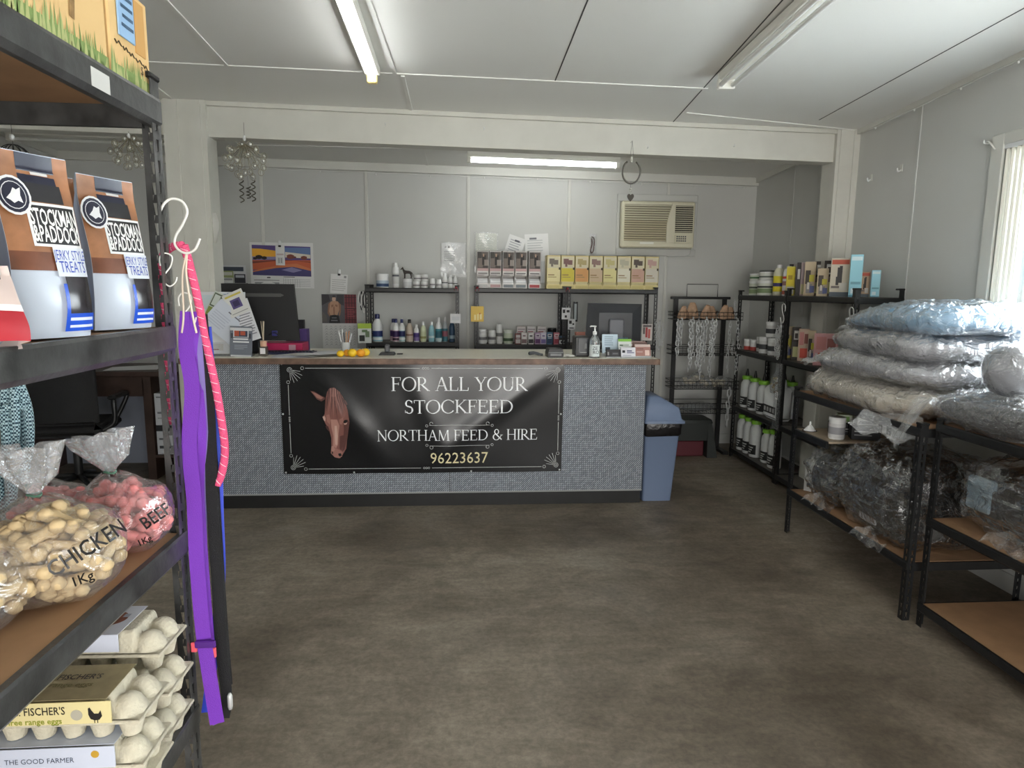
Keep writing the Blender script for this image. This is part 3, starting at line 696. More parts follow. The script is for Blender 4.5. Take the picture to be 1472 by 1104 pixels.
def tub(label, loc, h, r, body, lid, bands=(), cols=(), lid_h=0.18, rotz=0.0, group=None, name='tub', sy=1.0, taper=0.97):
    t = thing(name, label, 'tub', loc, rotz, group)
    hb = h*(1-lid_h)
    MB().lathe([(r*taper*0.95, 0), (r*taper, 0.004), (r*0.99, hb), (r*0.9, hb+0.002)], 22, sy=sy).build('body', body, t, 40)
    MB().lathe([(r*1.03, hb), (r*1.04, hb+0.002), (r*1.03, h-0.004), (r*0.96, h)], 22, sy=sy).build('lid', lid, t, 40)
    if bands:
        mb = MB(); bands_mesh(mb, r*0.995, [(a, b, i) for i, (a, b) in enumerate(bands)], hb, 0, sy=sy)
        mb.build('label_print', [flat(*c) for c in cols], t, 40)
    return t
def carton(label, loc, w, d, h, col, prints=(), rotz=0.0, group=None, name='carton', cat='box', sides=(), top=None):
    """prints: (x0,x1,z0,z1,(rgb)) in fractions of the front; sides the same on the +x face"""
    t = thing(name, label, cat, loc, rotz, group)
    MB().rbox(-w/2, w/2, -d/2, d/2, 0, h, 0.0015).build('carton_body', flat(*col), t)
    def pr(lst, f, nm):
        mats = []; mb = MB()
        for k, (a, b, c, e, rgb) in enumerate(lst):
            mm = flat(*rgb)
            if mm not in mats: mats.append(mm)
            mb.poly([f(u, v, 0.0006+0.00012*k) for u, v in ((a,c),(b,c),(b,e),(a,e))], mats.index(mm))
        if lst: mb.build(nm, mats, t)
    pr(prints, lambda u, v, o: (-w/2+u*w, -d/2-o, v*h), 'front_print')
    pr(sides, lambda u, v, o: (w/2+o, -d/2+u*d, v*h), 'side_print')
    if top: MB().rbox(-w/2-0.001, w/2+0.001, -d/2-0.001, d/2+0.001, h-0.004, h+0.002, 0.001).build('flap', flat(*top), t)
    return t
DK = (44, 42, 44); GRY = (150, 150, 150)
def lines(x0, x1, z0, z1, n, col=(120, 120, 122)):
    return [(x0, x1-(0.12*(x1-x0) if i % 3 == 2 else 0.0), z1-(i+0.6)*(z1-z0)/n, z1-(i+0.2)*(z1-z0)/n, col) for i in range(n)]

# ------------------------------------------------------------------ bottle shelf behind the counter: top
ZA, ZL, ZT, ZM = 1.597, 1.086, 1.603, 1.067
Y1 = 6.36
tub('wide white tub with a blue picture band on top of the bottle shelf', (-0.765, Y1, ZA), 0.130, 0.058, M_WHITE, M_WHITE, [(0.08, 0.62), (0.1, 0.36)], [(178, 192, 205), (52, 78, 116)])
bottle('tall slim white spray bottle on top of the bottle shelf', (-0.640, Y1, ZA), 0.235, 0.031, M_WHITE, M_WHITE, [(0.25, 0.95), (0.72, 0.85)], [(206, 207, 204), (96, 98, 104)], neck=0.62, shoulder=0.72)
tub('short white tub with a horse figurine standing on it', (-0.531, Y1, ZA), 0.085, 0.042, M_WHITE, M_WHITE, [(0.15, 0.8)], [(205, 206, 206)])
# horse figurine: body grown from a jointed skeleton
def horse(loc, s):
    t = thing('horse_figurine', 'small dark bronze horse figurine on a white tub', 'figurine', loc, 0.0)
    me = bpy.data.meshes.new('body')
    J = [((0.00,0,0.62),.16), ((-0.20,0,0.63),.155), ((-0.33,0,0.70),.12), ((-0.42,0,0.88),.085), ((-0.47,0,1.02),.075), ((-0.58,0,0.93),.055), ((-0.66,0,0.84),.04),
         ((0.20,0,0.62),.15), ((0.32,0,0.60),.13),
         ((-0.28,-0.08,0.45),.065), ((-0.29,-0.085,0.22),.035), ((-0.30,-0.085,0.02),.04), ((-0.26,0.08,0.45),.065), ((-0.24,0.085,0.22),.035), ((-0.25,0.085,0.02),.04),
         ((0.34,-0.09,0.42),.075), ((0.40,-0.09,0.24),.038), ((0.36,-0.09,0.02),.04), ((0.30,0.09,0.42),.075), ((0.34,0.09,0.24),.038), ((0.30,0.09,0.02),.04),
         ((-0.45,-0.03,1.13),.02), ((-0.45,0.03,1.13),.02), ((0.46,0,0.58),.04), ((0.50,0,0.36),.045), ((0.49,0,0.15),.02)]
    E_ = [(0,1),(1,2),(2,3),(3,4),(4,5),(5,6),(0,7),(7,8),(1,9),(9,10),(10,11),(1,12),(12,13),(13,14),(8,15),(15,16),(16,17),(8,18),(18,19),(19,20),(4,21),(4,22),(8,23),(23,24),(24,25)]
    me.from_pydata([tuple(c*s for c in p) for p, r in J], E_, [])
    me.materials.append(mat('dark_bronze', (58, 52, 46), 0.45, noise=(40, 0.25)))
    o = obj('body', me, t)
    sk = o.modifiers.new('skin', 'SKIN'); sk.use_smooth_shade = True
    for i, (p, r) in enumerate(J): me.skin_vertices[0].data[i].radius = (r*s, r*s)
    me.skin_vertices[0].data[0].use_root = True
    o.modifiers.new('smooth', 'SUBSURF').levels = 1; o.modifiers['smooth'].render_levels = 1
    MB().box(-0.45*s, 0.5*s, -0.14*s, 0.14*s, -0.02*s, 0.0).build('plinth', mat('dark_bronze'), t)
horse((-0.528, Y1-0.005, ZA+0.086), 0.098)
JW = ['white pill jar at the bottom of the stacked pair nearer the horse figurine', 'white pill jar on top of the stacked pair nearer the horse figurine', 'white pill jar at the bottom of the stacked pair beside the two single jars', 'white pill jar on top of the stacked pair beside the two single jars']
for i, (px, dz, k) in enumerate(((599, 0, 0), (600.5, 0.064, 1), (610, 0, 2), (610.5, 0.066, 3))):
    tub(JW[k], (-0.445+(px-599)*0.00672, Y1, ZA+dz), 0.062, 0.033, M_WHITE, M_WHITE, [(0.15, 0.85), (0.4, 0.6)], [(214, 214, 212), (120, 118, 120)], name='jar', group='white jars on the bottle shelf')
for px, w, h, lb in ((622, 0.026, 0.092, 'single small white jar just past the stacked pairs on the bottle shelf'), (631, 0.025, 0.086, 'second single small white jar, beside the three slim white bottles')):
    bottle(lb, (-0.293+(px-622)*0.00672, Y1, ZA), h, w, M_WHITE, M_WHITE, [(0.2, 0.9), (0.5, 0.7)], [(212, 212, 210), (130, 126, 130)], neck=0.8, shoulder=0.75, cap_h=0.2, name='jar')
for px, w, h, lb in ((639.5, 0.027, 0.140, 'first of three slim white bottles at the end of the bottle shelf top'), (647.5, 0.022, 0.128, 'middle of three slim white bottles at the end of the bottle shelf top'), (654.5, 0.021, 0.120, 'last slim white bottle at the end of the bottle shelf top')):
    bottle(lb, (-0.177+(px-639.5)*0.00672, Y1+0.02, ZA), h, w, M_WHITE, M_WHITE, [(0.15, 0.95), (0.6, 0.72)], [(216, 216, 214), (70, 70, 76)], neck=0.6)
# lower row of bottles
NAVY = mat('navy_cap', (30, 38, 96), 0.35); BLKC = mat('black_cap', (30, 28, 28), 0.35)
GW = (222, 224, 224)
rows = [
 (542.6, .262, .048, M_WHITE, NAVY, [(.05,.35),(.35,.72),(.12,.30)], [(126,178,196),(38,54,112),(224,230,232)], 'large white bottle with navy cap and blue label beside the green packet'),
 (563.5, .215, .030, M_WHITE, NAVY, [(.05,.9),(.4,.85)], [(200,170,180),(62,38,92)], 'purple labelled shampoo bottle at the back of the close pair'),
 (568.5, .218, .031, M_WHITE, NAVY, [(.05,.9),(.38,.85),(.12,.3)], [(196,160,172),(58,34,88),(60,40,60)], 'purple labelled shampoo bottle with a navy cap, front of the close pair'),
 (577, .216, .029, M_WHITE, NAVY, [(.05,.9),(.42,.85),(.15,.34)], [(150,186,190),(34,42,96),(226,230,230)], 'shampoo bottle with a navy cap and teal and navy label'),
 (587.6, .214, .033, mat('tan_bottle',(190,176,160),.4), BLKC, [(.05,.9),(.5,.62)], [(196,180,166),(120,84,70)], 'tan labelled bottle with a black cap on the bottle shelf'),
 (597.4, .165, .027, M_WHITE, M_WHITE, [(.1,.95),(.5,.9)], [(128,110,160),(70,52,122)], 'small violet labelled bottle, shortest in the bottle row'),
 (607, .192, .028, mat('pale_green_bottle',(206,212,178),.4), M_WHITE, [(.1,.9),(.3,.5)], [(202,208,170),(150,150,96)], 'pale yellow green bottle with a white cap'),
 (618.8, .192, .028, mat('pale_blue_bottle',(150,196,206),.4), M_WHITE, [(.1,.9),(.35,.55)], [(140,192,204),(206,224,228)], 'pale aqua bottle with a white cap'),
 (629, .232, .031, M_WHITE, M_WHITE, [(.05,.98),(.35,.8),(.08,.3)], [(60,130,142),(38,96,112),(190,210,212)], 'tall teal labelled bottle with a white cap'),
 (638, .236, .026, mat('grey_bottle',(160,165,168),.4), mat('silver_cap',(190,190,190),.3), [(.05,.98),(.4,.8)], [(50,104,116),(140,80,92)], 'tall grey and teal spray bottle next to the upright'),
 (648, .230, .027, mat('dark_blue_bottle',(40,70,96),.4), M_WHITE, [(.05,.95),(.25,.5)], [(38,66,92),(150,170,180)], 'dark blue bottle half hidden by the white shelf tag')]
for px, h, r, b, c, bd, cl, lb in rows:
    bottle(lb, (-0.817+(px-542.6)*0.00672, Y1+(0.05 if px in (563.5,) else -0.03), ZL), h, r, b, c, bd, cl, neck=0.42, cap_h=0.16, group='bottles on the lower bottle shelf')

# ------------------------------------------------------------------ display boxes on the middle and end shelves
def dispenser(label, loc, w, h, d, col, pics, split=0.33, sachet=(205, 206, 206), group=None, matl=None):
    t = thing('display_box', label, 'display box', loc, 0.0, group); m = matl or flat(*col)
    mb = MB(); q = 0.003
    mb.box(-w/2, w/2, d/2-q, d/2, 0, h); mb.box(-w/2, -w/2+q, -d/2, d/2, 0, h); mb.box(w/2-q, w/2, -d/2, d/2, 0, h)
    mb.box(-w/2, w/2, -d/2, d/2, 0, q); mb.box(-w/2, w/2, -d/2, d/2, h-q, h); mb.box(-w/2, w/2, -d/2, -d/2+q, h*split, h)
    mb.build('carton_body', m, t)
    MB().box(-w/2, w/2, -d/2-0.001, -d/2+q, 0, h*0.13).build('tray_lip', m, t)
    s = MB()
    for k in range(4): s.rbox(-w/2+0.008, w/2-0.008, -d/2+0.006+k*0.012, -d/2+0.012+k*0.012, q+0.001, h*(0.20+0.02*k), 0.002)
    s.build('sachet_row', mat('foil_%d' % sachet[0], sachet, 0.4, metal=0.15), t)
    mats = []; mb = MB()
    for k, (a, b, c, e, rgb) in enumerate(pics):
        mm = flat(*rgb, 0.3) if False else flat(*rgb)
        if mm not in mats: mats.append(mm)
        mb.poly([(-w/2+u*w, -d/2-0.0008-0.00012*k, v*h) for u, v in ((a,c),(b,c),(b,e),(a,e))], mats.index(mm))
    mb.build('front_print', mats, t)
    return t
WB = ['white display box with a dark horseman photo, first in the row of five', 'white display box with a dark horseman photo, second in the row of five', 'white display box with a dark horseman photo, middle of the row of five', 'white display box with a dark horseman photo, fourth in the row of five', 'white display box with a dark horseman photo, standing apart at the end of the row']
for i, (px, tray) in enumerate(((693.5, (190,190,188)), (711.3, (186,150,150)), (729.7, (120,126,130)), (747.5, (130,138,142)), (767, (176,70,74)))):
    photo = [(0.06,.94,.52,.97,(92,84,78)), (.06,.40,.70,.97,(62,58,54)), (.12,.5,.56,.80,(120,108,100)), (.45,.75,.62,.88,(44,40,38)), (.62,.94,.6,.76,(150,140,132)), (.50,.62,.84,.92,(168,140,120)), (.5,.94,.52,.6,(70,62,58)),
             (.04,.96,.46,.53,(202,168,166)), (.12,.88,.385,.41,(90,84,86)), (.06,.94,.145,.155,(140,140,140)), (.10,.90,.02,.10,tray), (.04,.96,.33,.37,(196,192,188)), (.10,.6,.345,.355,(120,110,110))]
    dispenser(WB[i], (0.184+(px-693.5)*0.00672, 6.34, ZT), 0.117, 0.348, 0.13, (218,214,210), photo, group='white photo display boxes')
GOLD = mat('gold_foil_card', (206, 190, 132), 0.35, metal=0.2)
gb = [((226,214,160), (120,110,100), 'cream'), ((212,196,70), (130,96,92), 'yellow'), ((214,158,96), (176,160,110), 'orange'), ((206,182,150), (150,120,112), 'beige'),
      ((222,214,150), (200,190,130), 'lemon'), ((226,222,200), (190,186,160), 'silvery glare-painted'), ((206,168,150), (96,84,76), 'pink'), ((212,206,190), (196,160,150), 'pale grey')]  # sixth panel has silvery glare painted into its colour
ordn = ['first', 'second', 'third', 'fourth', 'fifth', 'sixth', 'seventh', 'last']
for i, (lo, an, nm) in enumerate(gb):
    px = 793.4+i*20.27
    pics = [(.05,.95,.62,.96,(214,206,176)), (.18,.55,.74,.90,an), (.5,.82,.72,.86,an), (.30,.46,.66,.76,an), (.04,.96,.22,.62,lo), (.10,.55,.40,.43,(150,120,80)), (.10,.70,.34,.36,(160,136,90)), (.86,.98,.57,.64,(70,60,44)), (.06,.94,.015,.11,(196,182,120))]
    dispenser('gold wormer display box with a %s panel, %s in the gold row' % (nm, ordn[i]), (0.860+i*0.1362, 6.35, ZT), 0.133, 0.315, 0.14, (206,190,132), pics, 0.20, (190, 178, 130), 'gold display boxes', GOLD)
# ------------------------------------------------------------------ lower shelf behind the counter middle
bottle('white tub with small print at the start of the middle shelf', (0.184, Y1, ZM), .142, .043, M_WHITE, M_WHITE, [(.2,.9),(.4,.7)], [(214,214,212),(120,120,122)], neck=.9, shoulder=.8, cap_h=.16, name='tub')
bottle('white tub with grey print beside the tall white bottle', (0.278, Y1, ZM), .134, .037, M_WHITE, M_WHITE, [(.2,.9),(.45,.75)], [(210,210,208),(110,110,112)], neck=.88, shoulder=.8, cap_h=.16, name='tub')
bottle('tall narrow white bottle on the middle shelf', (0.351, Y1, ZM), .192, .030, M_WHITE, M_WHITE, [(.1,.9),(.55,.8)], [(214,214,212),(120,120,120)], neck=.8, shoulder=.8, cap_h=.14)
tub('pale green labelled tub on the middle shelf', (0.437, Y1, ZM), .138, .046, M_WHITE, mat('pale_lid',(206,212,200),.4), [(.05,.95),(.25,.5)], [(196,206,184),(70,92,66)])
for px, z, c, lb in ((751, .165, (206,200,198), 'white medicine carton at the back of the middle shelf, next to the green tub'), (765.5, .165, (210,206,204), 'white medicine carton at the back, above the purple cartons'), (780.5, .165, (208,202,200), 'white medicine carton at the back, above the blue carton')):
    carton(lb, (0.572+(px-751)*0.00685, 6.47, ZM), .088, .06, z, c, [(.05,.95,.05,.12,(120,60,64)), (.1,.9,.80,.86,(150,140,144)), (.1,.7,.66,.72,(160,100,104)), (.1,.9,.5,.55,GRY)])
fr = [(744.5, .105, (120,70,66), (206,200,196), 'brown edged carton at the start of the front row'), (753.5, .112, (218,214,210), (120,96,96), 'small white carton with grey print in the front row'), (763.5, .110, (214,210,208), (60,54,58), 'small white carton with black print in the front row'), (773.5, .114, (176,150,178), (96,52,104), 'purple and pink carton in the front row'),
      (782, .112, (204,198,214), (120,104,160), 'lilac and white carton in the front row'), (791.2, .118, (74,110,140), (38,62,92), 'blue carton with a round dog badge in the front row'), (801.3, .115, (196,120,132), (164,66,80), 'rose pink carton in the front row')]
for px, h, c1, c2, lb in fr:
    carton(lb, (0.528+(px-744.5)*0.0066, 6.32, ZM), .055, .05, h, c1, [(.08,.92,.10,.45,c2), (.15,.85,.62,.86,(222,220,218)), (.25,.75,.68,.80,c2), (.2,.8,.50,.54,(230,228,226))])
carton('black and white carton with cow print by the shelf post', (0.966, 6.30, ZM), .085, .05, .092, (36,36,40), [(.05,.95,.08,.48,(220,222,224)), (.2,.45,.16,.40,(50,50,54)), (.58,.8,.14,.36,(50,50,54)), (.05,.95,.74,.90,(60,90,120))])
bottle('low dark can at the back beside the shelf post', (0.885, 6.50, ZM), .15, .045, M_SATIN, M_SATIN, neck=.85, shoulder=.8)

# ------------------------------------------------------------------ things hung on the shelf posts
def hung_card(name, label, cat, x, y, z, w, h, col, prints, rotz=0.0, hook=True, group=None):
    t = thing(name, label, cat, (x, y, z), rotz, group)
    MB().rbox(-w/2, w/2, -0.002, 0.002, -h, 0, 0.001).build('card', flat(*col), t)
    mats = []; mb = MB()
    for k, (a, b, c, e, rgb) in enumerate(prints):
        mm = flat(*rgb)
        if mm not in mats: mats.append(mm)
        mb.poly([(-w/2+u*w, -0.0028-0.00012*k, -h+v*h) for u, v in ((a,c),(b,c),(b,e),(a,e))], mats.index(mm))
    if prints: mb.build('front_print', mats, t)
    if hook: MB().tube(spline([(0,-0.001,-0.008),(0,-0.006,0.006),(0,0.004,0.018),(0,0.02,0.016)]), 0.0015, 5).build('hang_wire', M_CHROME, t, True)
    return t
hung_card('seed_packet', 'green and white cow print packet hung on the bottle shelf post', 'packet', -0.922, 6.215, 1.265, 0.125, 0.185, (216,220,214), [(0,1,.74,1,(168,196,60)), (.1,.5,.1,.4,(40,44,42)), (.55,.85,.3,.6,(110,130,96)), (.3,.7,.55,.68,(96,120,80))], 0.25)
for k, (dx, l, cl) in enumerate(((0.0, .17, (28,28,30)), (.016, .20, (196,196,192)), (.03, .15, (40,40,42)), (-.014, .13, (200,200,198)))):
    tag(MB().tube(spline([(0,0,0),(-.012,-.012,-l*.5),(.004,-.016,-l),(.014,-.01,-l*.55),(.006,0,0)]), .006, 6).build('cable_loop', mat('cable_%d' % cl[0], cl, .45), None, True, (-0.945+dx, 6.218, 1.56)),
        ['black cable loop hanging outermost at the top of the bottle shelf post', 'longest pale cable loop hanging on the bottle shelf post', 'black cable loop nearest the shelf on the bottle shelf post', 'short pale cable loop hanging on the bottle shelf post'][k], 'cable', 'cable loops on the bottle shelf post')
hung_card('shelf_tag', 'white plastic tag hanging on the end post of the bottle shelf', 'tag', -0.073, 6.215, 1.36, .10, .088, (212,212,212), [(.15,.85,.3,.7,(196,198,200))], -.05)
hung_card('ear_tag_pack', 'yellow ear tag pack hanging on the middle shelf post', 'tag', 0.132, 6.215, 1.432, .122, .145, (222,186,84), [(.25,.40,.1,.45,(238,222,160)), (.48,.62,.1,.5,(238,222,160)), (.70,.84,.15,.5,(240,226,170)), (.66,.74,.48,.58,(190,80,50))], .05)
hung_card('ear_tag_pack', 'white cow print card hanging on the post between the two shelves', 'tag', 0.975, 6.20, 1.425, .084, .11, (222,222,222), [(.12,.4,.55,.85,DK), (.55,.9,.6,.8,DK), (.35,.6,.15,.35,DK)], .06)
hung_card('ear_tag_pack', 'smaller white cow print card hanging lower beside the small monitor', 'tag', 1.031, 6.20, 1.318, .07, .10, (220,220,220), [(.15,.5,.55,.85,DK), (.6,.85,.45,.6,DK), (.2,.8,.1,.2,DK)], -.06)
hung_card('ear_tag_pack', 'long black backed pack hanging behind the cow print cards', 'tag', 1.069, 6.225, 1.482, .045, .19, (40,42,44), [(.25,.75,.1,.9,(176,182,184))], 0)
hung_card('medicine_packet', 'red and white illustrated packet standing behind the small monitor', 'packet', 1.767, 6.20, 1.275, .10, .16, (214,206,200), [(.35,.55,.2,.8,(180,60,62)), (.6,.8,.15,.7,(196,90,84)), (.1,.3,.4,.8,(110,100,96)), (.1,.9,.82,.95,(90,80,80))], -.1)
for x, lb in ((-0.067, 'red knotted ribbon at the top of the bottle shelf end post'), (0.131, 'red knotted ribbon at the top of the first middle shelf post'), (0.987, 'red knotted ribbon at the top of the post between the two shelves')):
    t = thing('knotted_ribbon', lb, 'ribbon', (x, 6.21, 1.605), group='red ribbons on the shelf posts')
    MB().ball((0,0,0), .012, .010, .010, 10).build('knot', mat('red_ribbon', (150, 52, 60), .6), t, True)
    for a in (-1, 1): MB().tube([(0,0,0),(a*.012,-.004,-.012),(a*.016,-.004,-.03)], .005, 6, flat=.4).build('tail', mat('red_ribbon'), t, True)

# chains of welded links
def chain_mesh(n, L, w, r, seed=0, sway=0.0):
    mb = MB(); rn = random.Random(seed); x = 0; y = 0; z = 0
    for i in range(n):
        s = len(mb.v); pts = []
        for k in range(10):
            a = 2*PI*k/10; px = math.cos(a)*w/2; pz = math.sin(a)*w/2 + (L/2-w/2)*(1 if math.sin(a) > 0 else -1)
            pts.append((px, 0, pz))
        mb.tube(pts, r, 5, closed=True)
        x += rn.uniform(-sway, sway); y += rn.uniform(-sway, sway)*.5
        mb.xf(Matrix.Translation((x, y, z-L/2)) @ Matrix.Rotation((PI/2 if i % 2 else 0)+rn.uniform(-.5, .5), 4, 'Z') @ Matrix.Rotation(rn.uniform(-.15, .15), 4, 'Y'), s)
        z -= L-2.6*r
    return mb
def chain(label, loc, n, L=.034, w=.02, r=.003, seed=0, sway=.003, m=None, group=None, hook=False, snap=False):
    t = thing('hanging_chain', label, 'chain', loc, 0, group)
    chain_mesh(n, L, w, r, seed, sway).build('chain_links', m or M_CHROME, t, True)
    MB().tube(spline([(0,.02,.012),(0,.004,.02),(0,-.006,.010),(0,-.002,-.006)]), r, 5).build('hook', m or M_CHROME, t, True)
    if snap:
        z = -n*(L-2.6*r)
        MB().lathe([(0,-.05),(.005,-.045),(.006,-.02),(.004,0)], 8, (0,0,z)).build('snap_clip', m or M_CHROME, t, True)
    return t
for k, (dx, n) in enumerate(((0, 13), (.028, 14), (.05, 11))):
    chain(['dog chain hung on the end shelf post, beside the red packet', 'longest dog chain hung on the end shelf post', 'outermost dog chain on the end shelf post'][k], (1.857+dx, 6.205-.02*k, 1.30-.01*k), n, .028, .018, .0035, k+3, .005, group='chains on the end shelf post')

# ================================================================== air conditioner in its timber surround
ac = thing('air_conditioner', 'cream window air conditioner in a painted timber surround on the back wall', 'air conditioner', (1.925, 6.60, 2.24))
M_AC = mat('aged_cream_plastic', (214, 210, 186), 0.42); M_ACD = mat('dark_louvre_gap', (132, 124, 102), .6)
for b in ((-.40, .415, -.022, 0, .232, .30), (-.40, .415, -.022, 0, -.30, -.232), (-.40, -.372, -.022, 0, -.232, .232), (.372, .415, -.022, 0, -.232, .232)):
    MB().rbox(*b, .004).build('surround_board', M_WALL, ac)
W_, H_ = .735, .45
MB().rbox(-W_/2, W_/2, -.10, 0, -H_/2, H_/2, .012).build('housing', M_AC, ac)
def acx(c): return -W_/2+(c-525)*W_/565
def acz(c): return H_/2-(c-592)*H_/388
MB().box(acx(545), acx(905), -.1008, -.09, acz(925), acz(620)).build('intake_recess', M_ACD, ac)
n = 16
for i in range(n):
    z = acz(925)+(i+.5)*(acz(620)-acz(925))/n; f = 1-(i+.5)/n
    xr = acx(lerp(908, 868, math.sin(min(1, f*1.5)*PI/2)))
    MB().add([(acx(542), -.103, z+.004), (xr, -.103, z+.004), (xr, -.114, z-.007), (acx(542), -.114, z-.007), (acx(542), -.103, z+.0065), (xr, -.103, z+.0065), (xr, -.114, z-.0045), (acx(542), -.114, z-.0045)],
             [(0,3,2,1),(4,5,6,7),(0,1,5,4),(1,2,6,5),(2,3,7,6),(3,0,4,7)]).build('louvre_slat', mat('tan_louvre', (200, 190, 160), .5) if f > .45 else M_AC, ac)
# curved bridge between intake and outlet
pts = [(acx(lerp(908, 868, math.sin(min(1, k/10*1.5)*PI/2))), acz(lerp(612, 932, k/10))) for k in range(11)]
MB().prism([(acx(932), acz(612))]+pts+[(acx(932), acz(932))], -.118, -.09).build('front_bridge', M_AC, ac)
MB().box(acx(937), acx(1074), -.1008, -.09, acz(850), acz(625)).build('outlet_recess', mat('dark_outlet', (52, 46, 36), .6), ac)
for i in range(13):
    z = acz(850)+(i+.5)*(acz(625)-acz(850))/13
    MB().rbox(acx(937), acx(1074), -.112, -.098, z-.0035, z+.0035, .001).build('vent_slat', M_AC, ac)
MB().rbox(acx(935), acx(1066), -.106, -.098, acz(940), acz(868), .003).build('control_panel', M_AC, ac)
mb = MB()
for i in range(5):
    for j in range(3): mb.rbox(acx(950+i*16), acx(961+i*16), -.109, -.104, acz(925-j*18), acz(914-j*18), .001)
mb.build('button_grid', mat('grey_button', (80, 82, 84), .5), ac)
MB().face_xz(acx(668), acx(775), acz(950), acz(932), -.1012).build('maker_label', mat('pale_label', (236, 236, 226), .3), ac)
MB().tube(spline([(acx(1078), -.03, acz(945)), (acx(1092), -.03, acz(975)), (acx(1082), -.025, acz(1020)), (acx(1040), -.02, acz(1040)), (acx(900), -.018, acz(1046))]), .006, 6).build('power_cord', M_WALL, ac, True)

# ================================================================== papers and pictures on the back wall
def sheet(name, label, cat, cx, cz, w, h, prints, col=(224, 224, 222), tilt=0.0, y=6.592, curl=.004, gloss=None, clip=False, group=None, sleeve=False):
    t = thing(name, label, cat, (cx, y, cz), rot=(0, tilt, 0), group=group)
    f = lambda u, v: (-w/2+u*w, -curl*(1-v)*(1+.4*math.sin(u*6)), -h/2+v*h)
    MB().grid(f, 8, 8).build('paper', flat(*col), t, True)
    mats = []; mb = MB()
    for k, (a, b, c, e, rgb) in enumerate(prints):
        mm = flat(*rgb)
        if mm not in mats: mats.append(mm)
        o = .0008+.00015*k
        mb.grid(lambda u, v: (lambda p: (p[0], p[1]-o, p[2]))(f(lerp(a, b, u), lerp(c, e, v))), 4, 4, mats.index(mm))
    if prints: mb.build('print', mats, t, True)
    if clip:
        MB().rbox(-.012, .012, -.018, .0, h/2-.012, h/2+.006, .003).build('clip', M_BLACK, t)
        MB().rbox(-.014, .014, -.008, .006, h/2+.004, h/2+.05, .006).build('adhesive_hook', M_WHITE, t)
    if sleeve:
        g = lambda u, v: (-w/2-.012+u*(w+.024), -.006-.005*math.sin(u*9+v*5)*math.sin(v*7+u*3), -h/2-.02+v*(h+.03))
        MB().grid(g, 14, 16).build('plastic_sleeve', plastic_film('sleeve_film', gloss=.30, milky=.10, scale=9, strength=.5), t, True)
    return t
# landscape calendar
t = sheet('wall_calendar', 'landscape calendar with a sunset picture on the back wall', 'calendar', -1.752, 1.80, .60, .435, [], clip=False)
def cal(px, py): return ((px-605)*.00123, (375-py)*.00123)
def cpoly(mb, pts, m, k=0): mb.poly([(cal(x, y)[0], -.0035-.0003*k, cal(x, y)[1]) for x, y in pts], m)
mb = MB(); cm = [flat(*c) for c in ((86,70,128), (232,170,52), (206,120,74), (96,120,166), (196,96,60), (120,62,50), (70,66,116), (140,136,178), (40,30,34), (188,196,206), (214,206,190), (150,150,152))]
cpoly(mb, [(378,218),(828,228),(828,460),(378,452)], 0); cpoly(mb, [(378,240),(565,262),(600,300),(560,312),(378,310)], 1, 1); cpoly(mb, [(378,228),(500,225),(565,250),(378,246)], 0, 2)
cpoly(mb, [(600,236),(826,236),(826,300),(600,290)], 3, 1); cpoly(mb, [(632,270),(826,290),(826,318),(632,312)], 10, 2); cpoly(mb, [(378,308),(560,308),(560,330),(378,334)], 7, 3)
cpoly(mb, [(378,336),(828,332),(828,410),(378,410)], 4, 3); cpoly(mb, [(378,362),(560,340),(700,336),(828,352),(828,345),(640,330),(378,345)], 5, 4)
cpoly(mb, [(378,420),(480,395),(640,365),(720,360),(828,400),(828,460),(378,452)], 2, 4); cpoly(mb, [(378,428),(560,395),(690,385),(828,415),(828,460),(378,452)], 6, 5); cpoly(mb, [(600,410),(680,388),(760,412),(690,430)], 7, 6); cpoly(mb, [(378,440),(540,418),(828,440),(828,460),(378,452)], 6, 7)
for cx, cz, rr in ((430,312,30), (470,318,24), (400,322,18), (672,306,34), (776,314,28), (705,310,14)):
    cpoly(mb, [(cx+rr*math.cos(a*PI/6)*(1 if a % 2 else .8), cz+rr*.55*math.sin(a*PI/6)) for a in range(12)], 5 if cx > 600 else 8, 8)
for k in range(8): cpoly(mb, [(610+k*18,475+k),(612+k*18,475+k),(612+k*18,540+k),(610+k*18,540+k)], 11, 4)
for k in range(5): cpoly(mb, [(610,480+k*13),(820,483+k*13),(820,485+k*13),(610,482+k*13)], 11, 4)
cpoly(mb, [(385,488),(580,490),(580,494),(385,492)], 8, 4); cpoly(mb, [(390,505),(578,507),(578,520),(390,518)], 11, 4); cpoly(mb, [(612,462),(700,464),(700,468),(612,466)], 8, 4); cpoly(mb, [(485,466),(512,466),(512,474),(485,474)], 8, 4)
mb.build('calendar_print', cm, t)
t = sheet('tear_off_pad', 'small white tear-off pad clipped over the landscape calendar', 'pad', -1.762, 1.893, .086, .185, lines(.12,.88,.52,.60,2,(150,60,60))+[(.2,.8,.08,.42,(205,206,204)), (.3,.42,.12,.38,(150,152,150)), (.55,.68,.12,.38,(150,152,150))], y=6.574, clip=True)
sheet('note_pad', 'small curling white note pad clipped to the wall above the fireman calendar', 'pad', -1.215, 1.629, .165, .185, lines(.1,.9,.1,.75,6,(190,190,188))+[(.78,.92,.82,.94,(150,150,150))], tilt=.06, clip=True, curl=.012)
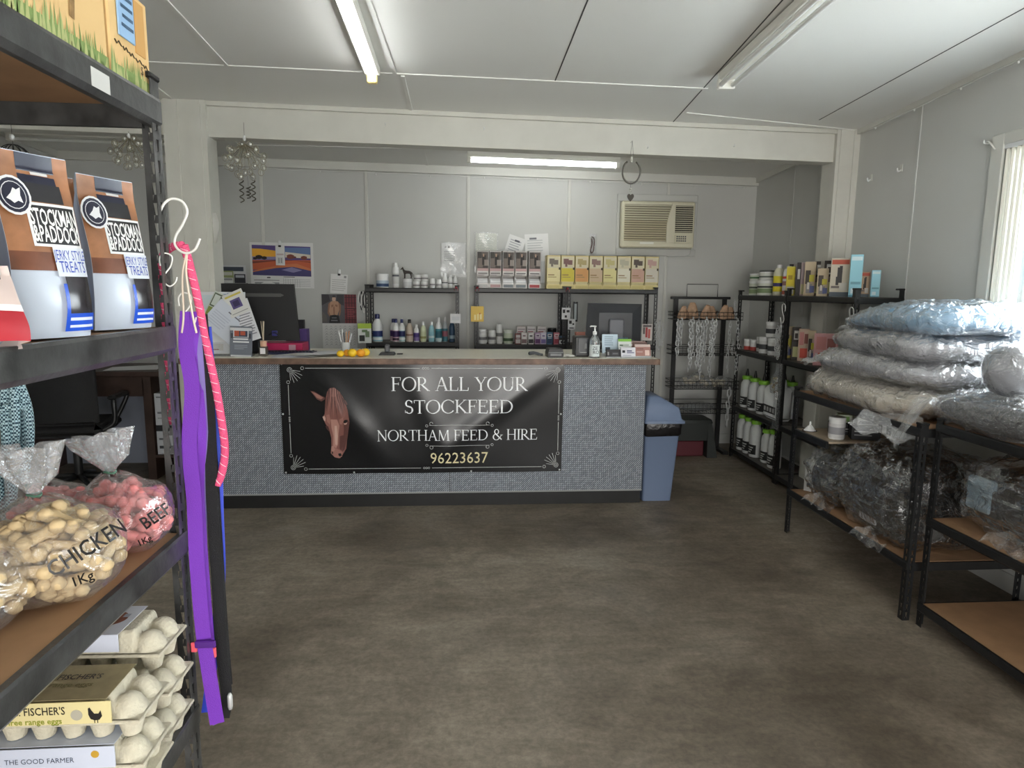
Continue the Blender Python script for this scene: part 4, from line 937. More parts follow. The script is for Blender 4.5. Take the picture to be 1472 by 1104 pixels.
# two-part calendar with a figure photo and a tartan strip
t = sheet('picture_calendar', 'tall calendar with a bare chested figure photo and tartan strip on the back wall', 'calendar', -1.219, 1.255, .335, .545, [], curl=.002)
mb = MB(); pm = [flat(*c) for c in ((96,94,98), (120,50,58), (66,64,68), (190,150,122), (152,112,90), (210,180,158), (40,40,42), (206,206,204), (120,122,126), (70,32,38), (150,74,78), (108,104,100))]
def pc(pts, m, k=0): mb.poly([(-.1675+x*.335, -.003-.0003*k, -.2725+z*.545) for x, z in pts], m)
pc([(0,.48),(1,.48),(1,1),(0,1)], 0); pc([(.66,.48),(1,.48),(1,1),(.66,1)], 1, 1)
for a in (.70,.78,.86,.94): pc([(a,.48),(a+.02,.48),(a+.02,1),(a,1)], 9, 2)
for a in (.54,.64,.74,.84,.94): pc([(.66,a),(1,a),(1,a+.012),(.66,a+.012)], 9, 3)
for k in range(5): pc([(.73,.60+k*.04),(.95-(k % 2)*.05,.60+k*.04),(.95-(k % 2)*.05,.614+k*.04),(.73,.614+k*.04)], 10, 4)
pc([(0,.80),(.25,.88),(.2,1),(0,1)], 2, 2); pc([(.42,.84),(.64,.80),(.64,1),(.45,1)], 2, 2); pc([(0,.5),(.16,.5),(.12,.62),(0,.7)], 11, 2)
pc([(.24,.62),(.44,.62),(.50,.72),(.53,.82),(.47,.87),(.37,.885),(.27,.87),(.20,.83),(.19,.72)], 3, 3)      # torso
pc([(.19,.83),(.25,.86),(.22,.74),(.20,.66),(.26,.62),(.23,.59),(.16,.66)], 4, 4); pc([(.48,.86),(.55,.82),(.55,.70),(.52,.62),(.48,.62),(.50,.72)], 4, 4)
pc([(.31,.88),(.40,.88),(.41,.93),(.385,.97),(.345,.975),(.31,.95),(.30,.91)], 5, 4); pc([(.31,.945),(.40,.945),(.39,.975),(.35,.985),(.315,.97)], 2, 5)
pc([(.28,.76),(.34,.79),(.34,.82),(.27,.81)], 4, 5); pc([(.38,.79),(.45,.77),(.46,.81),(.39,.82)], 4, 5); pc([(.33,.64),(.37,.64),(.37,.78),(.33,.78)], 4, 5)
pc([(.20,.48),(.52,.48),(.48,.62),(.36,.635),(.23,.62)], 6, 5); pc([(.25,.52),(.45,.52),(.44,.54),(.26,.54)], 8, 6); pc([(.28,.57),(.42,.57),(.42,.585),(.28,.585)], 8, 6)
for i in range(7):
    for j in range(4):
        x = .05+i*.135; z = .06+j*.095; pc([(x,z+.004),(x+.068,z+.048),(x+.135 if i < 6 else x+.1,z+.004),(x+.068,z+.040)], 8, 2); pc([(x,z+.048),(x+.068,z+.09),(x+.12,z+.048),(x+.068,z+.084)], 8, 2)
mb.build('calendar_print', pm, t)
# plastic sleeves and loose notes above the shelves
def P_(px, py): return None
sheet('plastic_sleeve_notice', 'notice in a crinkled clear sleeve taped above the bottle shelf end', 'notice', -0.095, 1.872, .235, .33, lines(.1,.55,.45,.78,6,(150,152,152))+[(.12,.2,.86,.9,DK), (.26,.34,.86,.9,DK), (.4,.9,.1,.4,(214,216,216))], sleeve=True)
sheet('plastic_sleeve_notice', 'glossy sleeved sheet rising behind the first white display boxes', 'notice', 0.227, 1.957, .21, .36, lines(.1,.8,.55,.9,5,(196,200,190)), col=(206,208,196), sleeve=True)
sheet('notice', 'tilted white handwritten note above the white display boxes', 'notice', 0.502, 1.994, .17, .24, lines(.15,.8,.25,.85,6,(170,172,176))+[(.4,.7,.78,.86,(90,92,100))], tilt=.32, curl=.01)
sheet('notice', 'larger white note pinned beside the tilted one, above the display boxes', 'notice', 0.730, 2.004, .235, .27, lines(.1,.75,.35,.8,5,(190,192,192))+[(.2,.5,.8,.87,(120,122,126))], tilt=-.06, curl=.008)
sheet('notice', 'plain pale card tucked behind the display box that stands apart', 'notice', 0.790, 1.801, .12, .28, [], col=(206, 208, 208), curl=.003)
# wall brochure rack left of the calendar
t = thing('brochure_rack', 'small wall rack of leaflets between the post and the landscape calendar', 'brochure rack', (-2.210, 6.585, 1.592))
MB().rbox(-.125, .125, -.03, .012, -.02, .035, .003).build('pocket', mat('grey_acrylic', (150, 152, 152), .2), t)
for k, (x0, x1, h, c1, c2, y) in enumerate(((-.12,.118,.205,(206,208,208),(60,70,84),-.004), (-.108,.0,.15,(150,160,110),(206,206,196),-.012), (.01,.112,.12,(48,50,58),(190,192,200),-.014), (-.10,.0,.085,(214,216,216),(150,152,156),-.02))):
    MB().rbox(x0, x1, y-.002, y, 0, h, .0005).build('leaflet', flat(*c1), t)
    MB().box(lerp(x0,x1,.1), lerp(x0,x1,.9), y-.003, y-.0021, h*.72, h*.92).build('leaflet_print', flat(*c2), t)
# paper flap stuck on the near post
tag(MB().grid(lambda u, v: (-1.772+.055*v*(1-abs(u-.6)), 4.90-.02*v, 1.90+.21*u), 6, 4).build('paper_flap', flat(226,226,222)), 'torn white paper flap sticking out from the timber post edge', 'paper')
# leather keeper in a clear bag hung on the wall
t = thing('strap_packet', 'brown leather strap in a clear packet hanging above the gold boxes', 'packet', (1.288, 6.588, 2.148))
MB().tube(spline([(-.012,-.004,-.03),(.010,-.012,-.045),(.014,-.012,-.11),(.006,-.01,-.17),(-.012,-.01,-.185),(-.02,-.01,-.16),(-.008,-.01,-.10),(-.012,-.008,-.045)]), .011, 8, flat=.5).build('leather_strap', mat('brown_leather', (84, 52, 44), .5, noise=(30, .2)), t, True)
MB().rbox(-.036, .036, -.004, -.001, -.028, .0, .001).build('header_card', flat(206,206,206), t)
MB().grid(lambda u, v: (-.036+.072*u, -.026+.006*math.sin(u*5+v*8), -.20+.2*v), 6, 8).build('clear_bag', M_FILM, t, True)

# ================================================================== hanging ornaments
M_CRYSTAL = mat('crystal_bead', (215, 215, 205), .1, metal=.3); M_BRASS = mat('aged_brass', (150, 144, 122), .3, metal=.5)
def ornament(label, loc, drop, n, R, strands, seed):
    t = thing('hanging_ornament', label, 'ornament', loc); rn = random.Random(seed)
    MB().tube([(0,0,0),(0,0,-drop)], .0012, 5).build('cord', M_BLACK, t)
    MB().ball((0,0,-drop*.75), .011, .011, .02, 10).build('bead_drop', M_WHITE, t, True)
    wire = MB(); bead = MB(); c = (0,0,-drop-R)
    for i in range(n):
        a = i*2.4; z = 1-2*(i+.5)/n; r = math.sqrt(1-z*z)
        p = Vector((r*math.cos(a)*R*1.15, r*math.sin(a)*R*1.15, -drop-R+z*R))
        wire.tube(spline([(0,0,-drop), (p.x*.6, p.y*.6, (p.z-drop)*.5-.01), tuple(p)], 4), .0018, 5)
        pts = [(p.x+.020*math.cos(q*PI/5), p.y, p.z+.024*math.sin(q*PI/5)) for q in range(10)]; wire.tube(pts, .0020, 5, closed=True)
        bead.ball(tuple(p), .008+.005*rn.random(), None, None, 8)
    wire.build('wire_scroll', M_BRASS, t, True); bead.build('bead_cluster', M_CRYSTAL, t, True)
    for (dx, l0, l1) in strands:
        s = MB()
        pts = [(dx+.014*math.cos(k*.9), .014*math.sin(k*.9), -drop-2*R-l0-(l1-l0)*k/24) for k in range(25)]; s.tube(pts, .004, 5)
        s.build('spiral_strand', mat('dark_metal_spiral', (84, 80, 68), .4, metal=.6), t, True)
        MB().tube([(dx*.6,0,-drop-2*R+.02),(dx,0,-drop-2*R-l0)], .0008, 4).build('cord', M_BLACK, t)
    return t
ornament('beaded wire wind chime with spiral drops hanging from the beam near the post', (-1.520, 4.88, 2.723), .14, 26, .115, [(-.035, .02, .17), (.045, .02, .16), (.012, .06, .14)], 2)
ornament('beaded wire ornament hanging over the desk, seen through the near shelf', (-2.295, 4.88, 2.642), .04, 24, .10, [], 5)
t = thing('wire_ornament', 'dark wire globe on a white bead hanging at the far end over the desk', 'ornament', (-3.058, 4.88, 2.699))
MB().tube([(0,0,.0),(0,0,-.16)], .0015, 5).build('cord', M_BLACK, t)
MB().ball((0,0,-.115), .016, .016, .022, 10).build('bead_drop', M_WHITE, t, True)
for k in range(6):
    a = k*PI/6; MB().tube([(.10*math.sin(q*PI/10)*math.cos(a), .10*math.sin(q*PI/10)*math.sin(a), -.16-.11*(1-math.cos(q*PI/10))) for q in range(11)]+[(-.10*math.sin(q*PI/10)*math.cos(a), -.10*math.sin(q*PI/10)*math.sin(a), -.16-.11*(1-math.cos(q*PI/10))) for q in range(9, 0, -1)], .003, 5, closed=True).build('wire_hoop', mat('dark_wire', (60, 60, 60), .4, metal=.5), t, True)
t = thing('horseshoe_ornament', 'horseshoe with a little heart dangling from the beam', 'ornament', (1.224, 4.87, 2.666))
MB().tube([(0,.05,.0),(0,0,.004),(-.012,0,-.10)], .001, 4).build('cord', M_BLACK, t); MB().tube([(0,0,.004),(.012,0,-.10)], .001, 4).build('cord', M_BLACK, t)
for k in range(3): MB().ball((0,0,-.115-.014*k), .010-.001*k, n=8).build('bead', M_CRYSTAL, t, True)
pts = [(.066*math.sin(a), 0, -.215-.082*math.cos(a)) for a in [math.radians(d) for d in range(-150, 151, 12)]]
MB().tube(pts, .011, 8, flat=.6).build('horseshoe', mat('worn_steel', (112, 110, 104), .35, metal=.8), t, True)
MB().tube([(0,0,-.285),(-.002,0,-.33)], .001, 4).build('cord', M_BLACK, t)
for k in range(2): MB().ball((-.001,0,-.335-.016*k), .009, n=8).build('bead', M_CRYSTAL, t, True)
hp = [(0,-.425),(-.016,-.408),(-.025,-.392),(-.024,-.378),(-.014,-.370),(-.004,-.374),(0,-.380),(.004,-.374),(.014,-.370),(.024,-.378),(.025,-.392),(.016,-.408)]
MB().prism(hp, -.004, .004).build('heart', mat('dark_heart', (70, 66, 60), .4, metal=.5), t)
# fairy light string along the back cornice and window wall
t = thing('light_string', 'thin white string of small bulbs tacked under the back cornice', 'light string', (0,0,0))
pts = []
for i in range(61):
    x = lerp(-2.3, 2.88, i/60); pts.append((x, 6.555, zc(x, 6.56)-.088-.010*math.sin(i*PI/5)**2))
MB().tube(pts, .0025, 5).build('wire', M_WIREW, t, True)
for i in range(5, 60, 6):
    MB().ball((pts[i][0], pts[i][1]-.006, pts[i][2]-.010), .006, .006, .009, 8).build('bulb', M_WIREW, t, True)
t = thing('light_string', 'thin white string of small bulbs tacked along the top of the window wall', 'light string', (0,0,0))
pts = [(2.915, lerp(1.6, 4.8, i/40), zc(2.92, lerp(1.6, 4.8, i/40))-.042-.006*math.sin(i*PI/5)**2) for i in range(41)]
MB().tube(pts, .0025, 5).build('wire', M_WIREW, t, True)
for i in range(3, 40, 5): MB().ball((pts[i][0]-.004, pts[i][1], pts[i][2]-.008), .006, .006, .009, 8).build('bulb', M_WIREW, t, True)

# ================================================================== things on the counter
ZC = 1.102
# large monitor seen from behind
t = thing('monitor', 'large flat black monitor turned away on the counter end by the post', 'monitor', (-1.575, 5.02, ZC), rot=(0, 0, .03))
MB().prism([(-.318,.10),(.345,.095),(.318,.515),(-.318,.515)], -.012, .022).build('back_shell', mat('black_monitor', (26, 27, 29), .42), t)
MB().prism([(-.12,.445),(.22,.445),(.245,.432),(.22,.42),(-.12,.42)], -.016, -.011).build('slot_highlight', mat('slot_sheen', (86, 86, 84), .35), t)  # lighter strip: the highlight along the groove, painted on
MB().rbox(-.05, .05, .0, .03, .0, .20, .008).build('stand_neck', M_SATIN, t)
MB().rbox(-.10, .05, -.06, .12, .0, .012, .004).build('stand_base', M_SATIN, t)
MB().tube(spline([(.12,-.014,.135),(.17,-.03,.155),(.20,-.03,.13),(.15,-.03,.10)]), .004, 6).build('cable', M_SATIN, t, True)
MB().rbox(.150, .190, -.03, -.012, .13, .17, .004).build('plug', mat('blue_plug', (54, 54, 120), .4), t)
# leaflets standing in a clear holder in front of the monitor
t = thing('brochure_holder', 'clear stand crammed with fanned white leaflets in front of the large monitor', 'brochure holder', (-1.685, 4.80, ZC))
MB().rbox(-.17, .175, -.005, .0, .0, .10, .002).build('holder_front', plastic_film('acrylic', gloss=.2, milky=.08, scale=2, strength=.05), t)
MB().rbox(-.17, .175, -.005, .06, .0, .006, .002).build('holder_base', mat('grey_acrylic'), t)
def leaf(x, z, w, h, y, tilt, col, prints, nm='leaflet'):
    o = MB().rbox(-w/2, w/2, -.001, .001, -h/2, h/2, .0004).build(nm, flat(*col), t, loc=(x, y, z), rot=(-.10, tilt, 0))
    mats = []; mb = MB()
    for k, (a, b, c, e, rgb) in enumerate(prints):
        mm = flat(*rgb)
        if mm not in mats: mats.append(mm)
        mb.poly([(-w/2+u*w, -.0015-.00012*k, -h/2+v*h) for u, v in ((a,c),(b,c),(b,e),(a,e))], mats.index(mm))
    if prints: mb.build('leaflet_print', mats, o)
    return o
leaf(-.03, .235, .315, .44, .035, .0, (222,224,226), [(.02,.35,.72,.95,(206,220,224)), (.3,.6,.90,.97,(150,170,196)), (.6,.97,.72,.98,(90,120,180)), (.06,.25,.22,.27,(40,110,176)), (.05,.5,.05,.16,(206,202,196)), (.15,.4,.06,.075,(150,70,60)), (.05,.4,.4,.42,GRY)])
leaf(-.055, .345, .135, .20, .024, .45, (200,206,196), [(.05,.95,.45,.95,(92,104,84)), (.1,.4,.5,.9,(206,214,206)), (.5,.8,.55,.85,(214,216,210)), (.05,.95,.05,.42,(132,150,70))])
leaf(.075, .375, .15, .17, .018, -.42, (218,218,214), [(.1,.9,.82,.90,(206,190,90)), (.25,.75,.30,.70,(90,80,130)), (.35,.65,.38,.62,(60,50,92)), (.1,.9,.1,.13,GRY)])
leaf(.115, .245, .17, .30, .012, -.32, (220,221,224), lines(.35,.92,.12,.92,13,(140,140,146)))
leaf(-.005, .245, .25, .215, .006, .72, (206,212,222), [(.40,.80,.80,.84,(110,110,120))]+lines(.08,.6,.15,.65,6,(186,192,206)))
leaf(.10, .125, .11, .12, .0, .25, (222,222,224), [(.1,.9,.1,.9,(214,216,220)), (.3,.5,.4,.9,(52,52,56)), (.65,.8,.6,.95,(52,52,56))])
t = thing('brochure', 'grey brochure with an orange picture standing in front of the white leaflets', 'brochure', (-1.576, 4.755, ZC), rot=(-.06, .03, 0))
MB().rbox(-.076, .076, 0, .010, 0, .215, .001).build('cover', flat(110,116,126), t)
mb = MB(); mm = [flat(*c) for c in ((206,208,210), (180,84,58), (60,66,84), (226,228,230), (150,156,164), (60,64,72))]
for k, (a, b, c, e, m) in enumerate(((-.076,.076,.185,.205,0), (-.052,.052,.138,.187,3), (-.046,.046,.141,.184,2), (-.046,-.012,.146,.184,1), (-.004,.030,.152,.180,1), (-.07,-.055,.13,.165,5), (.055,.07,.13,.165,5), (-.052,.050,.120,.130,3), (-.054,.056,.100,.110,3), (-.045,.045,.078,.083,4), (-.045,.045,.066,.071,4), (-.045,.02,.054,.059,4), (-.07,.07,.0,.012,0))):
    mb.face_xz(a, b, c, e, -.0008-.0001*k, m)
mb.build('cover_print', mm, t)
# reed diffuser
t = thing('reed_diffuser', 'reed diffuser bottle with a pale wooden collar next to the grey brochure', 'diffuser', (-1.429, 4.80, ZC))
MB().rbox(-.026, .026, -.026, .026, 0, .070, .006).build('glass_bottle', mat('smoky_glass', (140, 132, 124), .08, trans=.6), t)
MB().rbox(-.018, .018, -.0268, -.0262, .018, .06, .0002).build('label', flat(222,220,222), t)
MB().lathe([(.022, .070), (.022, .108), (.010, .110)], 18).build('wood_collar', mat('pale_wood', (214, 168, 142), .5), t, 40)
for a, b in ((-.012, .002), (.010, .0), (.002, .006)):
    MB().tube([(0, 0, .10), (a, b, .25)], .0026, 6).build('reed', mat('reed', (206, 190, 166), .6), t)
# pink box file and dark wallets under the monitor
t = thing('box_file', 'crimson box file lying on the counter under the monitor corner', 'box file', (-1.397, 5.13, ZC))
MB().rbox(-.12, .185, -.10, .10, 0, .075, .004).build('case', mat('crimson_card', (176, 34, 84), .4), t)
MB().box(.085, .135, -.1012, -.0995, .012, .062).build('spine_label', flat(186,150,160), t)
carton('purple carton standing behind the crimson box file', (-1.267, 5.25, ZC), .10, .09, .17, (72,52,110), [(.1,.9,.3,.4,(150,60,110))])
carton('black case standing behind the purple carton', (-1.342, 5.365, ZC), .14, .06, .235, (26,26,30))
t = thing('keyboard', 'dark blue keyboard lying along the counter in front of the box file', 'keyboard', (-1.300, 4.97, ZC), .02)
MB().rbox(-.20, .20, -.06, .06, 0, .018, .006).build('case', mat('navy_plastic', (34, 40, 72), .35), t)
mb = MB()
for i in range(15):
    for j in range(4): mb.rbox(-.185+i*.0247, -.185+i*.0247+.020, -.05+j*.025, -.05+j*.025+.02, .017, .024, .002)
mb.build('key_block', mat('navy_key', (26, 28, 46), .4), t)
for k, (px, y, rz, lb, w, h) in enumerate(((420, 4.78, .1, 'lowest of the loose papers beside the reed diffuser', .26, .20), (432, 4.80, -.25, 'middle of the loose papers beside the reed diffuser', .28, .19), (447, 4.79, .3, 'top loose paper nearest the fruit', .24, .17), (466, 4.90, -.1, 'white sheet lying behind the fruit', .22, .2))):
    f = lambda u, v, w=w, h=h, k=k: (-w/2+u*w, -h/2+v*h, .003+.004*k+.010*math.sin(u*PI)*abs(math.sin(v*4+k)))
    tag(MB().grid(f, 10, 8).build('loose_paper', [flat(206,210,222), flat(214,214,210), flat(222,222,222), flat(216,218,222)][k], None, True, (-1.230+(px-420)*.0051, y, ZC), (0,0,rz)), lb, 'paper', 'loose papers on the counter')
# pen pot with pens
t = thing('pen_pot', 'white pen pot full of pens in front of the tartan calendar', 'pen pot', (-0.889, 5.02, ZC))
MB().lathe([(.030,0),(.034,.085),(.031,.085),(.027,.006),(0,.006)], 18).build('pot', mat('glass_pot', (206, 208, 206), .2), t, 40)
for k, (a, b, l, c) in enumerate(((-.05,.0,.17,(222,222,220)), (-.025,.01,.18,(230,230,230)), (.01,-.01,.165,(190,150,110)), (.03,.0,.17,(170,110,70)), (.045,.01,.15,(214,216,220)), (-.01,-.015,.16,(60,60,64)))):
    MB().tube([(a*.3,b*.3,.01),(a,b,l)], .0045, 6).build('pen', flat(*c), t)
# oranges
M_OR = mat('orange_peel', (236, 160, 36), .45, noise=(25, .08), bump=(120, .15)); M_LE = mat('lemon_peel', (240, 196, 40), .45, noise=(25, .06), bump=(120, .15))
for px, y, r, m, lb, nm in ((490, 4.75, .026, M_LE, 'small yellow lemon nearest the pen pot', 'lemon'), (497.5, 4.80, .027, M_OR, 'orange tucked behind the small lemon', 'orange'), (506.5, 4.75, .033, M_LE, 'middle yellow fruit, broadest of the row on the counter', 'lemon'), (518, 4.76, .031, M_OR, 'deep orange fruit towards the end of the fruit row', 'orange'), (523, 4.82, .031, M_LE, 'yellow fruit raised at the end of the fruit row', 'lemon')):
    x = -0.879+(px-490)*.00508
    t = thing(nm, lb, 'fruit', (x, y, ZC), group='citrus fruit on the counter')
    MB().ball((0,0,r*.92), r*1.05, r, r*.92, 18).build('peel', m, t, True)
    MB().lathe([(.003,0),(.0035,.002),(0,.003)], 8, (0.004,0,r*1.83)).build('stalk', mat('green_stalk', (92, 96, 50), .7), t)
# small card reader stand and pen
t = thing('card_reader_stand', 'small black stand lying on the counter past the fruit', 'stand', (-0.568, 4.93, ZC))
MB().prism([(-.06,0),(.06,0),(.05,.018),(-.045,.018)], -.05, .05).build('base', M_SATIN, t); MB().rbox(-.018, .018, -.01, .03, .016, .075, .008).build('post', mat('grey_plastic', (92, 94, 98), .4), t)
tag(MB().tube([(-.022,0,.004),(.02,.012,.004)], .0045, 8).build('pen', M_SATIN, None, False, (-0.475, 4.94, ZC)), 'short black pen lying beside the black stand', 'pen')
# till end of the counter
t = thing('barcode_scanner', 'dark grey handheld scanner lying on the counter', 'scanner', (0.541, 4.86, ZC), -.25)
MB().tube(spline([(-.045,0,.018),(-.01,0,.022),(.03,0,.014),(.055,0,.010)]), [.017]*2+[.0165]*4+[.014]*6+[.011]*6+[.010], 10, flat=.8).build('body', mat('grey_scanner', (78, 82, 86), .4), t, True)
MB().ball((-.047,0,.018), .010, .016, .014, 10).build('scan_window', M_BLACK, t, True)
t = thing('payment_terminal', 'black payment terminal with a pale rim on the counter', 'payment terminal', (0.674, 4.80, ZC), .05)
MB().prism([(-.056,0),(.056,0),(.058,.03),(.05,.062),(-.05,.062),(-.058,.03)], -.06, .07).build('case', M_SATIN, t)
MB().rbox(-.042, .042, -.062, -.058, .012, .03, .002).build('paper_slot', mat('grey_slot', (120, 122, 124), .4), t)
MB().rbox(-.042, .042, -.03, .06, .0615, .064, .001).build('screen', mat('grey_screen', (70, 74, 78), .2), t)
MB().rbox(-.056, .056, -.061, -.05, .034, .040, .002).build('rim', mat('pale_rim', (150, 154, 156), .3), t)  # strip in a paler grey than the case
t = thing('receipt', 'crumpled white receipt lying between the terminal and the printer', 'receipt', (0.776, 4.78, ZC), .2)
MB().grid(lambda u, v: (-.055+.11*u, -.03+.06*v, .002+.018*abs(math.sin(u*5+v*2))*(.4+.6*v)), 12, 6).build('paper_strip', flat(216,214,208), t, True)
t = thing('receipt_printer', 'black receipt printer on the counter beside the sanitiser', 'printer', (0.888, 4.88, ZC))
MB().rbox(-.058, .052, -.07, .07, 0, .150, .008).build('case', mat('dark_grey_case', (52, 53, 55), .4), t)
MB().rbox(-.034, .048, -.073, -.069, .022, .135, .003).build('front_cover', mat('smoked_panel', (70, 74, 78), .18), t)
MB().rbox(-.020, .03, -.0745, -.072, .028, .036, .001).build('paper_exit', mat('pale_rim'), t)
MB().rbox(.012, .030, -.0745, -.072, .06, .10, .001).build('window_strip', mat('grey_slot'), t)
# sanitiser
t = thing('sanitiser_bottle', 'clear hand sanitiser pump bottle standing on the counter edge', 'bottle', (0.962, 4.74, ZC))
MB().lathe([(.036,0),(.039,.006),(.039,.115),(.036,.135),(.020,.158),(.014,.165),(.014,.175)], 22).build('bottle_body', mat('clear_gel', (214, 220, 222), .06, trans=.75), t, 40)
MB().lathe([(.0396,.012),(.0396,.098)], 22, a0=PI*1.08, a1=PI*1.92).build('label', flat(214,222,222), t, 40)
mb = MB(); mb.text('ZE', .034, facing(-.004, -.0415, .072)); mb.text('RO', .034, facing(.004, -.0415, .042)); mb.build('lettering', flat(46,52,56), t)
MB().lathe([(.016,.172),(.016,.192),(.007,.196),(.0055,.225),(.011,.226),(.012,.234),(0,.236)], 14).build('pump', M_WHITE, t, 40)
MB().tube([(0,0,.231),(-.03,0,.232),(-.036,0,.226)], .005, 8).build('spout', M_WHITE, t, True); MB().tube([(0,0,.17),(.004,0,.02)], .003, 6).build('dip_tube', M_WHITE, t)
# small monitor seen from behind
t = thing('monitor', 'smaller dark monitor turned away, on a grey stand behind the printer', 'monitor', (1.215, 5.22, ZC), rot=(0,0,.0))
a = [(-.232,.085),(.222,.085),(.222,.385),(-.215,.39)]; b = [(-.135,.10),(.135,.10),(.135,.315),(-.135,.315)]
mb = MB(); mb.add([(x,.03,z) for x,z in a]+[(x,.0,z) for x,z in a]+[(x,-.05,z) for x,z in b],
   [(0,1,2,3),(0,4,5,1),(1,5,6,2),(2,6,7,3),(3,7,4,0),(4,8,9,5),(5,9,10,6),(6,10,11,7),(7,11,8,4),(11,10,9,8)])
mb.build('back_shell', mat('charcoal_shell', (60, 62, 66), .38), t)
MB().rbox(-.058, .062, -.085, -.048, .0, .265, .008).build('stand_neck', mat('grey_stand', (104, 106, 112), .42), t)
MB().rbox(-.12, .12, -.14, .07, 0, .012, .005).build('stand_base', mat('grey_stand'), t)
carton('reddish carton lying behind the receipt printer', (0.965, 5.33, ZC), .09, .07, .15, (170,110,96), [(.1,.9,.3,.6,(206,170,150)), (.2,.7,.65,.85,(120,70,60))])
# card and leaflet holders
def holder(label, px, y, w, h, tilt, col, prints, rz=0.0, base=None, z0=0.0):
    t = thing('card_holder', label, 'card holder', (px, y, ZC+z0), rot=(tilt, 0, rz))
    MB().rbox(-w/2, w/2, -.004, .012, 0, h, .001).build('card_stack', flat(*col), t)
    mats = []; mb = MB()
    for k, (a, b, c, e, rgb) in enumerate(prints):
        mm = flat(*rgb)
        if mm not in mats: mats.append(mm)
        mb.poly([(-w/2+u*w, -.0048-.00012*k, v*h) for u, v in ((a,c),(b,c),(b,e),(a,e))], mats.index(mm))
    mb.build('card_print', mats, t)
    MB().rbox(-w/2-.004, w/2+.004, -.010, .016, -.002, h*.12, .002).build('ledge', base or mat('clear_ledge', (176, 180, 182), .15), t)
    return t
holder('pale blue leaflet stack leaning beside the sanitiser bottle', 1.109, 4.87, .118, .165, -.22, (196,214,226), lines(.15,.7,.45,.92,5,(140,160,176))+[(.2,.5,.24,.40,(70,86,96)), (.15,.85,.1,.16,(110,110,116))], -.06)
holder('black business card stack at the counter edge under the blue leaflets', 1.106, 4.735, .108, .062, -.25, (44,42,46), [(.08,.18,.3,.7,(150,150,150)), (.4,.85,.3,.65,(66,66,70)), (.45,.8,.45,.55,(110,110,112))])
holder('blue sky picture cards behind the green topped cards', 1.210, 4.90, .095, .135, -.22, (120,176,206), [(0,1,.0,.22,(96,150,80)), (0,1,.72,.98,(40,50,60)), (.3,.6,.8,.95,(150,160,160)), (.1,.9,.35,.55,(150,206,230))])
holder('green topped white card stack between the black and pink cards', 1.208, 4.80, .10, .135, -.25, (216,220,216), [(0,1,.86,1,(130,190,70)), (.1,.8,.62,.70,(170,180,170)), (.1,.35,.6,.68,(90,110,90))])
holder('white business cards with a black dog mark at the counter edge', 1.215, 4.73, .108, .078, -.22, (220,220,226), [(.08,.28,.48,.72,(40,40,52)), (.4,.75,.6,.72,(90,90,120)), (.4,.9,.44,.54,(120,120,150)), (.1,.7,.2,.26,(150,150,170))])
holder('rolled pinkish leaflets at the back of the card holders', 1.339, 4.92, .13, .11, -.3, (190,160,154), [(.05,.95,.55,.9,(176,140,136)), (.1,.8,.68,.78,(220,206,200)), (.7,.9,.6,.85,(120,80,78)), (.05,.95,.1,.45,(200,180,172))], .05)
holder('dusty pink card stack with a round pale badge at the counter end', 1.328, 4.745, .118, .10, -.25, (168,122,112), [(.0,1,.8,1,(206,186,178)), (.64,.92,.16,.56,(232,206,196)), (.1,.5,.4,.46,(206,180,170)), (.1,.55,.62,.68,(120,80,74))])
holder('brown striped cards tucked behind the dusty pink cards', 1.332, 4.83, .11, .11, -.25, (120,92,86), [(.0,1,.5,.62,(214,200,190)), (.2,.8,.72,.86,(90,66,62))])

# ================================================================== behind: desk, chair, boxes
M_DESK = mat('dark_timber', (62, 46, 40), .5, noise=(8, .25))
t = thing('office_desk', 'dark timber desk with panelled end behind the near shelf', 'desk', (-3.06, 5.45, 0))
MB().rbox(-.55, .75, 0, .62, .865, .905, .004).build('desk_top', M_DESK, t)
MB().box(-.55, .46, .02, .05, .70, .865).build('apron', M_DESK, t)
MB().box(.455, .52, .02, .60, 0, .865).build('end_panel', M_DESK, t); MB().box(-.55, -.50, .02, .60, 0, .865).build('end_panel', M_DESK, t)
MB().box(-.50, .455, .56, .58, .0, .865).build('modesty_panel', mat('blue_grey_board', (140, 146, 160), .6), t)
MB().box(.52, .75, .02, .60, .185, .208).build('low_shelf', M_DESK, t); MB().box(.735, .755, .02, .60, 0, .865).build('end_panel', M_DESK, t)
for k, (w, h, z, lb) in enumerate(((.20, .13, .905, 'white papers lying on the desk top behind the near shelf'),)):
    tag(MB().grid(lambda u, v: (-.2+.4*u, -.13+.26*v, .002+.012*u*v), 6, 4).build('loose_paper', flat(214,216,218), None, True, (-2.75, 5.66, .906), (0,0,.2)), lb, 'paper')
carton('white archive carton with black band, lower of the two under the desk', (-2.437, 5.62, .209), .185, .26, .245, (196,200,206), [(0,1,.80,1,(28,30,36)), (.1,.5,.5,.56,(90,94,100)), (.1,.8,.2,.3,(60,64,70))])
carton('white archive carton stacked on the lower one under the desk', (-2.437, 5.62, .456), .185, .26, .265, (200,204,210), [(.08,.5,.86,.9,(110,114,120)), (.1,.45,.36,.42,(120,124,130)), (.7,.95,.4,.52,(30,32,38)), (.1,.9,.2,.24,(150,154,160))])
t = thing('office_chair', 'black swivel office chair with loop armrests at the desk', 'chair', (-2.98, 5.02, 0), .15)
M_CH = mat('black_fabric', (20, 20, 22), .8, bump=(90, .2))
MB().grid(lambda u, v: (-.25+.5*u, .20*math.sin(v*PI*.5)*0-.02+.05*math.sin(u*PI), .60+.42*v-.03*(abs(u-.5)*2)**2*(1-v)), 10, 8).build('backrest_face', M_CH, t, True)
MB().rbox(-.26, .26, -.07, -.01, .56, 1.02, .03).build('backrest', M_CH, t, True)
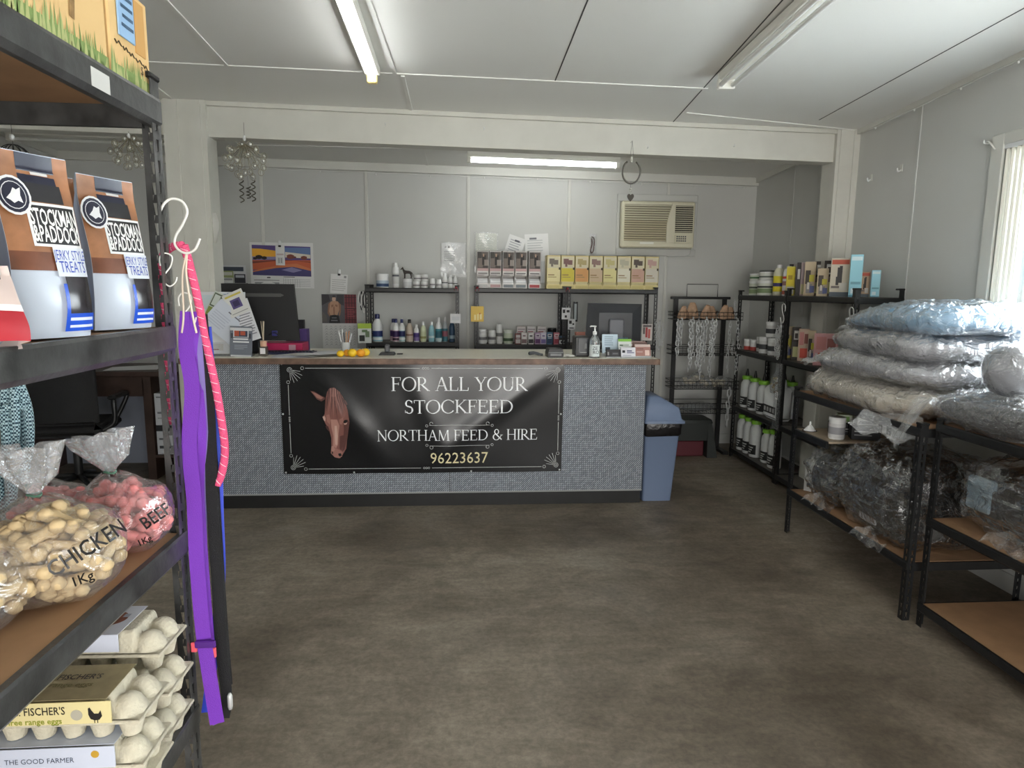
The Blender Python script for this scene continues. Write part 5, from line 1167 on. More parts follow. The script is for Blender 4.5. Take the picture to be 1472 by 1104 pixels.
MB().rbox(-.26, .26, -.05, .45, .46, .56, .04).build('seat', M_CH, t, True)
for s in (-1, 1):
    MB().tube(spline([(s*.24,.02,.50),(s*.33,.04,.56),(s*.335,.05,.72),(s*.33,.10,.745),(s*.33,.32,.74),(s*.325,.35,.70),(s*.25,.30,.52)]), .018, 8).build('armrest', M_SATIN, t, True)
    MB().rbox(s*.33-.032, s*.33+.032, .02, .32, .735, .765, .012).build('arm_pad', M_SATIN, t)
MB().lathe([(.03,.10),(.03,.30),(.022,.30),(.022,.47)], 14, (0,.2,0)).build('gas_lift', M_SATIN, t, 40)
MB().tube([(.1,.2,.44),(.30,.2,.43),(.31,.2,.38)], .006, 6).build('lever', M_SATIN, t, True)
for k in range(5):
    a = k*2*PI/5+.3; c, s = math.cos(a), math.sin(a)
    MB().tube([(0,.2,.11),(.15*c,.2+.15*s,.10),(.28*c,.2+.28*s,.07)], [.026,.022,.016], 8).build('base_arm', M_SATIN, t, True)
    MB().lathe([(.024,-.02),(.026,0),(.024,.02)], 12).xf(Matrix.Translation((.28*c,.2+.28*s,.026)) @ Matrix.Rotation(a, 4, 'Z') @ Matrix.Rotation(PI/2, 4, 'X')).build('castor', M_BLACK, t, 40)

# ================================================================== bin, rack, stool
t = thing('waste_bin', 'blue plastic waste bin with a sloping lid and black liner', 'bin', (1.502, 4.88, 0))
M_BIN = mat('slate_blue_plastic', (112, 128, 156), .42, bump=(40, .03))
def loft(mb, rings, m=0):
    k = len(rings[0]); s = len(mb.v); vs = [p for r in rings for p in r]; fs = [(i*k+j, i*k+(j+1) % k, (i+1)*k+(j+1) % k, (i+1)*k+j) for i in range(len(rings)-1) for j in range(k)]
    fs += [tuple(range(k-1,-1,-1)), tuple(range((len(rings)-1)*k, len(rings)*k))]; mb.add(vs, fs, m)
def rect(w0, w1, d0, d1, z, r=.02):
    p = []
    for cx, cy, a0 in ((w1-r, d0+r, -PI/2), (w1-r, d1-r, 0), (w0+r, d1-r, PI/2), (w0+r, d0+r, PI)):
        for k in range(4): a = a0+k*PI/6; p.append((cx+r*math.cos(a), cy+r*math.sin(a), z))
    return p
mb = MB(); loft(mb, [rect(-.135,.088,-.14,.14,0), rect(-.135,.088,-.14,.14,.012), rect(-.142,.128,-.172,.172,.60), rect(-.144,.132,-.176,.176,.605)]); mb.build('bucket', M_BIN, t, 40)
mb = MB(); loft(mb, [rect(-.143,.125,-.172,.172,.515), rect(-.147,.132,-.179,.179,.53), rect(-.149,.136,-.184,.184,.60), rect(-.146,.132,-.18,.18,.62)])
rn = random.Random(4); mb.v = [(x*(1+rn.uniform(-.02,.02)), y*(1+rn.uniform(-.015,.015)), z+rn.uniform(-.006,.006)) for x, y, z in mb.v]; mb.build('bin_liner', mat('black_liner', (24, 22, 24), .25, bump=(35, .6)), t, 60)
mb = MB(); loft(mb, [rect(-.150,.158,-.19,.19,.612), rect(-.150,.158,-.19,.19,.630), rect(-.146,.138,-.175,.175,.640), rect(-.138,.120,-.160,.165,.725), rect(-.120,-.01,-.13,.15,.800,.03), rect(-.105,-.03,-.11,.13,.810,.02)]); mb.build('lid', M_BIN, t, 50)

M_RACK = mat('black_rack_wire', (30, 30, 31), .4)
t = thing('wire_rack', 'black wire basket display rack hung with silver chains in the corner', 'rack', (2.33, 6.34, 0))
for x in (-.245, .245):
    MB().rbox(x-.022, x+.022, -.012, .012, .0, 1.53, .003).build('rack_post', M_RACK, t)
    MB().rbox(x-.03, x+.03, -.24, .16, .0, .03, .004).build('rack_foot', M_RACK, t)
MB().rbox(-.30, .30, -.015, .015, 1.515, 1.54, .003).build('top_rail', M_RACK, t)
MB().tube([(-.14,0,1.53),(-.14,0,1.66),(.17,0,1.66),(.17,0,1.53)], .004, 6).build('sign_frame', M_RACK, t)
def basket(z, y0, y1, h):
    mb = MB()
    for zz in (z, z+h*.5, z+h):
        mb.tube([(-.325,y0,zz),(.325,y0,zz),(.325,y1,zz),(-.325,y1,zz)], .003, 5, closed=True)
    for i in range(18):
        x = -.325+.65*i/17; mb.tube([(x,y0,z+h),(x,y0,z),(x,y1,z)], .0018, 4)
    for j in range(5):
        y = lerp(y0, y1, (j+.5)/5); mb.tube([(-.325,y,z+h),(-.325,y,z),(.325,y,z),(.325,y,z+h)], .0018, 4)
    mb.build('wire_basket', M_RACK, t)
for z, h in ((1.325, .07), (.985, .085), (.66, .075), (.42, .10)): basket(z, -.27, -.02, h)
# dried pig ears, built as hoof-like shells, in the top basket
M_PIG_EAR = mat('dried_pig_ear', (190, 156, 128), .7, noise=(18, .3))
for k, (x, s, rz) in enumerate(((-.24,.9,.2), (-.135,1.15,-.3), (-.02,1.0,.5), (.06,.9,-.2), (.16,1.0,.3), (.235,.85,-.5))):
    tt = thing('dried_pig_ear', ['brown dried pig ear at the post end of the top basket', 'largest brown dried pig ear, second in the top basket', 'brown dried pig ear in the middle of the top basket', 'brown dried pig ear just past the middle of the top basket', 'brown dried pig ear, second from the drench bottle shelf', 'small brown dried pig ear nearest the drench bottle shelf'][k], 'dog chew', (2.33+x, 6.17, 1.332), rz, 'dried pig ears in the rack')
    MB().lathe([(.030,0),(.050,.01),(.046,.05),(.034,.10),(.022,.13),(.016,.128),(.026,.09),(.034,.05),(.0,.02)], 14, sy=.75).xf(Matrix.Rotation(.35*(-1)**k, 4, 'X') @ Matrix.Scale(s*1.05, 4)).build('ear_shell', M_PIG_EAR, tt, 50)
    MB().tube([(.03,-.02,.05),(.042,-.03,.075)], .006, 6).build('dark_stub', mat('dark_ear_stub', (84, 62, 48), .6), tt)
for k, (x, n, z) in enumerate(((-.31, 17, 1.31), (-.275, 10, 1.32), (-.20, 24, 1.31), (-.165, 18, 1.33), (-.115, 21, 1.31), (-.085, 26, 1.30), (-.035, 20, 1.33), (.02, 27, 1.32), (.05, 17, 1.31), (.20, 20, 1.30), (.265, 22, 1.32))):
    chain(['outermost dog chain at the post end of the wire rack', 'short dog chain next to the outermost one on the wire rack', 'long dog chain, third from the post end of the wire rack', 'dog chain, fourth from the post end of the wire rack', 'dog chain, fifth from the post end of the wire rack', 'long dog chain with a clip, sixth on the wire rack', 'dog chain, seventh on the wire rack', 'longest dog chain hanging in the middle of the wire rack', 'short dog chain just past the middle of the wire rack', 'thin dog chain in the gap, second from the end of the wire rack', 'thin dog chain closest to the drench bottle shelf on the wire rack'][k],
          (2.33+x, 6.055-.012*(k % 3), z), int(n*.62), .046, .030 if k < 9 else .022, .0058 if k < 9 else .0038, k, .006, group='chains on the wire rack', snap=True)
for k, (x, y, s) in enumerate(((-.12, -.13, 1.0), (.06, -.15, .95), (.20, -.14, .8), (-.02, -.08, .9))):
    tt = thing('bagged_treats', ['clear bag of pale treats at the post end of the third basket', 'clear bag of pale treats in the middle of the third basket', 'clear bag of pale treats at the shelf end of the third basket', 'clear bag of pale treats heaped at the back of the third basket'][k], 'bag', (2.33+x, 6.34+y, .664 + (.03 if k == 3 else 0)), .4*k, 'bags in the wire rack')
    mb = MB(); rn = random.Random(k)
    for i in range(9): mb.ball((rn.uniform(-.06,.06)*s, rn.uniform(-.05,.05), .02+rn.uniform(0,.055)), .026, .020, .016, 8)
    mb.build('treat_heap', mat('pale_treat', (196, 186, 164), .7), tt, True)
    mb = MB(); mb.ball((0,0,.05), .105*s, .075, .058, 16); mb.v = [(x_*(1+rn.uniform(-.06,.06)), y_*(1+rn.uniform(-.06,.06)), max(.002, z_+rn.uniform(-.006,.006))) for x_, y_, z_ in mb.v]
    mb.build('clear_bag', plastic_film('bag_film', gloss=.30, milky=.10, scale=22, strength=.8), tt, True)
tt = thing('bagged_treats', 'flat grey plastic bundle lying in the lowest basket', 'bag', (2.30, 6.19, .424), .1, 'bags in the wire rack')
MB().ball((0,0,.035), .17, .08, .033, 16).build('grey_filling', flat(120,122,124), tt, True)
mb = MB(); mb.ball((0,0,.042), .19, .09, .042, 18); rn = random.Random(9); mb.v = [(x*(1+rn.uniform(-.08,.08)), y*(1+rn.uniform(-.08,.08)), max(.001, z+rn.uniform(-.008,.008))) for x, y, z in mb.v]; mb.build('clear_bag', plastic_film('bag_film'), tt, True)
# black step stool with a red tub below the rack
t = thing('step_stool', 'dark plastic step stool with sloping sides on the floor under the rack', 'stool', (2.215, 6.03, 0))
mb = MB(); loft(mb, [rect(-.20,.19,-.02,.28,.335,.03), rect(-.19,.18,-.01,.27,.365,.03)]); mb.build('step', mat('dark_green_plastic', (44, 48, 46), .5), t, 40)
mb = MB()
mb.add([(-.24,-.04,0),(-.20,-.04,0),(-.17,.0,.34),(-.19,.0,.34),(-.24,.30,0),(-.20,.30,0),(-.17,.27,.34),(-.19,.27,.34)], [(0,1,2,3),(7,6,5,4),(0,4,5,1),(1,5,6,2),(2,6,7,3),(3,7,4,0)]); mb.build('side_panel', mat('dark_green_plastic'), t)
mb = MB(); mb.add([(.13,-.04,0),(.23,-.04,0),(.18,.0,.34),(.14,.0,.34),(.13,.30,0),(.23,.30,0),(.18,.27,.34),(.14,.27,.34)], [(0,1,2,3),(7,6,5,4),(0,4,5,1),(1,5,6,2),(2,6,7,3),(3,7,4,0)]); mb.build('side_panel', mat('dark_green_plastic'), t)
MB().rbox(-.19, .15, -.005, .02, .16, .345, .004).build('apron', mat('dark_green_plastic'), t)
tag(MB().rbox(-.17, .12, 0, .2, 0, .155, .01).build('red_crate', mat('dull_red_plastic', (92, 32, 42), .5), None, False, (2.215, 6.06, 0)), 'dull red plastic crate pushed under the step stool', 'crate')

# ================================================================== corner shelf: drench bottles, jars, cartons
M_HDPE = mat('milky_bottle', (214, 217, 216), .38); M_GRN = mat('lime_cap', (138, 200, 66), .4)
FX, ZD3, ZD1, ZD2, ZDT = 2.60, .507, .087, 1.052, 1.562
def drench(label, y, z, x=2.68, h=.27, r=.062, nozzle=.06, handle=True, group='drench bottles', rz=-PI/2, cap=True):
    t = thing('drench_bottle', label, 'bottle', (x, y, z), rz, group)
    MB().lathe([(r*.92,0),(r,.008),(r,h*.66),(r*.93,h*.76),(r*.58,h*.86),(r*.56,h*.90)], 20, sy=.82).build('body', M_HDPE, t, 40)
    if cap:
        MB().lathe([(r*.70,h*.885),(r*.72,h*.90),(r*.70,h*.985),(r*.5,h)], 18).build('cap', M_GRN, t, 40)
        MB().lathe([(r*.26,h*.99),(r*.2,h+nozzle*.4),(r*.10,h+nozzle),(0,h+nozzle)], 10).build('nozzle', M_BLACK, t, 40)
    s = r*.82
    mb = MB(); mb.lathe([(r*1.012,h*.08),(r*1.012,h*.34)], 20, sy=.82, a0=PI*1.12, a1=PI*1.88)
    mb.build('label_print', flat(34,36,36), t, 40)
    mb = MB()
    for k in range(3): mb.lathe([(r*1.02,h*(.12+.065*k)),(r*1.02,h*(.15+.065*k))], 10, sy=.82, a0=PI*1.22, a1=PI*(1.62+.06*k))
    mb.build('label_lettering', flat(196,198,196), t, 40)
    return t
for k, (y, x) in enumerate(((5.97, 2.69), (5.80, 2.69), (5.62, 2.69))):
    drench(['drench bottle with a black spout farthest along the third shelf', 'second drench bottle on the third shelf of the corner unit', 'third drench bottle on the third shelf beside the big jug'][k], y, ZD3, x, .30, .066, .065)
for k, (y, x) in enumerate(((5.52, 2.83), (5.40, 2.84))):
    drench(['drench bottle in the back row behind the big jug, farther one', 'drench bottle in the back row behind the big jug, closer one'][k], y, ZD3, x, .32, .06, .055)
t = thing('drench_jug', 'wide milky jug with a black label band on the third shelf', 'jug', (2.70, 5.36, ZD3), -PI/2, 'drench bottles')
MB().rbox(-.135, .135, -.075, .075, 0, .285, .03).build('body', M_HDPE, t, True)
MB().rbox(-.11, .11, -.0768, -.0755, .055, .12, .0003).build('label_print', flat(36,38,38), t)
mb = MB()
for k in range(4): mb.face_xz(-.095+k*.052, -.06+k*.052, .068, .105, -.078)
mb.build('label_lettering', flat(190,192,190), t)
MB().tube(spline([(-.05,.02,.28),(-.04,.02,.34),(.05,.02,.34),(.07,.02,.28)]), .014, 8).build('handle', M_HDPE, t, True)
for k, y in enumerate((5.99, 5.85, 5.71)):
    drench(['green capped bottle at the far end of the bottom shelf', 'second green capped bottle on the bottom shelf', 'third green capped bottle, middle of the bottom shelf'][k], y, ZD1, 2.685, .345, .064, .03)
drench('slimmer drench bottle without visible cap between the bottom shelf bottles', 5.51, ZD1, 2.70, .30, .06, .06)
drench('green capped bottle at the near end of the bottom shelf', 5.33, ZD1, 2.685, .335, .066, .03)
# jars on the second shelf
WJ = [(5.99, 2.68, 0, .032, .10, 'small white jar with a red label at the far end of the second shelf'), (5.90, 2.70, 0, .034, .10, 'small white jar, second of the red label pair on the second shelf'), (5.80, 2.72, 0, .038, .13, 'plain white jar behind the stacked pots on the second shelf'),
      (5.64, 2.68, 0, .048, .145, 'white pot with black print under the stacked pot'), (5.46, 2.68, 0, .052, .145, 'white pot with black print nearest the aisle end of the second shelf'), (5.555, 2.70, .148, .052, .135, 'white pot stacked on top of the two pots on the second shelf')]
for y, x, dz, r, h, lb in WJ:
    tub(lb, (x, y, ZD2+dz), h, r, M_WHITE, M_WHITE, [(.15,.9), (.0 if r < .036 else .3, .4 if r < .036 else .65)], [(212,212,210), (176,70,62) if r < .036 else (70,72,74)], rotz=-PI/2, name='pot', lid_h=.14)
tt = thing('grooming_brush_packet', 'tangle of silver clips on a card beside the pots on the second shelf', 'packet', (2.66, 5.30, ZD2), -PI/2)
MB().rbox(-.05, .05, 0, .004, 0, .17, .001).build('card', flat(150,148,144), tt)
mb = MB(); rn = random.Random(3)
for k in range(14):
    cx, cz = rn.uniform(-.04,.04), rn.uniform(.02,.15); mb.tube([(cx+.012*math.cos(a*PI/4), -.006-.004*rn.random(), cz+.018*math.sin(a*PI/4)) for a in range(8)], .002, 5, closed=True)
mb.build('clip_cluster', M_CHROME, tt, True)
# top of the corner shelf and the next shelf
tub('wide white and green tub at the far end of the corner shelf top', (2.72, 5.93, ZDT), .135, .078, M_WHITE, M_WHITE, [(.05,.95),(.15,.5),(.55,.7)], [(206,210,196),(132,150,110),(60,70,56)], rotz=-PI/2)
tub('flat white and green tub stacked on the wide one', (2.72, 5.95, ZDT+.136), .062, .07, M_WHITE, M_WHITE, [(.1,.9),(.3,.6)], [(206,212,196),(70,110,70)])
tub('second wide white and green tub beside the yellow labelled bottle', (2.70, 5.70, ZDT), .135, .085, M_WHITE, M_WHITE, [(.05,.95),(.2,.55),(.6,.75)], [(210,212,200),(120,140,100),(52,56,50)])
tub('white tub with a dark lid stacked on the second wide tub', (2.70, 5.71, ZDT+.136), .085, .07, M_WHITE, mat('grey_lid',(84,86,86),.4), [(.1,.9),(.3,.5)], [(206,208,200),(90,96,90)])
bottle('clear bottle of amber liquid with a bright yellow label on the shelf top', (2.69, 5.475, ZDT), .262, .045, mat('amber_plastic',(206,204,180),.3), M_WHITE, [(.2,.95),(.45,.62)], [(222,206,40),(60,54,110)], neck=.42, cap_h=.10, shoulder=.74)
bottle('white bottle with red bands on the corner shelf top', (2.69, 5.31, ZDT), .245, .044, M_WHITE, M_WHITE, [(.05,.98),(.82,.93),(.08,.25),(.5,.7)], [(216,212,208),(196,60,46),(176,90,70),(150,110,104)], neck=.42, cap_h=.10, shoulder=.78)
def dog_y(p, x): return lerp(5.175, 4.204, (p-1128)/102)*x/2.60   # spacing along the shelf
def dogbox(label, y, w, h, col, kind, d=.09, x=2.70, z=ZDT+.004, rz=-PI/2, group='dog treatment cartons'):
    P = {'yellow': [(.05,.95,.35,.95,(226,206,50)), (.2,.7,.55,.7,(176,150,30)), (.1,.9,.05,.3,(196,196,190))],
         'dark': [(0,.45,.0,1,(52,48,46)), (.5,.95,.05,.35,(200,196,150)), (.1,.35,.5,.8,(206,206,200)), (.55,.95,.5,.9,(190,176,180))],
         'dog': [(0,1,.72,1,(198,180,150)), (.1,.55,.35,.75,(70,62,56)), (.45,.9,.42,.62,(206,196,70)), (.2,.75,.08,.36,(140,136,134)), (.55,.95,.1,.3,(96,104,150)), (.3,.5,.2,.4,(214,208,200))],
         'badge': [(0,1,.55,1,(54,46,42)), (.25,.8,.62,.9,(206,204,198)), (.35,.7,.66,.82,(60,52,48)), (.2,.8,.08,.4,(206,206,150))],
         'sil': [(.05,.95,.84,.96,(190,84,60)), (.36,.62,.36,.76,(52,48,46)), (.46,.62,.62,.80,(52,48,46)), (.30,.45,.30,.52,(52,48,46)), (.52,.9,.16,.36,(206,200,190)), (.0,1,.0,.12,(86,96,104)), (.08,.5,.22,.28,(120,110,104))],
         'blue': [(.08,.92,.86,.95,(210,230,234)), (.1,.9,.3,.36,(110,160,176)), (.15,.6,.08,.2,(220,236,240)), (.0,1,.0,.04,(90,140,160))],
         'pink': [(.1,.5,.5,.9,(206,140,136)), (.2,.9,.1,.4,(212,90,74)), (.55,.9,.55,.85,(150,90,84))]}[kind]
    return carton(label, (x, y, z), w, d, h, col, P, rz, group, name='dog_carton', sides=[(.1,.9,.6,.9,tuple(int(c*.8) for c in col))])
for px0, px1, h, col, kd, x, lb in (
 (1131,1142,.235,(222,210,90),'yellow',2.68,'yellow carton beside the red banded bottle'),
 (1135,1147,.262,(196,190,186),'dark',2.80,'dark edged carton at the end of the corner shelf top'),
 (1147.5,1160,.262,(190,170,172),'dark',2.69,'tall carton with dark edge and pink panel, first on the dog carton shelf top'),
 (1160,1174,.262,(190,170,140),'dog',2.69,'dog picture carton with a yellow flash, taller of the two'),
 (1174,1186,.268,(120,104,96),'badge',2.78,'dark badge carton standing behind the dog pictures'),
 (1179,1193,.205,(196,180,150),'dog',2.67,'shorter dog picture carton with a yellow flash in the front row'),
 (1187.5,1200,.268,(120,106,98),'badge',2.78,'dark badge carton beside the big dog silhouette carton'),
 (1196.5,1220.5,.272,(206,196,176),'sil',2.70,'large carton with a black dog silhouette and orange heading'),
 (1220.5,1236,.290,(150,206,220),'blue',2.72,'tall pale blue carton on the shelf top'),
 (1234,1245,.175,(190,160,130),'sil',2.84,'small dog silhouette carton between the two pale blue cartons'),
 (1245.5,1256.5,.185,(156,210,224),'blue',2.86,'short slim pale blue carton at the shelf end')):
    y = dog_y((px0+px1)/2, x); dogbox(lb, y, (px1-px0)*y*.00112, h, col, kd, d=.05, x=x, rz=-.52)
Z2 = 1.052
for px0, px1, h, c, kd, lb in ((1135,1146,.26,(214,200,110),'dog','yellow dog carton at the far end of the middle shelf'), (1147,1158,.26,(70,66,62),'badge','dark badge carton on the middle shelf'), (1158,1172,.255,(206,180,160),'pink','cream and pink carton with an orange patch on the middle shelf'), (1172,1182,.25,(196,170,160),'dog','beige dog carton beside the pink carton on the middle shelf'), (1182,1213,.24,(212,158,160),'pink','broad pink carton half hidden by the wrapped pet beds')):
    y = dog_y((px0+px1)/2, 2.70); dogbox(lb, y, (px1-px0)*y*.00112, h, c, kd, d=.05, x=2.70, z=Z2, rz=-.52)
carton('white carton standing on the middle shelf behind the wrapped beds', (2.78, 4.28, Z2), .10, .10, .36, (206,206,204), [(.1,.9,.3,.35,GRY)], -PI/2)
# hooks and chains on the posts
def shook(label, loc, rz=0.0, s=1.0, m=None, n=0, group='wire hooks on the shelf posts'):
    t = thing('wire_hook', label, 'hook', loc, rz, group)
    MB().tube(spline([(-.022*s,0,-.03*s),(-.022*s,0,.0),(-.004*s,0,.016*s),(.018*s,0,.004*s),(.012*s,0,-.03*s),(-.008*s,0,-.06*s),(-.014*s,0,-.085*s),(.004*s,0,-.104*s),(.024*s,0,-.09*s),(.030*s,0,-.07*s)]), .0028*s, 7).build('wire', m or M_WIREW, t, True)
    return t
shook('white wire hook on the post between the corner shelf and the next', (2.585, 5.15, 1.48), PI/2, 1.3)
shook('white wire hook on the near post of the dog carton shelf', (2.585, 4.215, 1.48), PI/2, 1.2)
for k, (y, z, n, lb) in enumerate(((5.16, 1.33, 16, 'bunch chain hanging under the white hook on the corner shelf post'), (5.20, 1.30, 13, 'shorter chain hanging beside the bunch chain on the corner shelf post'), (6.10, 1.50, 8, 'short chain at the top of the far corner shelf post'), (6.09, 1.12, 8, 'short chain halfway up the far corner shelf post'))):
    chain(lb, (2.575, y, z), n, .026, .018, .0034, 20+k, .006, group='chains on the corner shelf posts')
chain('heavy link chain hanging low on the far corner shelf post', (2.565, 6.07, .66), 6, .075, .036, .006, 31, .004, group='chains on the corner shelf posts')
chain('thin chain hanging on the near post of the dog carton shelf', (2.575, 4.215, 1.355), 8, .022, .014, .002, 33, .006, group='chains on the corner shelf posts')
t = thing('hanging_sleeve', 'clear hanging plastic sleeve with a white label on the corner shelf post', 'sleeve', (2.57, 5.13, 1.02), -PI/2)
MB().grid(lambda u, v: (-.05+.12*u, -.004*math.sin(u*9), -.55*(1-v)), 8, 12).build('plastic_sheet', plastic_film('sleeve_film'), t, True)
MB().rbox(-.01, .03, -.010, -.008, -.30, -.235, .0005).build('label', flat(226,226,226), t)
mb = MB()
for k in range(3): mb.face_xz(-.004, .022, -.25-.016*k, -.242-.016*k, -.0104)
mb.build('label_lettering', flat(60,60,62), t)
t = thing('treat_bag', 'clear bag of mixed treats hanging above the jug', 'bag', (2.64, 5.28, .96), 0)
mb = MB(); rn = random.Random(8)
for k in range(22): mb.ball((rn.uniform(-.03,.03), rn.uniform(-.05,.05), -.20+rn.uniform(0,.12)), .014, .011, .011, 7, rn.randrange(3))
mb.build('treat_heap', [flat(196,176,120), flat(150,120,80), flat(206,206,190)], t, True)
MB().lathe([(.012,0),(.02,-.03),(.045,-.08),(.055,-.16),(.05,-.21),(.02,-.22)], 14, sy=1.25).build('clear_bag', plastic_film('bag_film'), t, True)

# ================================================================== near shelf: treat pouches
M_WOOD = mat('wood_print', (152, 104, 70), .42, noise=(22, .35, 6)); M_NAVY = mat('navy_print', (26, 30, 52), .35)
M_POUCH = mat('pouch_white', (196, 206, 220), .3)
def pouch(label, loc, rz, w=.116, h=.272, d=.085, tilt=0.0, group='treat pouches', red=False):
    t = thing('treat_pouch', label, 'pouch', loc, rot=(tilt, 0, rz), group=group)
    def prof(v): return (.72+.28*math.sin(min(1, v/.25)*PI/2))*(1-max(0, (v-.12)/.80)**1.5 if v < .92 else 0.0)
    def front(u, v, s=-1):
        x = (u-.5)*w*(1-.05*v+.02*math.sin(v*9)); e = 1-.30*abs(2*u-1)**3
        return Vector((x, s*d/2*prof(v)*e + (.0015*s if v > .9 else 0) + .0012*math.sin(v*11+u*5), v*h))
    MB().grid(lambda u, v: front(u, v), 14, 24).build('front_film', [flat(176,40,52)] if red else [M_POUCH], t, True)
    MB().grid(lambda u, v: front(1-u, v, 1), 14, 24).build('back_film', M_WOOD if not red else flat(210,196,190), t, True)
    for u, nm in ((0, 'gusset'), (1, 'gusset')):
        MB().grid(lambda a, v: (lambda p, q: (lerp(p.x, q.x, a)+(.010 if u == 0 else -.010)*math.sin(a*PI)*(1-v), lerp(p.y, q.y, a), p.z))(front(u, v, -1), front(u, v, 1)), 6, 24).build(nm, mat('pouch_gusset', (170, 184, 206), .3) if not red else flat(206,186,180), t, True)
    lay = [0]
    def pr(name, mt, quads):
        mb = MB()
        for q in quads:
            lay[0] += 1; o = .0010+.00030*lay[0]
            (a, b, c, e) = q[:4]; sh = q[4] if len(q) > 4 else 0.0
            mb.grid(lambda i, j: (lambda p: (p.x, p.y-o, p.z))(front(lerp(a, b, i), lerp(c, e, j))), 14, 20)
        return mb.build(name, mt, t, True)
    def tx(s, u, v, size, mt, sx=1.0, bold=0.0):
        mb = MB(); vs, fs = text_mesh(s, 'CENTER', bold); lay[0] += 1; o = .0012+.00030*lay[0]
        mb.add([(lambda p: (p.x, p.y-o, p.z))(front(min(1, max(0, u+x*size*sx/w)), v+y*size/h)) for x, y in vs], fs); mb.build('lettering', mt, t)
    if red:
        pr('print', flat(214,196,190), [(0,1,.45,1)]); pr('print', flat(226,226,226), [(0,1,.36,.45)]); return t
    pr('wood_print', M_WOOD, [(0, 1, .37, .995)])
    pr('brown_print', mat('choc_print', (112, 66, 44), .4, noise=(20, .3)), [(0, .62, .37, .47)])
    pr('header_print', M_NAVY, [(.30, .80, .83, .995)]); pr('dark_print', mat('header_charcoal', (34, 34, 38), .35), [(.30, .84, .74, .84)])
    pr('label_border', flat(226,228,228), [(.30, .98, .50, .735)]); pr('label_ground', mat('label_black', (22, 22, 26), .35), [(.335, .955, .515, .72)])
    tx('STOCKMAN', .645, .655, .034, flat(230,230,228), .40, .02); tx('&PADDOCK', .645, .565, .034, flat(230,230,228), .40, .02)
    tx('1', .55, .90, .010, flat(200,200,200)) if False else None
    pr('header_lines', flat(206,206,206), [(.47, .70, .885, .90)])
    pr('sub_label', flat(212,218,226), [(.52, .99, .34, .50)])
    tx('JERKY STYLE', .755, .455, .021, mat('royal_blue', (40, 70, 170), .4), .46); tx('TREATS', .76, .39, .024, mat('royal_blue'), .56)
    pr('window_print', mat('dark_window', (52, 50, 54), .18, noise=(26, .4)), [(.60, .97, .135, .34)])
    pr('blue_print', mat('bright_blue', (34, 84, 206), .35), [(.55, .995, .035, .135), (.55, .60, .135, .30)])
    pr('blue_lines', flat(210,220,236), [(.60, .96, .095, .112), (.60, .96, .055, .07)])
    # round badge with an animal mark
    mb = MB(); lay[0] += 3; o = .0012+.00030*lay[0]
    def disc(cu, cv, r, m, k): mb.poly([(lambda p: (p.x, p.y-o-.0002*k, p.z))(front(cu+r*math.cos(a*PI/9)/w, cv+1.2*r*math.sin(a*PI/9)/h)) for a in range(18)], m)
    disc(.17, .76, .0235, 1, 0); disc(.17, .76, .0205, 0, 1); disc(.17, .76, .0165, 1, 2); disc(.17, .76, .0155, 0, 3)
    an = [(-.011,-.004),(-.004,.002),(.0,.008),(.004,.006),(.010,.009),(.008,.0),(.010,-.008),(.004,-.006),(-.002,-.009),(-.006,-.006)]
    mb.poly([(lambda p: (p.x, p.y-o-.0009, p.z))(front(.17+x/w, .76+z*1.3/h)) for x, z in an], 1)
    mb.build('badge_print', [M_NAVY, flat(222,224,226)], t)
    return t
RZP = math.radians(66)
ZP = 1.519
pouch('jerky treat pouch standing at the far end of the middle shelf', (-.648, 1.275, ZP), RZP)
pouch('jerky treat pouch behind and between the two front pouches', (-.735, 1.24, ZP), RZP)
pouch('jerky treat pouch in the middle of the front row', (-.642, 1.055, ZP), RZP)
pouch('jerky treat pouch cut off by the edge of the view', (-.660, .885, ZP), RZP)
pouch('jerky treat pouch in the back row beside the cut off one', (-.78, 1.02, ZP), RZP)
pouch('red and pale pouch slumped in front of the treat pouches', (-.620, .87, ZP), RZP-.3, .12, .11, .07, -.35, red=True)

# ------------------------------------------------------------------ cardboard display boxes on the top board
M_CARD = mat('tan_card', (226, 190, 132), .6); M_GRASS = mat('grass_green', (130, 154, 88), .6); M_GRASS2 = mat('grass_pale', (178, 184, 122), .6)
def showbox(label, y0, y1, h, figure):
    L = y1-y0; t = thing('display_carton', label, 'display box', (-.606, (y0+y1)/2, 1.964), PI/2, 'cardboard display boxes')
    MB().rbox(-L/2, L/2, 0, .24, 0, h, .003).build('carton_body', M_CARD, t)
    mb = MB(); rn = random.Random(int(y0*100))
    for i in range(int(L/.006)):
        x = -L/2+i*.006; hh = rn.uniform(.02, .05); b = rn.uniform(-.004, .004); m = rn.randrange(2)
        mb.poly([(x-.004,-.0008-.0002*m,0),(x+.006,-.0008-.0002*m,0),(x+.002+b,-.0008-.0002*m,hh)], m)
    mb.face_xz(-L/2, L/2, 0, .02, -.0007, 0); mb.build('grass_print', [M_GRASS, M_GRASS2], t)
    return t, L
t, L = showbox('tan cardboard box printed with grass and a spotted animal on the top board', .80, 1.236, .30, True)
mb = MB(); mb.tube(spline([(.03,0,.20),(.055,0,.13),(.085,0,.12),(.115,0,.15),(.13,0,.185)]), .010, 6); mb.tube(spline([(.115,0,.14),(.12,0,.09),(.115,0,.045)]), .008, 6)
mb.tube(spline([(.125,0,.15),(.105,0,.19),(.11,0,.24)]), .016, 6); mb.tube(spline([(.06,0,.12),(.03,0,.10),(.035,0,.135)]), .005, 6); mb.tube(spline([(.12,0,.19),(.145,0,.20),(.155,0,.23)]), .006, 6)
mb.fn(lambda p: (p[0], -.0012+p[1]*.02, p[2])); mb.build('animal_print', mat('spotted_print', (150, 118, 72), .6, noise=(60, .3)), t)
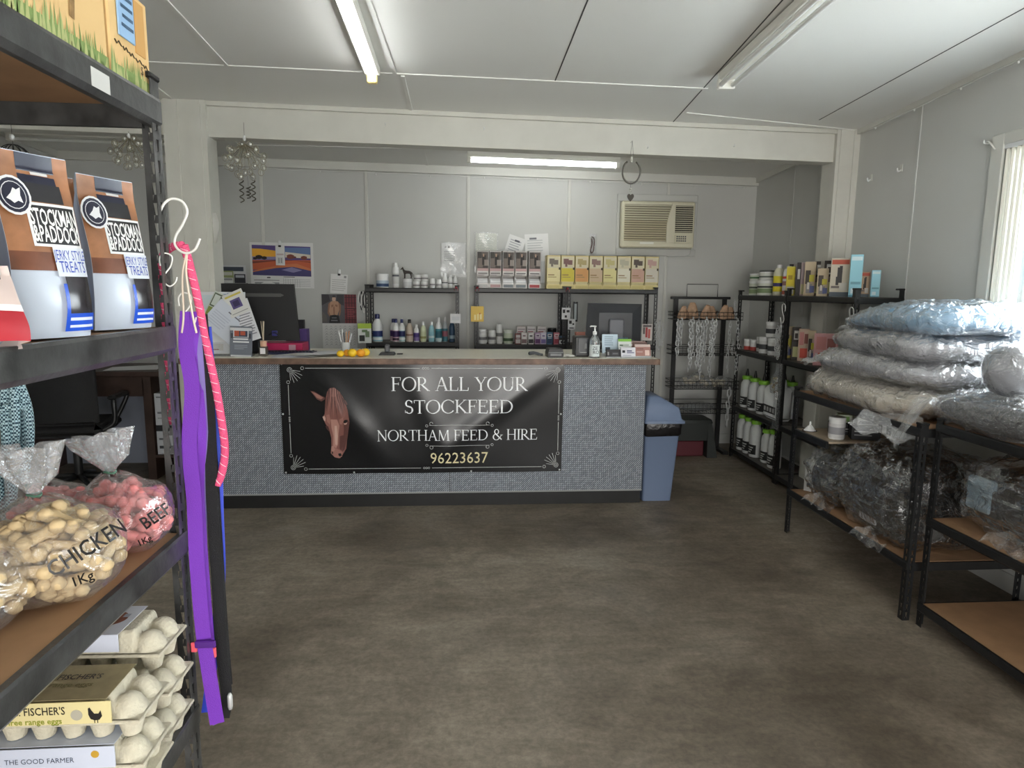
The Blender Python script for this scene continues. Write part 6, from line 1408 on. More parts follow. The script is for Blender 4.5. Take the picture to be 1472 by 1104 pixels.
mb = MB(); mb.text('es', .07, facing(-.02, -.0018, .165)); mb.build('lettering', mat('leaf_green', (92, 130, 40), .6), t)
t, L = showbox('tan cardboard display box with a blue poster at the end of the top board', 1.246, 1.392, .165, False)
MB().rbox(-.045, .012, -.004, -.001, .072, .25, .0005).build('poster', flat(150,186,222), t)
mb = MB(); mb.face_xz(-.035, .008, .19, .205, -.0045); mb.face_xz(-.03, .008, .168, .183, -.0045); mb.build('poster_heading', flat(206,60,110), t)
mb = MB()
for k in range(4): mb.face_xz(-.036+.004*(k % 2), .006, .090+.016*k, .096+.016*k, -.0046)
mb.build('poster_lines', flat(60,90,120), t)
MB().box(.018, .055, -.002, .0, .062, .155).build('window_cutout', mat('card_inside', (206, 158, 92), .7), t)
mb = MB()
for k, (a, b) in enumerate(((-.058,-.035),(-.030,-.012),(-.008,.010),(.015,.04),(.044,.060))): mb.tube([(a,-.0012,.060-.0028*k),(lerp(a,b,.3),-.0012,.055-.0028*k),(lerp(a,b,.6),-.0012,.061-.0028*k),(b,-.0012,.055-.0028*k)], .0012, 4)
mb.build('script_line', flat(70,60,36), t)
mb = MB(); mb.text('$12', .022, facing(.048, -.0016, .035)); mb.build('lettering', flat(90,60,30), t)
tag(MB().box(-.5965, -.5955, 1.158, 1.214, 1.917, 1.947).build('price_sticker', flat(206,206,202)), 'white price sticker on the front rail of the top board', 'sticker')

# ------------------------------------------------------------------ bags of bone biscuits
def bone_mesh(L, r, m, nm):
    mb = MB(); mb.tube([(-L/2,0,0),(-L*.25,0,0),(L*.25,0,0),(L/2,0,0)], [r*1.05, r*.86, r*.86, r*1.05], 9)
    for sx in (-1, 1):
        for sy in (-1, 1): mb.ball((sx*L*.46, sy*r*.80, 0), r*1.10, r*1.0, r*.95, 8)
    o = mb.mesh(nm, m, True); o['L'] = L; o['r'] = r; return o
M_BISC = mat('baked_biscuit', (206, 182, 140), .75, noise=(60, .12), bump=(80, .2)); M_PINK = mat('pink_biscuit', (226, 140, 140), .75, noise=(60, .12), bump=(80, .2))
M_YBIS = mat('yellow_biscuit', (222, 196, 112), .75, noise=(60, .1))
BONE = bone_mesh(.052, .0120, M_BISC, 'dog_biscuit'); BONEP = bone_mesh(.050, .0116, M_PINK, 'dog_biscuit'); BONEY = bone_mesh(.046, .0105, M_YBIS, 'dog_biscuit')
M_BAG = plastic_film('biscuit_bag_film', gloss=.24, milky=.07, scale=16, strength=.7)
M_NECK = plastic_film('gathered_film', gloss=.34, milky=.20, scale=24, strength=.8)
def biscuit_bag(label, c, rx, ry, rz, neck, fan, n, me, blabel, group, seed, text=()):
    """c: centre of the filled part; neck / fan: world offsets of the tie and the flared top"""
    rn = random.Random(seed); cx, cy, cz = c
    t = thing('biscuit_bag', label, 'bag', (cx, cy, cz-rz), 0, 'bags of biscuits')
    nk = Vector(neck)-Vector((cx, cy, cz-rz)); fn = Vector(fan)-Vector((cx, cy, cz-rz))
    rings = []; N = 40
    def ring(ctr, a, b, pleat, k, ph, tilt=0):
        out = []
        for i in range(N):
            q = 2*PI*i/N; m = 1+pleat*math.sin(k*q+ph)+.018*math.sin(3*q+ctr[2]*40)
            out.append((ctr[0]+a*m*math.cos(q), ctr[1]+b*m*math.sin(q), max(.001, ctr[2]+tilt*math.cos(q)+.004*math.sin(5*q+ph))))
        return out
    for k in range(1, 9):
        a = -PI/2+k*(PI/2+.75)/8; rr = math.cos(a)**.62 if math.cos(a) > 0 else 0; z = rz+rz*math.sin(a)
        rings.append(ring((0,0,z), rx*1.04*rr, ry*1.04*rr, .012+.004*k*(k > 5), 9, .4*k))
    top = Vector((0,0,rings and rz+rz*math.sin(.75)))
    for k, f in enumerate((.25, .5, .75, .92)):
        p = top.lerp(nk, f); s = (1-f)**.8*.74+.085; rings.append(ring(p, rx*s, ry*s, .05+.05*f, 11, k))
    MBr = MB(); loft_open(MBr, rings); MBr.build('bag_film', M_BAG, t, True)
    r2 = []
    for k, f in enumerate((-.04, .0, .12, .4, .75, 1.0)):
        p = nk.lerp(fn, f); s = (.010, .008, .014, .030, .040, .046)[k]; r2.append(ring(p, s*1.15, s*.55, .10+.18*(k > 2), 7, k*.3, .012*(k > 3)))
    MBr = MB(); loft_open(MBr, r2); MBr.build('gathered_top', M_NECK, t, True)
    MB().tube([(nk.x+.0105*math.cos(a*PI/6), nk.y+.0085*math.sin(a*PI/6), nk.z+.0015*math.sin(a)) for a in range(12)], .0022, 6, closed=True).build('twist_tie', mat('green_tie', (70, 110, 90), .5), t, True)
    # the biscuits, settled against one another inside the bag
    L_, r_ = (me['L'], me['r']); bl = []
    for i in range(n):
        z = 1-2*(i+.5)/n; q = i*2.39996; h = math.sqrt(max(0, 1-z*z)); k = .74 if i % 4 else .3
        e = Euler((rn.uniform(-.7,.7), rn.uniform(-.7,.7), rn.uniform(0, PI)))
        bl.append([Vector((rx*k*h*math.cos(q), ry*k*h*math.sin(q), rz*k*z)), e, e.to_matrix() @ Vector((L_*.36, 0, 0))])
    lim = Vector((rx-r_*1.1, ry-r_*1.1, rz-r_*1.1)); dm = 2*r_*1.08
    for it in range(45):
        for i in range(n):
            for j in range(i):
                dp = bl[i][0]-bl[j][0]
                if dp.length_squared > (L_*.72+dm)**2: continue
                for a in (-1, 0, 1):
                    for b in (-1, 0, 1):
                        w = dp+bl[i][2]*a-bl[j][2]*b; l = w.length
                        if l < dm:
                            w = (w/l if l > 1e-6 else Vector((0,0,1)))*(dm-l)*.28; bl[i][0] += w; bl[j][0] -= w; dp = bl[i][0]-bl[j][0]
        for B in bl:
            for a in (-1, 1):
                p = B[0]+B[2]*a; k = Vector((p.x/lim.x, p.y/lim.y, p.z/lim.z)).length
                if k > 1: B[0] -= p*(1-1/k)*.6
    for p, e, d in bl:
        p = p+Vector((0,0,max(0, -rz+r_-(p.z-abs(d.z)))))
        tag(obj('dog_biscuit', me, None, p+Vector(c), tuple(e)), blabel, 'biscuit', group)
    if text:
        cam = Vector((0,0,1.6)); ctr = Vector(c); d = (cam-ctr).normalized(); r = Vector((-d.y, d.x, 0)).normalized(); r = r if r.x > 0 else -r; u = d.cross(r)*-1; u = u if u.z > 0 else -u
        mb = MB()
        for s, ox, oz, size, ang, sx in text:
            vs, fs = text_mesh(s, 'CENTER', .012); out = []
            for x, y in vs:
                x2 = x*size*sx; y2 = y*size; X_ = ox+x2*math.cos(ang)-y2*math.sin(ang); Y_ = oz+x2*math.sin(ang)+y2*math.cos(ang)
                o = ctr+r*X_+u*Y_+d*.3; e = Vector((rx*1.12, ry*1.12, rz*1.12)); oo = Vector([(o-ctr)[k]/e[k] for k in range(3)]); dd = Vector([-d[k]/e[k] for k in range(3)])
                A_ = dd.dot(dd); B_ = 2*oo.dot(dd); C_ = oo.dot(oo)-1; D_ = B_*B_-4*A_*C_
                tt = (-B_-math.sqrt(max(D_, 0)))/(2*A_); p = o-d*tt; out.append(p-Vector((cx, cy, cz-rz)))
            mb.add(out, fs)
        mb.build('lettering', mat('black_marker', (14, 13, 14), .4), t)
    return t
def loft_open(mb, rings):
    k = len(rings[0]); mb.add([p for r in rings for p in r], [(i*k+j, i*k+(j+1) % k, (i+1)*k+(j+1) % k, (i+1)*k+j) for i in range(len(rings)-1) for j in range(k)]+[tuple(range(k-1,-1,-1))])
ZS = 1.078
biscuit_bag('clear bag of beige bone biscuits marked CHICKEN at the front of the shelf', (-.686, 1.095, ZS+.080), .110, .092, .080, (-.728, 1.13, 1.245), (-.735, 1.13, 1.325), 62, BONE, 'beige bone shaped biscuit inside the bag marked CHICKEN', 'beige biscuits in the chicken bag', 1, [('CHICKEN', .048, -.005, .036, .45, .78), ('1Kg', .035, -.052, .022, .22, .9)])
biscuit_bag('clear bag of pink bone biscuits marked BEEF beside the shelf post', (-.672, 1.300, ZS+.070), .088, .085, .070, (-.692, 1.30, 1.236), (-.707, 1.30, 1.312), 44, BONEP, 'pink bone shaped biscuit inside the bag marked BEEF', 'pink biscuits in the beef bag', 2, [('BEEF', .052, -.012, .034, .5, .8), ('1Kg', .03, -.055, .018, .3, .9)])
biscuit_bag('clear bag of pink biscuits tucked behind the other two bags', (-.835, 1.34, ZS+.062), .085, .07, .062, (-.90, 1.34, 1.225), (-.95, 1.34, 1.27), 20, BONEP, 'pink bone shaped biscuit inside the bag at the back of the shelf', 'pink biscuits in the rear bag', 3)
biscuit_bag('clear bag of beige biscuits cut off at the edge of the view', (-.745, .985, ZS+.072), .082, .075, .072, (-.80, 1.0, 1.255), (-.83, 1.0, 1.30), 24, BONE, 'beige bone shaped biscuit inside the bag at the edge of the view', 'beige biscuits in the edge bag', 4)
biscuit_bag('small clear bag of yellow biscuits at the front corner of the shelf', (-.685, .80, ZS+.04), .06, .055, .04, (-.70, .74, 1.16), (-.70, .72, 1.20), 8, BONEY, 'yellow biscuit inside the small bag at the front corner', 'yellow biscuits in the small bag', 5)

# ------------------------------------------------------------------ egg cartons
M_PULP = mat('moulded_pulp', (204, 198, 178), .85, noise=(60, .07), bump=(160, .35)); M_PULPD = mat('olive_pulp', (150, 138, 104), .8, noise=(50, .1))
def dome(x, y, cx, cy, r, h): 
    q = ((x-cx)**2+(y-cy)**2)/(r*r); return h*math.sqrt(1-q) if q < 1 else 0.0
def lid_h(x, y, L, W):
    h = .003
    for sx in (-1, 1):
        for sy in (-1, 1): h = max(h, dome(x, y, sx*(L/2-.030), sy*.0255, .0285, .034))
    if abs(x) < L/2-.048:
        e = min(1, (W/2-abs(y))/.014); f = min(1, (L/2-.040-abs(x))/.012); h = max(h, .043*min(1, e*1.1)*min(1, max(0, f)))
    return h
def carton_mesh(L=.305, W=.112):
    mb = MB(); mb.grid(lambda u, v: ((u-.5)*L, (v-.5)*W, .042+lid_h((u-.5)*L, (v-.5)*W, L, W)), 84, 32)
    return mb.mesh('lid', M_PULP, True)
def base_mesh(L=.305, W=.112):
    mb = MB(); mb.rbox(-L/2-.004, L/2+.004, -W/2-.004, W/2+.004, .036, .0425, .002)
    for i in range(6):
        for j in (-1, 1):
            cx = -L/2+.027+i*(L-.054)/5; cy = j*.0265
            mb.lathe([(.014,0),(.016,.001),(.0245,.037)], 12, (cx, cy, 0))
    return mb.mesh('cup_tray', M_PULP, 40)
LID, TRAY = carton_mesh(), base_mesh()
def egg_carton(label, loc, rz=0.0, lid=True, front=None, top=None):
    t = thing('egg_carton', label, 'egg carton', loc, rz, 'egg cartons on the near shelf')
    obj('cup_tray', TRAY, t)
    if lid: obj('lid', LID, t)
    return t
egg_carton('open egg tray at the bottom of the front egg carton stack', (-.728, 1.165, .666), 0, lid=False)
gf = egg_carton('egg carton with a pale blue farm label under the yellow labelled carton', (-.728, 1.165, .7065))
MB().box(-.150, .108, -.0595, -.0575, .040, .082).build('front_label', flat(206,214,232), gf); MB().box(-.150, .108, -.058, .04, .0848, .0856).build('top_label', flat(200,210,230), gf)
mb = MB(); mb.text('THE GOOD FARMER', .0135, facing(-.020, -.0600, .058), sx=.95); mb.build('lettering', flat(60,70,92), gf)
MB().lathe([(.007,0),(.007,.0006)], 16).xf(Matrix.Translation((.075,-.0596,.068)) @ Matrix.Rotation(PI/2, 4, 'X')).build('gold_seal', mat('gold_seal', (200, 160, 60), .4), gf)
fs_ = egg_carton('yellow labelled egg carton on top of the front stack', (-.728, 1.165, .7930), .0)
MB().box(-.150, .108, -.0595, -.0572, .040, .0825).build('front_label', mat('cream_label', (226, 214, 160), .6), fs_)
MB().box(-.150, .100, -.057, .052, .0850, .0858).build('top_label', M_PULPD, fs_)
mb = MB(); mb.text("MRS. FISCHER'S", .0205, facing(-.022, -.0600, .0665), sx=.78, bold=.01); mb.build('lettering', flat(40,36,30), fs_)
mb = MB(); mb.text('free range eggs', .0150, facing(-.020, -.0600, .0475), sx=.98, bold=.015); mb.build('lettering', flat(140,150,40), fs_)
mb = MB(); mb.text("MRS. FISCHER'S", .0225, Matrix.Translation((-.002, .012, .0864)), sx=.80, bold=.01); mb.build('lettering', flat(54,48,34), fs_)
mb = MB(); mb.text('free range eggs', .019, Matrix.Translation((.0, -.012, .0864)), sx=.95, bold=.012); mb.build('lettering', flat(112,106,62), fs_)
mb = MB(); hen = [(.070,.058),(.073,.050),(.080,.047),(.088,.048),(.093,.055),(.091,.066),(.087,.060),(.080,.060),(.076,.066),(.073,.072),(.070,.070)]; mb.poly([(x,-.0600,z) for x, z in hen]); mb.face_xz(.079,.0805,.042,.048,-.06); mb.face_xz(.084,.0855,.042,.048,-.06)
mb.build('hen_print', flat(30,28,28), fs_)
mb = MB(); mb.lathe([(.010,0),(.010,.0008)], 16, sy=1.0); mb.xf(Matrix.Translation((.050,-.0592,.058)) @ Matrix.Rotation(PI/2, 4, 'X')); mb.build('egg_print', flat(180,176,160), fs_)
b1 = egg_carton('egg carton at the bottom of the rear stack', (-.742, 1.300, .666))
b2 = egg_carton('egg carton in the middle of the rear stack', (-.739, 1.302, .7525))
b3 = egg_carton('egg carton with a white label and brown egg picture on top of the rear stack', (-.749, 1.305, .8390), -.03)
MB().box(-.150, .078, -.0595, .058, .0850, .0860).build('top_label', flat(214,218,228), b3); MB().box(-.150, .078, -.0600, -.0575, .050, .0855).build('front_label', flat(206,212,228), b3)
mb = MB(); mb.poly([(.030+.034*math.cos(a*PI/10), .004+.030*math.sin(a*PI/10), .0866) for a in range(20)]); mb.build('egg_print', mat('brown_egg_print', (128, 68, 42), .5, noise=(90, .3)), b3)
mb = MB()
for k in range(4): mb.face_xy(-.13, -.02-.02*(k % 2), .034-.022*k, .0365-.022*k, .0866)
mb.face_xy(.052, .064, .008, .022, .0872); mb.build('label_lines', flat(160,168,186), b3)

# ------------------------------------------------------------------ hook and leads on the shelf post
def ribbon(pts, w, th, wd, n=5):
    P = spline(pts, n); mb = MB(); wd = Vector(wd).normalized(); vs = []; k = len(P)
    for i, p in enumerate(P):
        a = P[max(0, i-1)]; b = P[min(k-1, i+1)]; tg = (b-a).normalized(); s = (wd-tg*wd.dot(tg)).normalized(); nn = tg.cross(s)
        ww = w[i*len(w)//k] if isinstance(w, (list, tuple)) else w
        vs += [p-s*ww/2-nn*th/2, p+s*ww/2-nn*th/2, p+s*ww/2+nn*th/2, p-s*ww/2+nn*th/2]
    fs = [(i*4+j, i*4+(j+1) % 4, (i+1)*4+(j+1) % 4, (i+1)*4+j) for i in range(k-1) for j in range(4)]+[(3,2,1,0), tuple(range((k-1)*4, k*4))]
    return mb.add(vs, fs)
YL = 1.425
t = thing('wire_hook', 'large white wire hook hung in the slots of the near shelf post', 'hook', (0,0,0), group='wire hooks on the shelf posts')
MB().tube(spline([(-0.605, 1.395, 1.747), (-0.599, 1.400, 1.762), (-0.588, 1.410, 1.773), (-0.572, 1.420, 1.769), (-0.565, 1.425, 1.750), (-0.575, 1.425, 1.725), (-0.590, 1.425, 1.702), (-0.594, 1.425, 1.685), (-0.585, 1.425, 1.671), (-0.569, 1.425, 1.666), (-0.553, 1.425, 1.675), (-0.543, 1.425, 1.696)]), .0026, 8).build('wire', M_WIREW, t, True)
shook('small white wire hook in the slots lower on the near shelf post', (-.598, 1.392, 1.655), .3, .55)
shook('small white wire hook beside the webbing leads on the near shelf post', (-.585, 1.44, 1.575), .2, .6)
def rope(name, label, pts, r, col, fleck, group=None, n=6):
    t = thing(name, label, 'lead', (0,0,0), 0, group); P = spline(pts, n)
    MB().tube(P, r, 10).build('rope_core', mat('rope_%d_%d' % col[:2], col, .7, noise=(300, .2), bump=(400, .4)), t, True)
    L = [0.0]
    for i in range(1, len(P)): L.append(L[-1]+(P[i]-P[i-1]).length)
    tot = L[-1]; k = int(tot/.020); mb = MB()
    for i in range(k):
        s = (i+.5)/k*tot; j = max(1, next(q for q in range(len(L)) if L[q] >= s)); f = (s-L[j-1])/max(1e-6, L[j]-L[j-1]); p = P[j-1].lerp(P[j], f); d = (P[j]-P[j-1]).normalized()
        side = d.cross(Vector((0,1,0))).normalized(); fr = Vector((0,-1,0))
        q = [(p+(side*math.sin(a)+fr*math.cos(a))*r*1.03+d*(a*.004)) for a in (-.9, -.3, .3, .9)]; mb.tube(q, .0007, 4)
    mb.build('fleck_thread', mat('fleck_%d' % fleck[0], fleck, .6), t)
    return t
PK = (228, 84, 128)
rope('rope_lead', 'pink flecked rope lead looping down in front of the counter', [(-0.578, 1.430, 1.683), (-0.573, 1.440, 1.644), (-0.564, 1.450, 1.571), (-0.554, 1.460, 1.466), (-0.540, 1.460, 1.375), (-0.531, 1.460, 1.289), (-0.529, 1.460, 1.234), (-0.538, 1.460, 1.186), (-0.550, 1.460, 1.159)], .0085, PK, (236,220,226), 'rope leads on the near shelf post')
rope('rope_lead', 'pink flecked rope lead hanging behind the near shelf post', [(-0.581, 1.430, 1.683), (-0.610, 1.445, 1.678), (-0.632, 1.450, 1.655), (-0.638, 1.450, 1.585), (-0.640, 1.450, 1.467), (-0.640, 1.450, 1.376), (-0.636, 1.450, 1.300)], .0080, PK, (236,220,226), 'rope leads on the near shelf post')
M_PUR = mat('purple_webbing', (112, 40, 176), .55, bump=(700, .3)); M_BLU = mat('blue_webbing', (34, 62, 196), .55); M_BWEB = mat('black_webbing', (18, 18, 22), .6, bump=(500, .5)); M_LIL = mat('lilac_webbing', (120, 104, 170), .55)
def lead(label, strands, m, extra=None):
    t = thing('webbing_lead', label, 'lead', (0,0,0), 0, 'webbing leads on the near shelf post')
    for pts, w, wd in strands: ribbon(pts, w, .0018, wd).build('webbing', m, t, 40)
    return t
t = lead('purple webbing lead, longest of those hanging on the near shelf post', [([(-0.582, 1.440, 1.545), (-0.588, 1.435, 1.468), (-0.579, 1.430, 1.379), (-0.588, 1.420, 1.260), (-0.581, 1.410, 1.139), (-0.579, 1.400, 1.016), (-0.574, 1.395, 0.857), (-0.565, 1.390, 0.761), (-0.551, 1.385, 0.629)], .030, (1,.2,0)), ([(-0.571, 1.445, 1.545), (-0.572, 1.445, 1.407), (-0.568, 1.440, 1.286), (-0.580, 1.440, 1.161), (-0.577, 1.430, 1.004), (-0.571, 1.420, 0.844), (-0.565, 1.410, 0.715), (-0.553, 1.390, 0.625)], .020, (.7,.7,0))], M_PUR)
MB().rbox(-.022, .022, -.004, .004, -.008, .008, .002).build('stitched_keeper', mat('dark_purple', (74, 20, 124), .6), t, False, (-0.566, 1.385, 0.820))
for px, nm in ((281, 'tab'), (309, 'tab')): pass
MB().rbox(-.006, .006, -.003, .003, -.011, .011, .001).build('pink_tab', mat('coral_tab', (240, 96, 110), .5), t, False, (-0.593, 1.392, 0.810)); MB().rbox(-.006, .006, -.003, .003, -.011, .011, .001).build('pink_tab', mat('coral_tab'), t, False, (-0.556, 1.400, 0.791))
lead('lilac webbing strap between the purple and black leads', [([(-0.568, 1.450, 1.539), (-0.565, 1.450, 1.376), (-0.567, 1.450, 1.221), (-0.580, 1.450, 1.061), (-0.582, 1.450, 0.945)], .012, (.8,.6,0))], M_LIL)
t = lead('black braided lead with a steel clip hanging behind the purple lead', [([(-0.560, 1.455, 1.539), (-0.558, 1.455, 1.406), (-0.556, 1.455, 1.282), (-0.559, 1.450, 1.125), (-0.558, 1.450, 0.945), (-0.556, 1.445, 0.778), (-0.548, 1.440, 0.660), (-0.555, 1.435, 0.607)], .024, (1,.3,0)), ([(-0.556, 1.465, 1.511), (-0.553, 1.465, 1.249), (-0.552, 1.465, 0.988), (-0.549, 1.460, 0.821), (-0.544, 1.455, 0.676)], .012, (.5,.8,0))], M_BWEB)
MB().lathe([(.004,-.02),(.006,-.012),(.006,.012),(.003,.02)], 10).build('steel_clip', M_CHROME, t, True, (-0.539, 1.435, 0.649))
lead('blue webbing lead hanging behind the black braided lead', [([(-0.560, 1.475, 1.511), (-0.556, 1.475, 1.372), (-0.552, 1.475, 1.230), (-0.556, 1.475, 1.084), (-0.559, 1.475, 0.950), (-0.574, 1.475, 0.814), (-0.610, 1.475, 0.596)], .022, (.95,.3,0))], M_BLU)
t = thing('cord_loops', 'white cord loops joining the big hook to the webbing leads', 'cord', (0,0,0))
for a, b in ((268, 264), (271, 283)):
    MB().tube(spline([(-0.570, 1.425, 1.669), (lerp(-.578, -.583, .5)+(0.004 if a > 269 else -.004), 1.43, 1.62), (-.583+(.012 if a > 269 else -.006), 1.435, 1.54), (-.583+(.018 if a > 269 else -.012), 1.435, 1.50)]), .0022, 6).build('cord', mat('cream_cord', (222, 208, 190), .6), t, True)
# blue and white rope toy hung at the back of the shelf
t = thing('rope_coil', 'thick blue and white checked rope coil hanging inside the near shelf', 'rope', (-.945, 1.43, 1.40))
def checker_rope():
    m = bpy.data.materials.new('checked_rope'); m.use_nodes = True; nt = m.node_tree; b = nt.nodes['Principled BSDF']; tc = nt.nodes.new('ShaderNodeTexCoord'); ck = nt.nodes.new('ShaderNodeTexChecker')
    ck.inputs['Scale'].default_value = 240; ck.inputs['Color1'].default_value = C(190, 222, 230); ck.inputs['Color2'].default_value = C(36, 74, 92); nt.links.new(tc.outputs['Object'], ck.inputs['Vector']); nt.links.new(ck.outputs['Color'], b.inputs['Base Color']); b.inputs['Roughness'].default_value = .7
    return m
M_CR = checker_rope()
for k, (dx, w, z) in enumerate(((.0, .030, .20), (.016, .028, .16), (-.02, .030, .25), (.006, .02, .12), (-.012, .022, .27))):
    MB().tube(spline([(dx*.3,0,.03),(dx-w*.6,-.008*k,-z*.4),(dx-w*.3,-.008*k,-z),(dx+w*.3,-.008*k,-z),(dx+w*.6,-.008*k,-z*.4),(dx*.3,0,.03)]), .0095, 8).build('rope_loop', M_CR, t, True)
MB().tube([(-.03,-.02,-.05),(0,-.035,-.055),(.03,-.02,-.05),(.0,.01,-.045)], .010, 8, closed=True).build('rope_wrap', M_CR, t, True)

# ================================================================== wrapped pet beds on the low shelves
from mathutils import noise as mnoise
def nz(p, s, sd): return mnoise.noise(Vector((p[0]*s+sd*7.3, p[1]*s-sd*3.1, p[2]*s+sd)))
def cushion_pts(hx, hy, hz, pw=4.2, e=.40, nu=36, nv=22):
    """closed superellipsoid-like pillow, as rings"""
    def f(u, v):
        a = 2*PI*u; b = -PI/2+PI*v
        cb = abs(math.cos(b))**e; sb = math.copysign(abs(math.sin(b))**.9, math.sin(b))
        ca = math.copysign(abs(math.cos(a))**(2/pw), math.cos(a)); sa = math.copysign(abs(math.sin(a))**(2/pw), math.sin(a))
        return (hx*cb*ca, hy*cb*sa, hz*sb)
    return f
def wrapped_bed(label, loc, hx, hy, hz, m, seed, rz=0.0, film=True, rough=.014, slump=0.0, tails=(), filmm=None, droop=0.0, group='wrapped pet beds', name='pet_bed', wedge=0.0, tilt=(0,0), out=.012, ftex=1.0):
    t = thing(name, label, 'pet bed', loc, rot=(tilt[0], tilt[1], rz), group=group)
    f = cushion_pts(hx, hy, hz)
    def dis(p, k, fine):
        q = Vector(p); n = Vector((p[0]/hx**2, p[1]/hy**2, p[2]/hz**2)).normalized()
        q += n*(nz(p, 4, seed)*rough*1.6+nz(p, 11, seed+3)*rough*.8)
        if fine:
            g = (p[0]*.6+p[1], p[1]*.35-p[0], p[2]*1.5)
            q += n*(out*.5+ftex*(.022*(1-abs(nz(g, 7, seed+5))*2.2)**3*.6+.014*max(0, 1-abs(nz(p, 19, seed+9))*3.0)**2+.006*max(0, 1-abs(nz(p, 45, seed+2))*2.5)))
        q.z *= 1-wedge*max(0, p[1]/hy); q.z += (0 if not wedge else -wedge*hz*max(0, p[1]/hy)*.9)
        q.z += -droop*max(0, -p[0]/hx-.55)**1.5 - slump*(p[1]/hy)**2*hz
        q.z = max(q.z, -hz+.002-(droop if p[0] < -hx*.55 else 0)) if droop == 0 else q.z
        return (q.x, q.y, q.z+hz)
    MB().grid(lambda u, v: dis(f(u, v), 0, False), 44, 24).build('cushion', m, t, True)
    if film:
        MB().grid(lambda u, v: dis(f(u, v), 1, True), 150, 76).build('plastic_wrap', filmm or M_WRAP, t, True)
    for k, (p, d, w, l, sag_) in enumerate(tails):
        P0 = Vector(p); D = Vector(d).normalized(); S = D.cross(Vector((0,0,1))).normalized()
        def tf(u, v):
            q = P0+D*l*v+S*(u-.5)*w*(1+.5*v); q.z += -sag_*v*v+.014*math.sin(u*14+k)*(.4+v)+.010*math.sin(v*9+u*5); return tuple(q)
        MB().grid(tf, 22, 12).build('loose_film', M_NECK, t, 30)
    return t
M_WRAP = plastic_film('wrap_film', gloss=.40, milky=.07, scale=14, strength=.9)
M_WRAPD = plastic_film('dark_wrap_film', gloss=.44, milky=.010, scale=12, strength=1.0)
M_CREAM = mat('cream_fleece', (196, 186, 168), .8, noise=(30, .06)); M_GREYF = mat('silver_grey_fleece', (172, 172, 176), .8, noise=(120, .14), bump=(160, .5)); M_BLUEF = mat('pale_blue_canvas', (138, 176, 204), .75, noise=(30, .06))
M_BLUEG = mat('grey_blue_canvas', (120, 140, 152), .75, noise=(30, .06)); M_DKG = mat('charcoal_canvas', (82, 82, 84), .75, noise=(40, .1)); M_ROLL = mat('mid_grey_plush', (150, 151, 156), .7, noise=(20, .06))
wrapped_bed('cream wrapped pet bed at the bottom of the pale stack', (2.535, 3.50, .966), .385, .54, .080, M_CREAM, 1, .0, tails=(((-.34,-.38,.02),(-1,-.5,-.3),.26,.09,.08),), droop=.07)
wrapped_bed('lower of the two silver grey wrapped pet beds in the stack', (2.555, 3.49, 1.122), .365, .53, .068, M_GREYF, 2, .03, tails=(((-.28,.40,.07),(-.8,.7,0),.30,.12,.02),))
wrapped_bed('upper of the two silver grey wrapped pet beds in the stack', (2.580, 3.48, 1.256), .335, .50, .070, M_GREYF, 3, -.05, wedge=.3)
wrapped_bed('pale blue wrapped pet bed on top of the stack', (2.585, 3.42, 1.392), .315, .47, .072, M_BLUEF, 4, -.10, slump=.10, wedge=.55, tails=(((-.15,.42,.02),(-.6,.8,-.2),.16,.14,.03), ((.12,-.42,.05),(.8,-.6,-.1),.2,.12,.02)))
wrapped_bed('thick charcoal mattress in clear wrap on the closer low shelf', (2.545, 2.33, 1.001), .365, .64, .072, M_DKG, 5, .0, tails=(((-.33,.58,.10),(-.75,.35,-.35),.17,.15,.16),), filmm=plastic_film('charcoal_wrap', gloss=.28, milky=.03, scale=20, strength=.9), ftex=1.2)
# rolled grey cushion lying across the mattress
t = thing('rolled_cushion', 'grey rolled cushion in clear wrap lying on the charcoal mattress', 'cushion', (2.62, 2.68, 1.150), .0)
def rollf(s, fine):
    def f(u, v):
        a = 2*PI*u; x = lerp(-.33, .30, v); e = 1-max(0, (abs(v-.5)-.36)/.14)**2*.999
        r = .118*e*(1+.05*math.sin(3*a)+.06*nz((x, math.cos(a)*.1, math.sin(a)*.1), 9, 3))+(.006+.012*abs(nz((x, math.cos(a)*.12, math.sin(a)*.12), 20, 5)) if fine else 0)
        return (x, r*math.cos(a), max(.001, .112+r*math.sin(a)*.98))
    return f
MB().grid(rollf(0, False), 32, 24).build('cushion', M_ROLL, t, True); MB().grid(rollf(0, True), 64, 44).build('plastic_wrap', M_WRAP, t, True)
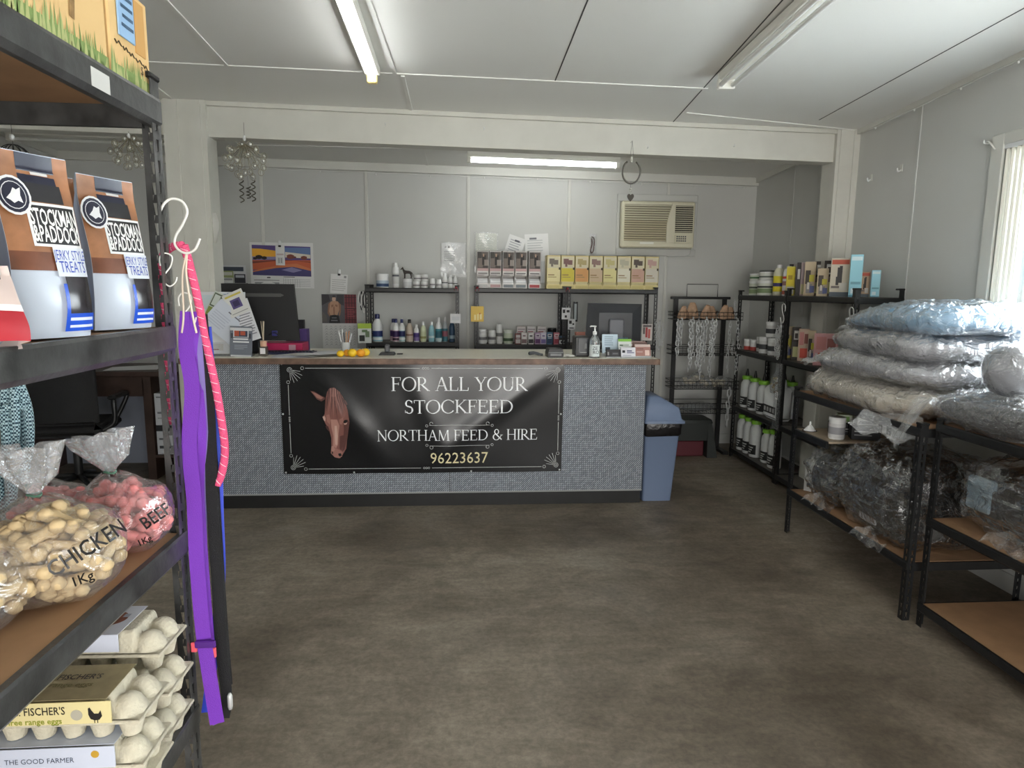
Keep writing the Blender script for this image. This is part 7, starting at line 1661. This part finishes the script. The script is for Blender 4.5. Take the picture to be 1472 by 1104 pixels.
# dark beds in crackling clear bags on the lower boards
M_DK = mat('black_canvas_bed', (20, 21, 23), .6, noise=(20, .2))
def dark_bed(label, loc, hx, hy, hz, seed, rz, extra=()):
    t = thing('pet_bed', label, 'pet bed', loc, rz, 'dark bagged pet beds')
    fc = cushion_pts(hx*.88, hy*.88, hz*.86, 4.5, .35)
    MB().grid(lambda u, v: (lambda p, k: (p[0]*k, p[1]*k, max(.002, p[2]*(1+.25*nz(p, 5, seed+1))+hz*.88)))(fc(u, v), 1+.10*nz(fc(u, v), 6, seed)), 40, 22).build('folded_bed', M_DK, t, True)
    MB().rbox(-hx*.91, -hx*.84, -hy*.45, hy*.4, hz*.45, hz*1.25, .01).build('side_panel', mat('slate_panel', (44, 46, 50), .5, noise=(60, .2)), t)
    for nm, b, m in extra: MB().rbox(*b, .01).build(nm, m, t)
    f = cushion_pts(hx*1.05, hy*1.05, hz*1.05, 4.0, .4)
    def g(u, v):
        p = Vector(f(u, v)); n = Vector((p.x/hx**2, p.y/hy**2, p.z/hz**2)).normalized(); p += n*(abs(nz(p, 11, seed))*.05+abs(nz(p, 27, seed+2))*.03-.02)
        return (p.x, p.y, max(.001, p.z+hz))
    MB().grid(g, 80, 44).build('clear_bag', M_WRAPD, t, 25)
    MB().grid(lambda u, v: (-hx-.02-.07*v+.01*math.sin(u*11), lerp(-.08, .10, u)*(1+.4*v)-hy*.6, .03+.06*u*(1-v)+.012*math.sin(u*17+v*6)), 18, 8).build('bag_mouth', M_WRAPD, t, 25)
    return t
dark_bed('dark pet bed in a crackling clear bag at the far end of the bottom board', (2.44, 3.76, .301), .26, .20, .175, 3, .06)
dark_bed('dark pet bed in a clear bag beside the near post of the stacked bed shelf', (2.425, 3.235, .301), .285, .33, .235, 6, -.04, (('grey_fleece_edge', (-.24,-.21,-.05,.10,.06,.20), M_GREYF),))
dark_bed('dark and pale blue pet bed in a clear bag on the middle board', (2.50, 2.50, .546), .25, .27, .17, 9, .02, (('blue_panel', (-.235,-.20,.06,.20,.10,.25), M_BLUEG),))
# half-width shelf board under the cream bed with small goods
t = thing('half_shelf', 'short shelf board with white tub at the far end of the stacked bed shelf', 'shelf', (2.155, 4.03, 0))
MB().box(.012, .50, -.38, 0, .704, .716).build('shelf_board', mat('pale_mdf', (176, 160, 138), .6, noise=(14, .1)), t)
MB().rbox(-.002, .016, -.38, 0, .672, .716, .003).build('rail', M_STEEL, t); MB().box(.30, .33, -.38, -.35, .30, .704).build('support_leg', M_STEEL, t); MB().box(.47, .50, -.38, -.35, .30, .704).build('support_leg', M_STEEL, t)
tub('white screw top tub on the short shelf board', (2.262, 3.735, .717), .135, .046, M_WHITE, M_WHITE, [(.1,.9),(.3,.7)], [(206,206,206),(150,150,154)], rotz=-1.1, lid_h=.2)
carton('dark carton with white lines of print on the short shelf board', (2.40, 3.86, .717), .20, .09, .07, (36,36,40), [(.1,.9,.5,.6,(180,180,180)), (.2,.8,.3,.36,(150,150,150))], -.35)
carton('second dark carton with small print behind the white tub', (2.43, 3.72, .717), .16, .08, .085, (40,40,44), [(.1,.9,.55,.65,(180,180,180)), (.1,.7,.3,.38,(150,150,150))], -.35)
carton('green and white carton lying on the dark carton', (2.42, 3.88, .789), .13, .08, .05, (186,196,170), [(.1,.5,.2,.8,(110,150,70)), (.55,.9,.3,.7,(222,222,214))], -.4)
carton('grey and white carton stacked on the second dark carton', (2.44, 3.73, .804), .12, .07, .05, (176,178,176), [(.1,.9,.2,.5,(90,92,94))], -.3)
t = thing('funnel', 'small white funnel upside down on the short shelf board', 'funnel', (2.215, 3.955, .717))
MB().lathe([(.038,0),(.036,.004),(.012,.035),(.007,.038),(.005,.06),(0,.06)], 16).build('cone', M_WHITE, t, 40); MB().lathe([(.045,0),(.045,.003)], 18).build('rim', mat('dark_rim', (70, 60, 60), .5), t, 40)
carton('white carton with a black circle badge on the far end of the bottom board', (2.30, 3.985, .301), .13, .05, .19, (196,196,194), [(.55,1,.0,1,(34,34,36)), (.15,.40,.15,.30,(60,60,60))], -.9)
carton('grey carton standing behind the badge carton on the bottom board', (2.48, 3.99, .301), .16, .05, .30, (150,152,154), [(.1,.9,.5,.55,(110,110,112))], -.6)
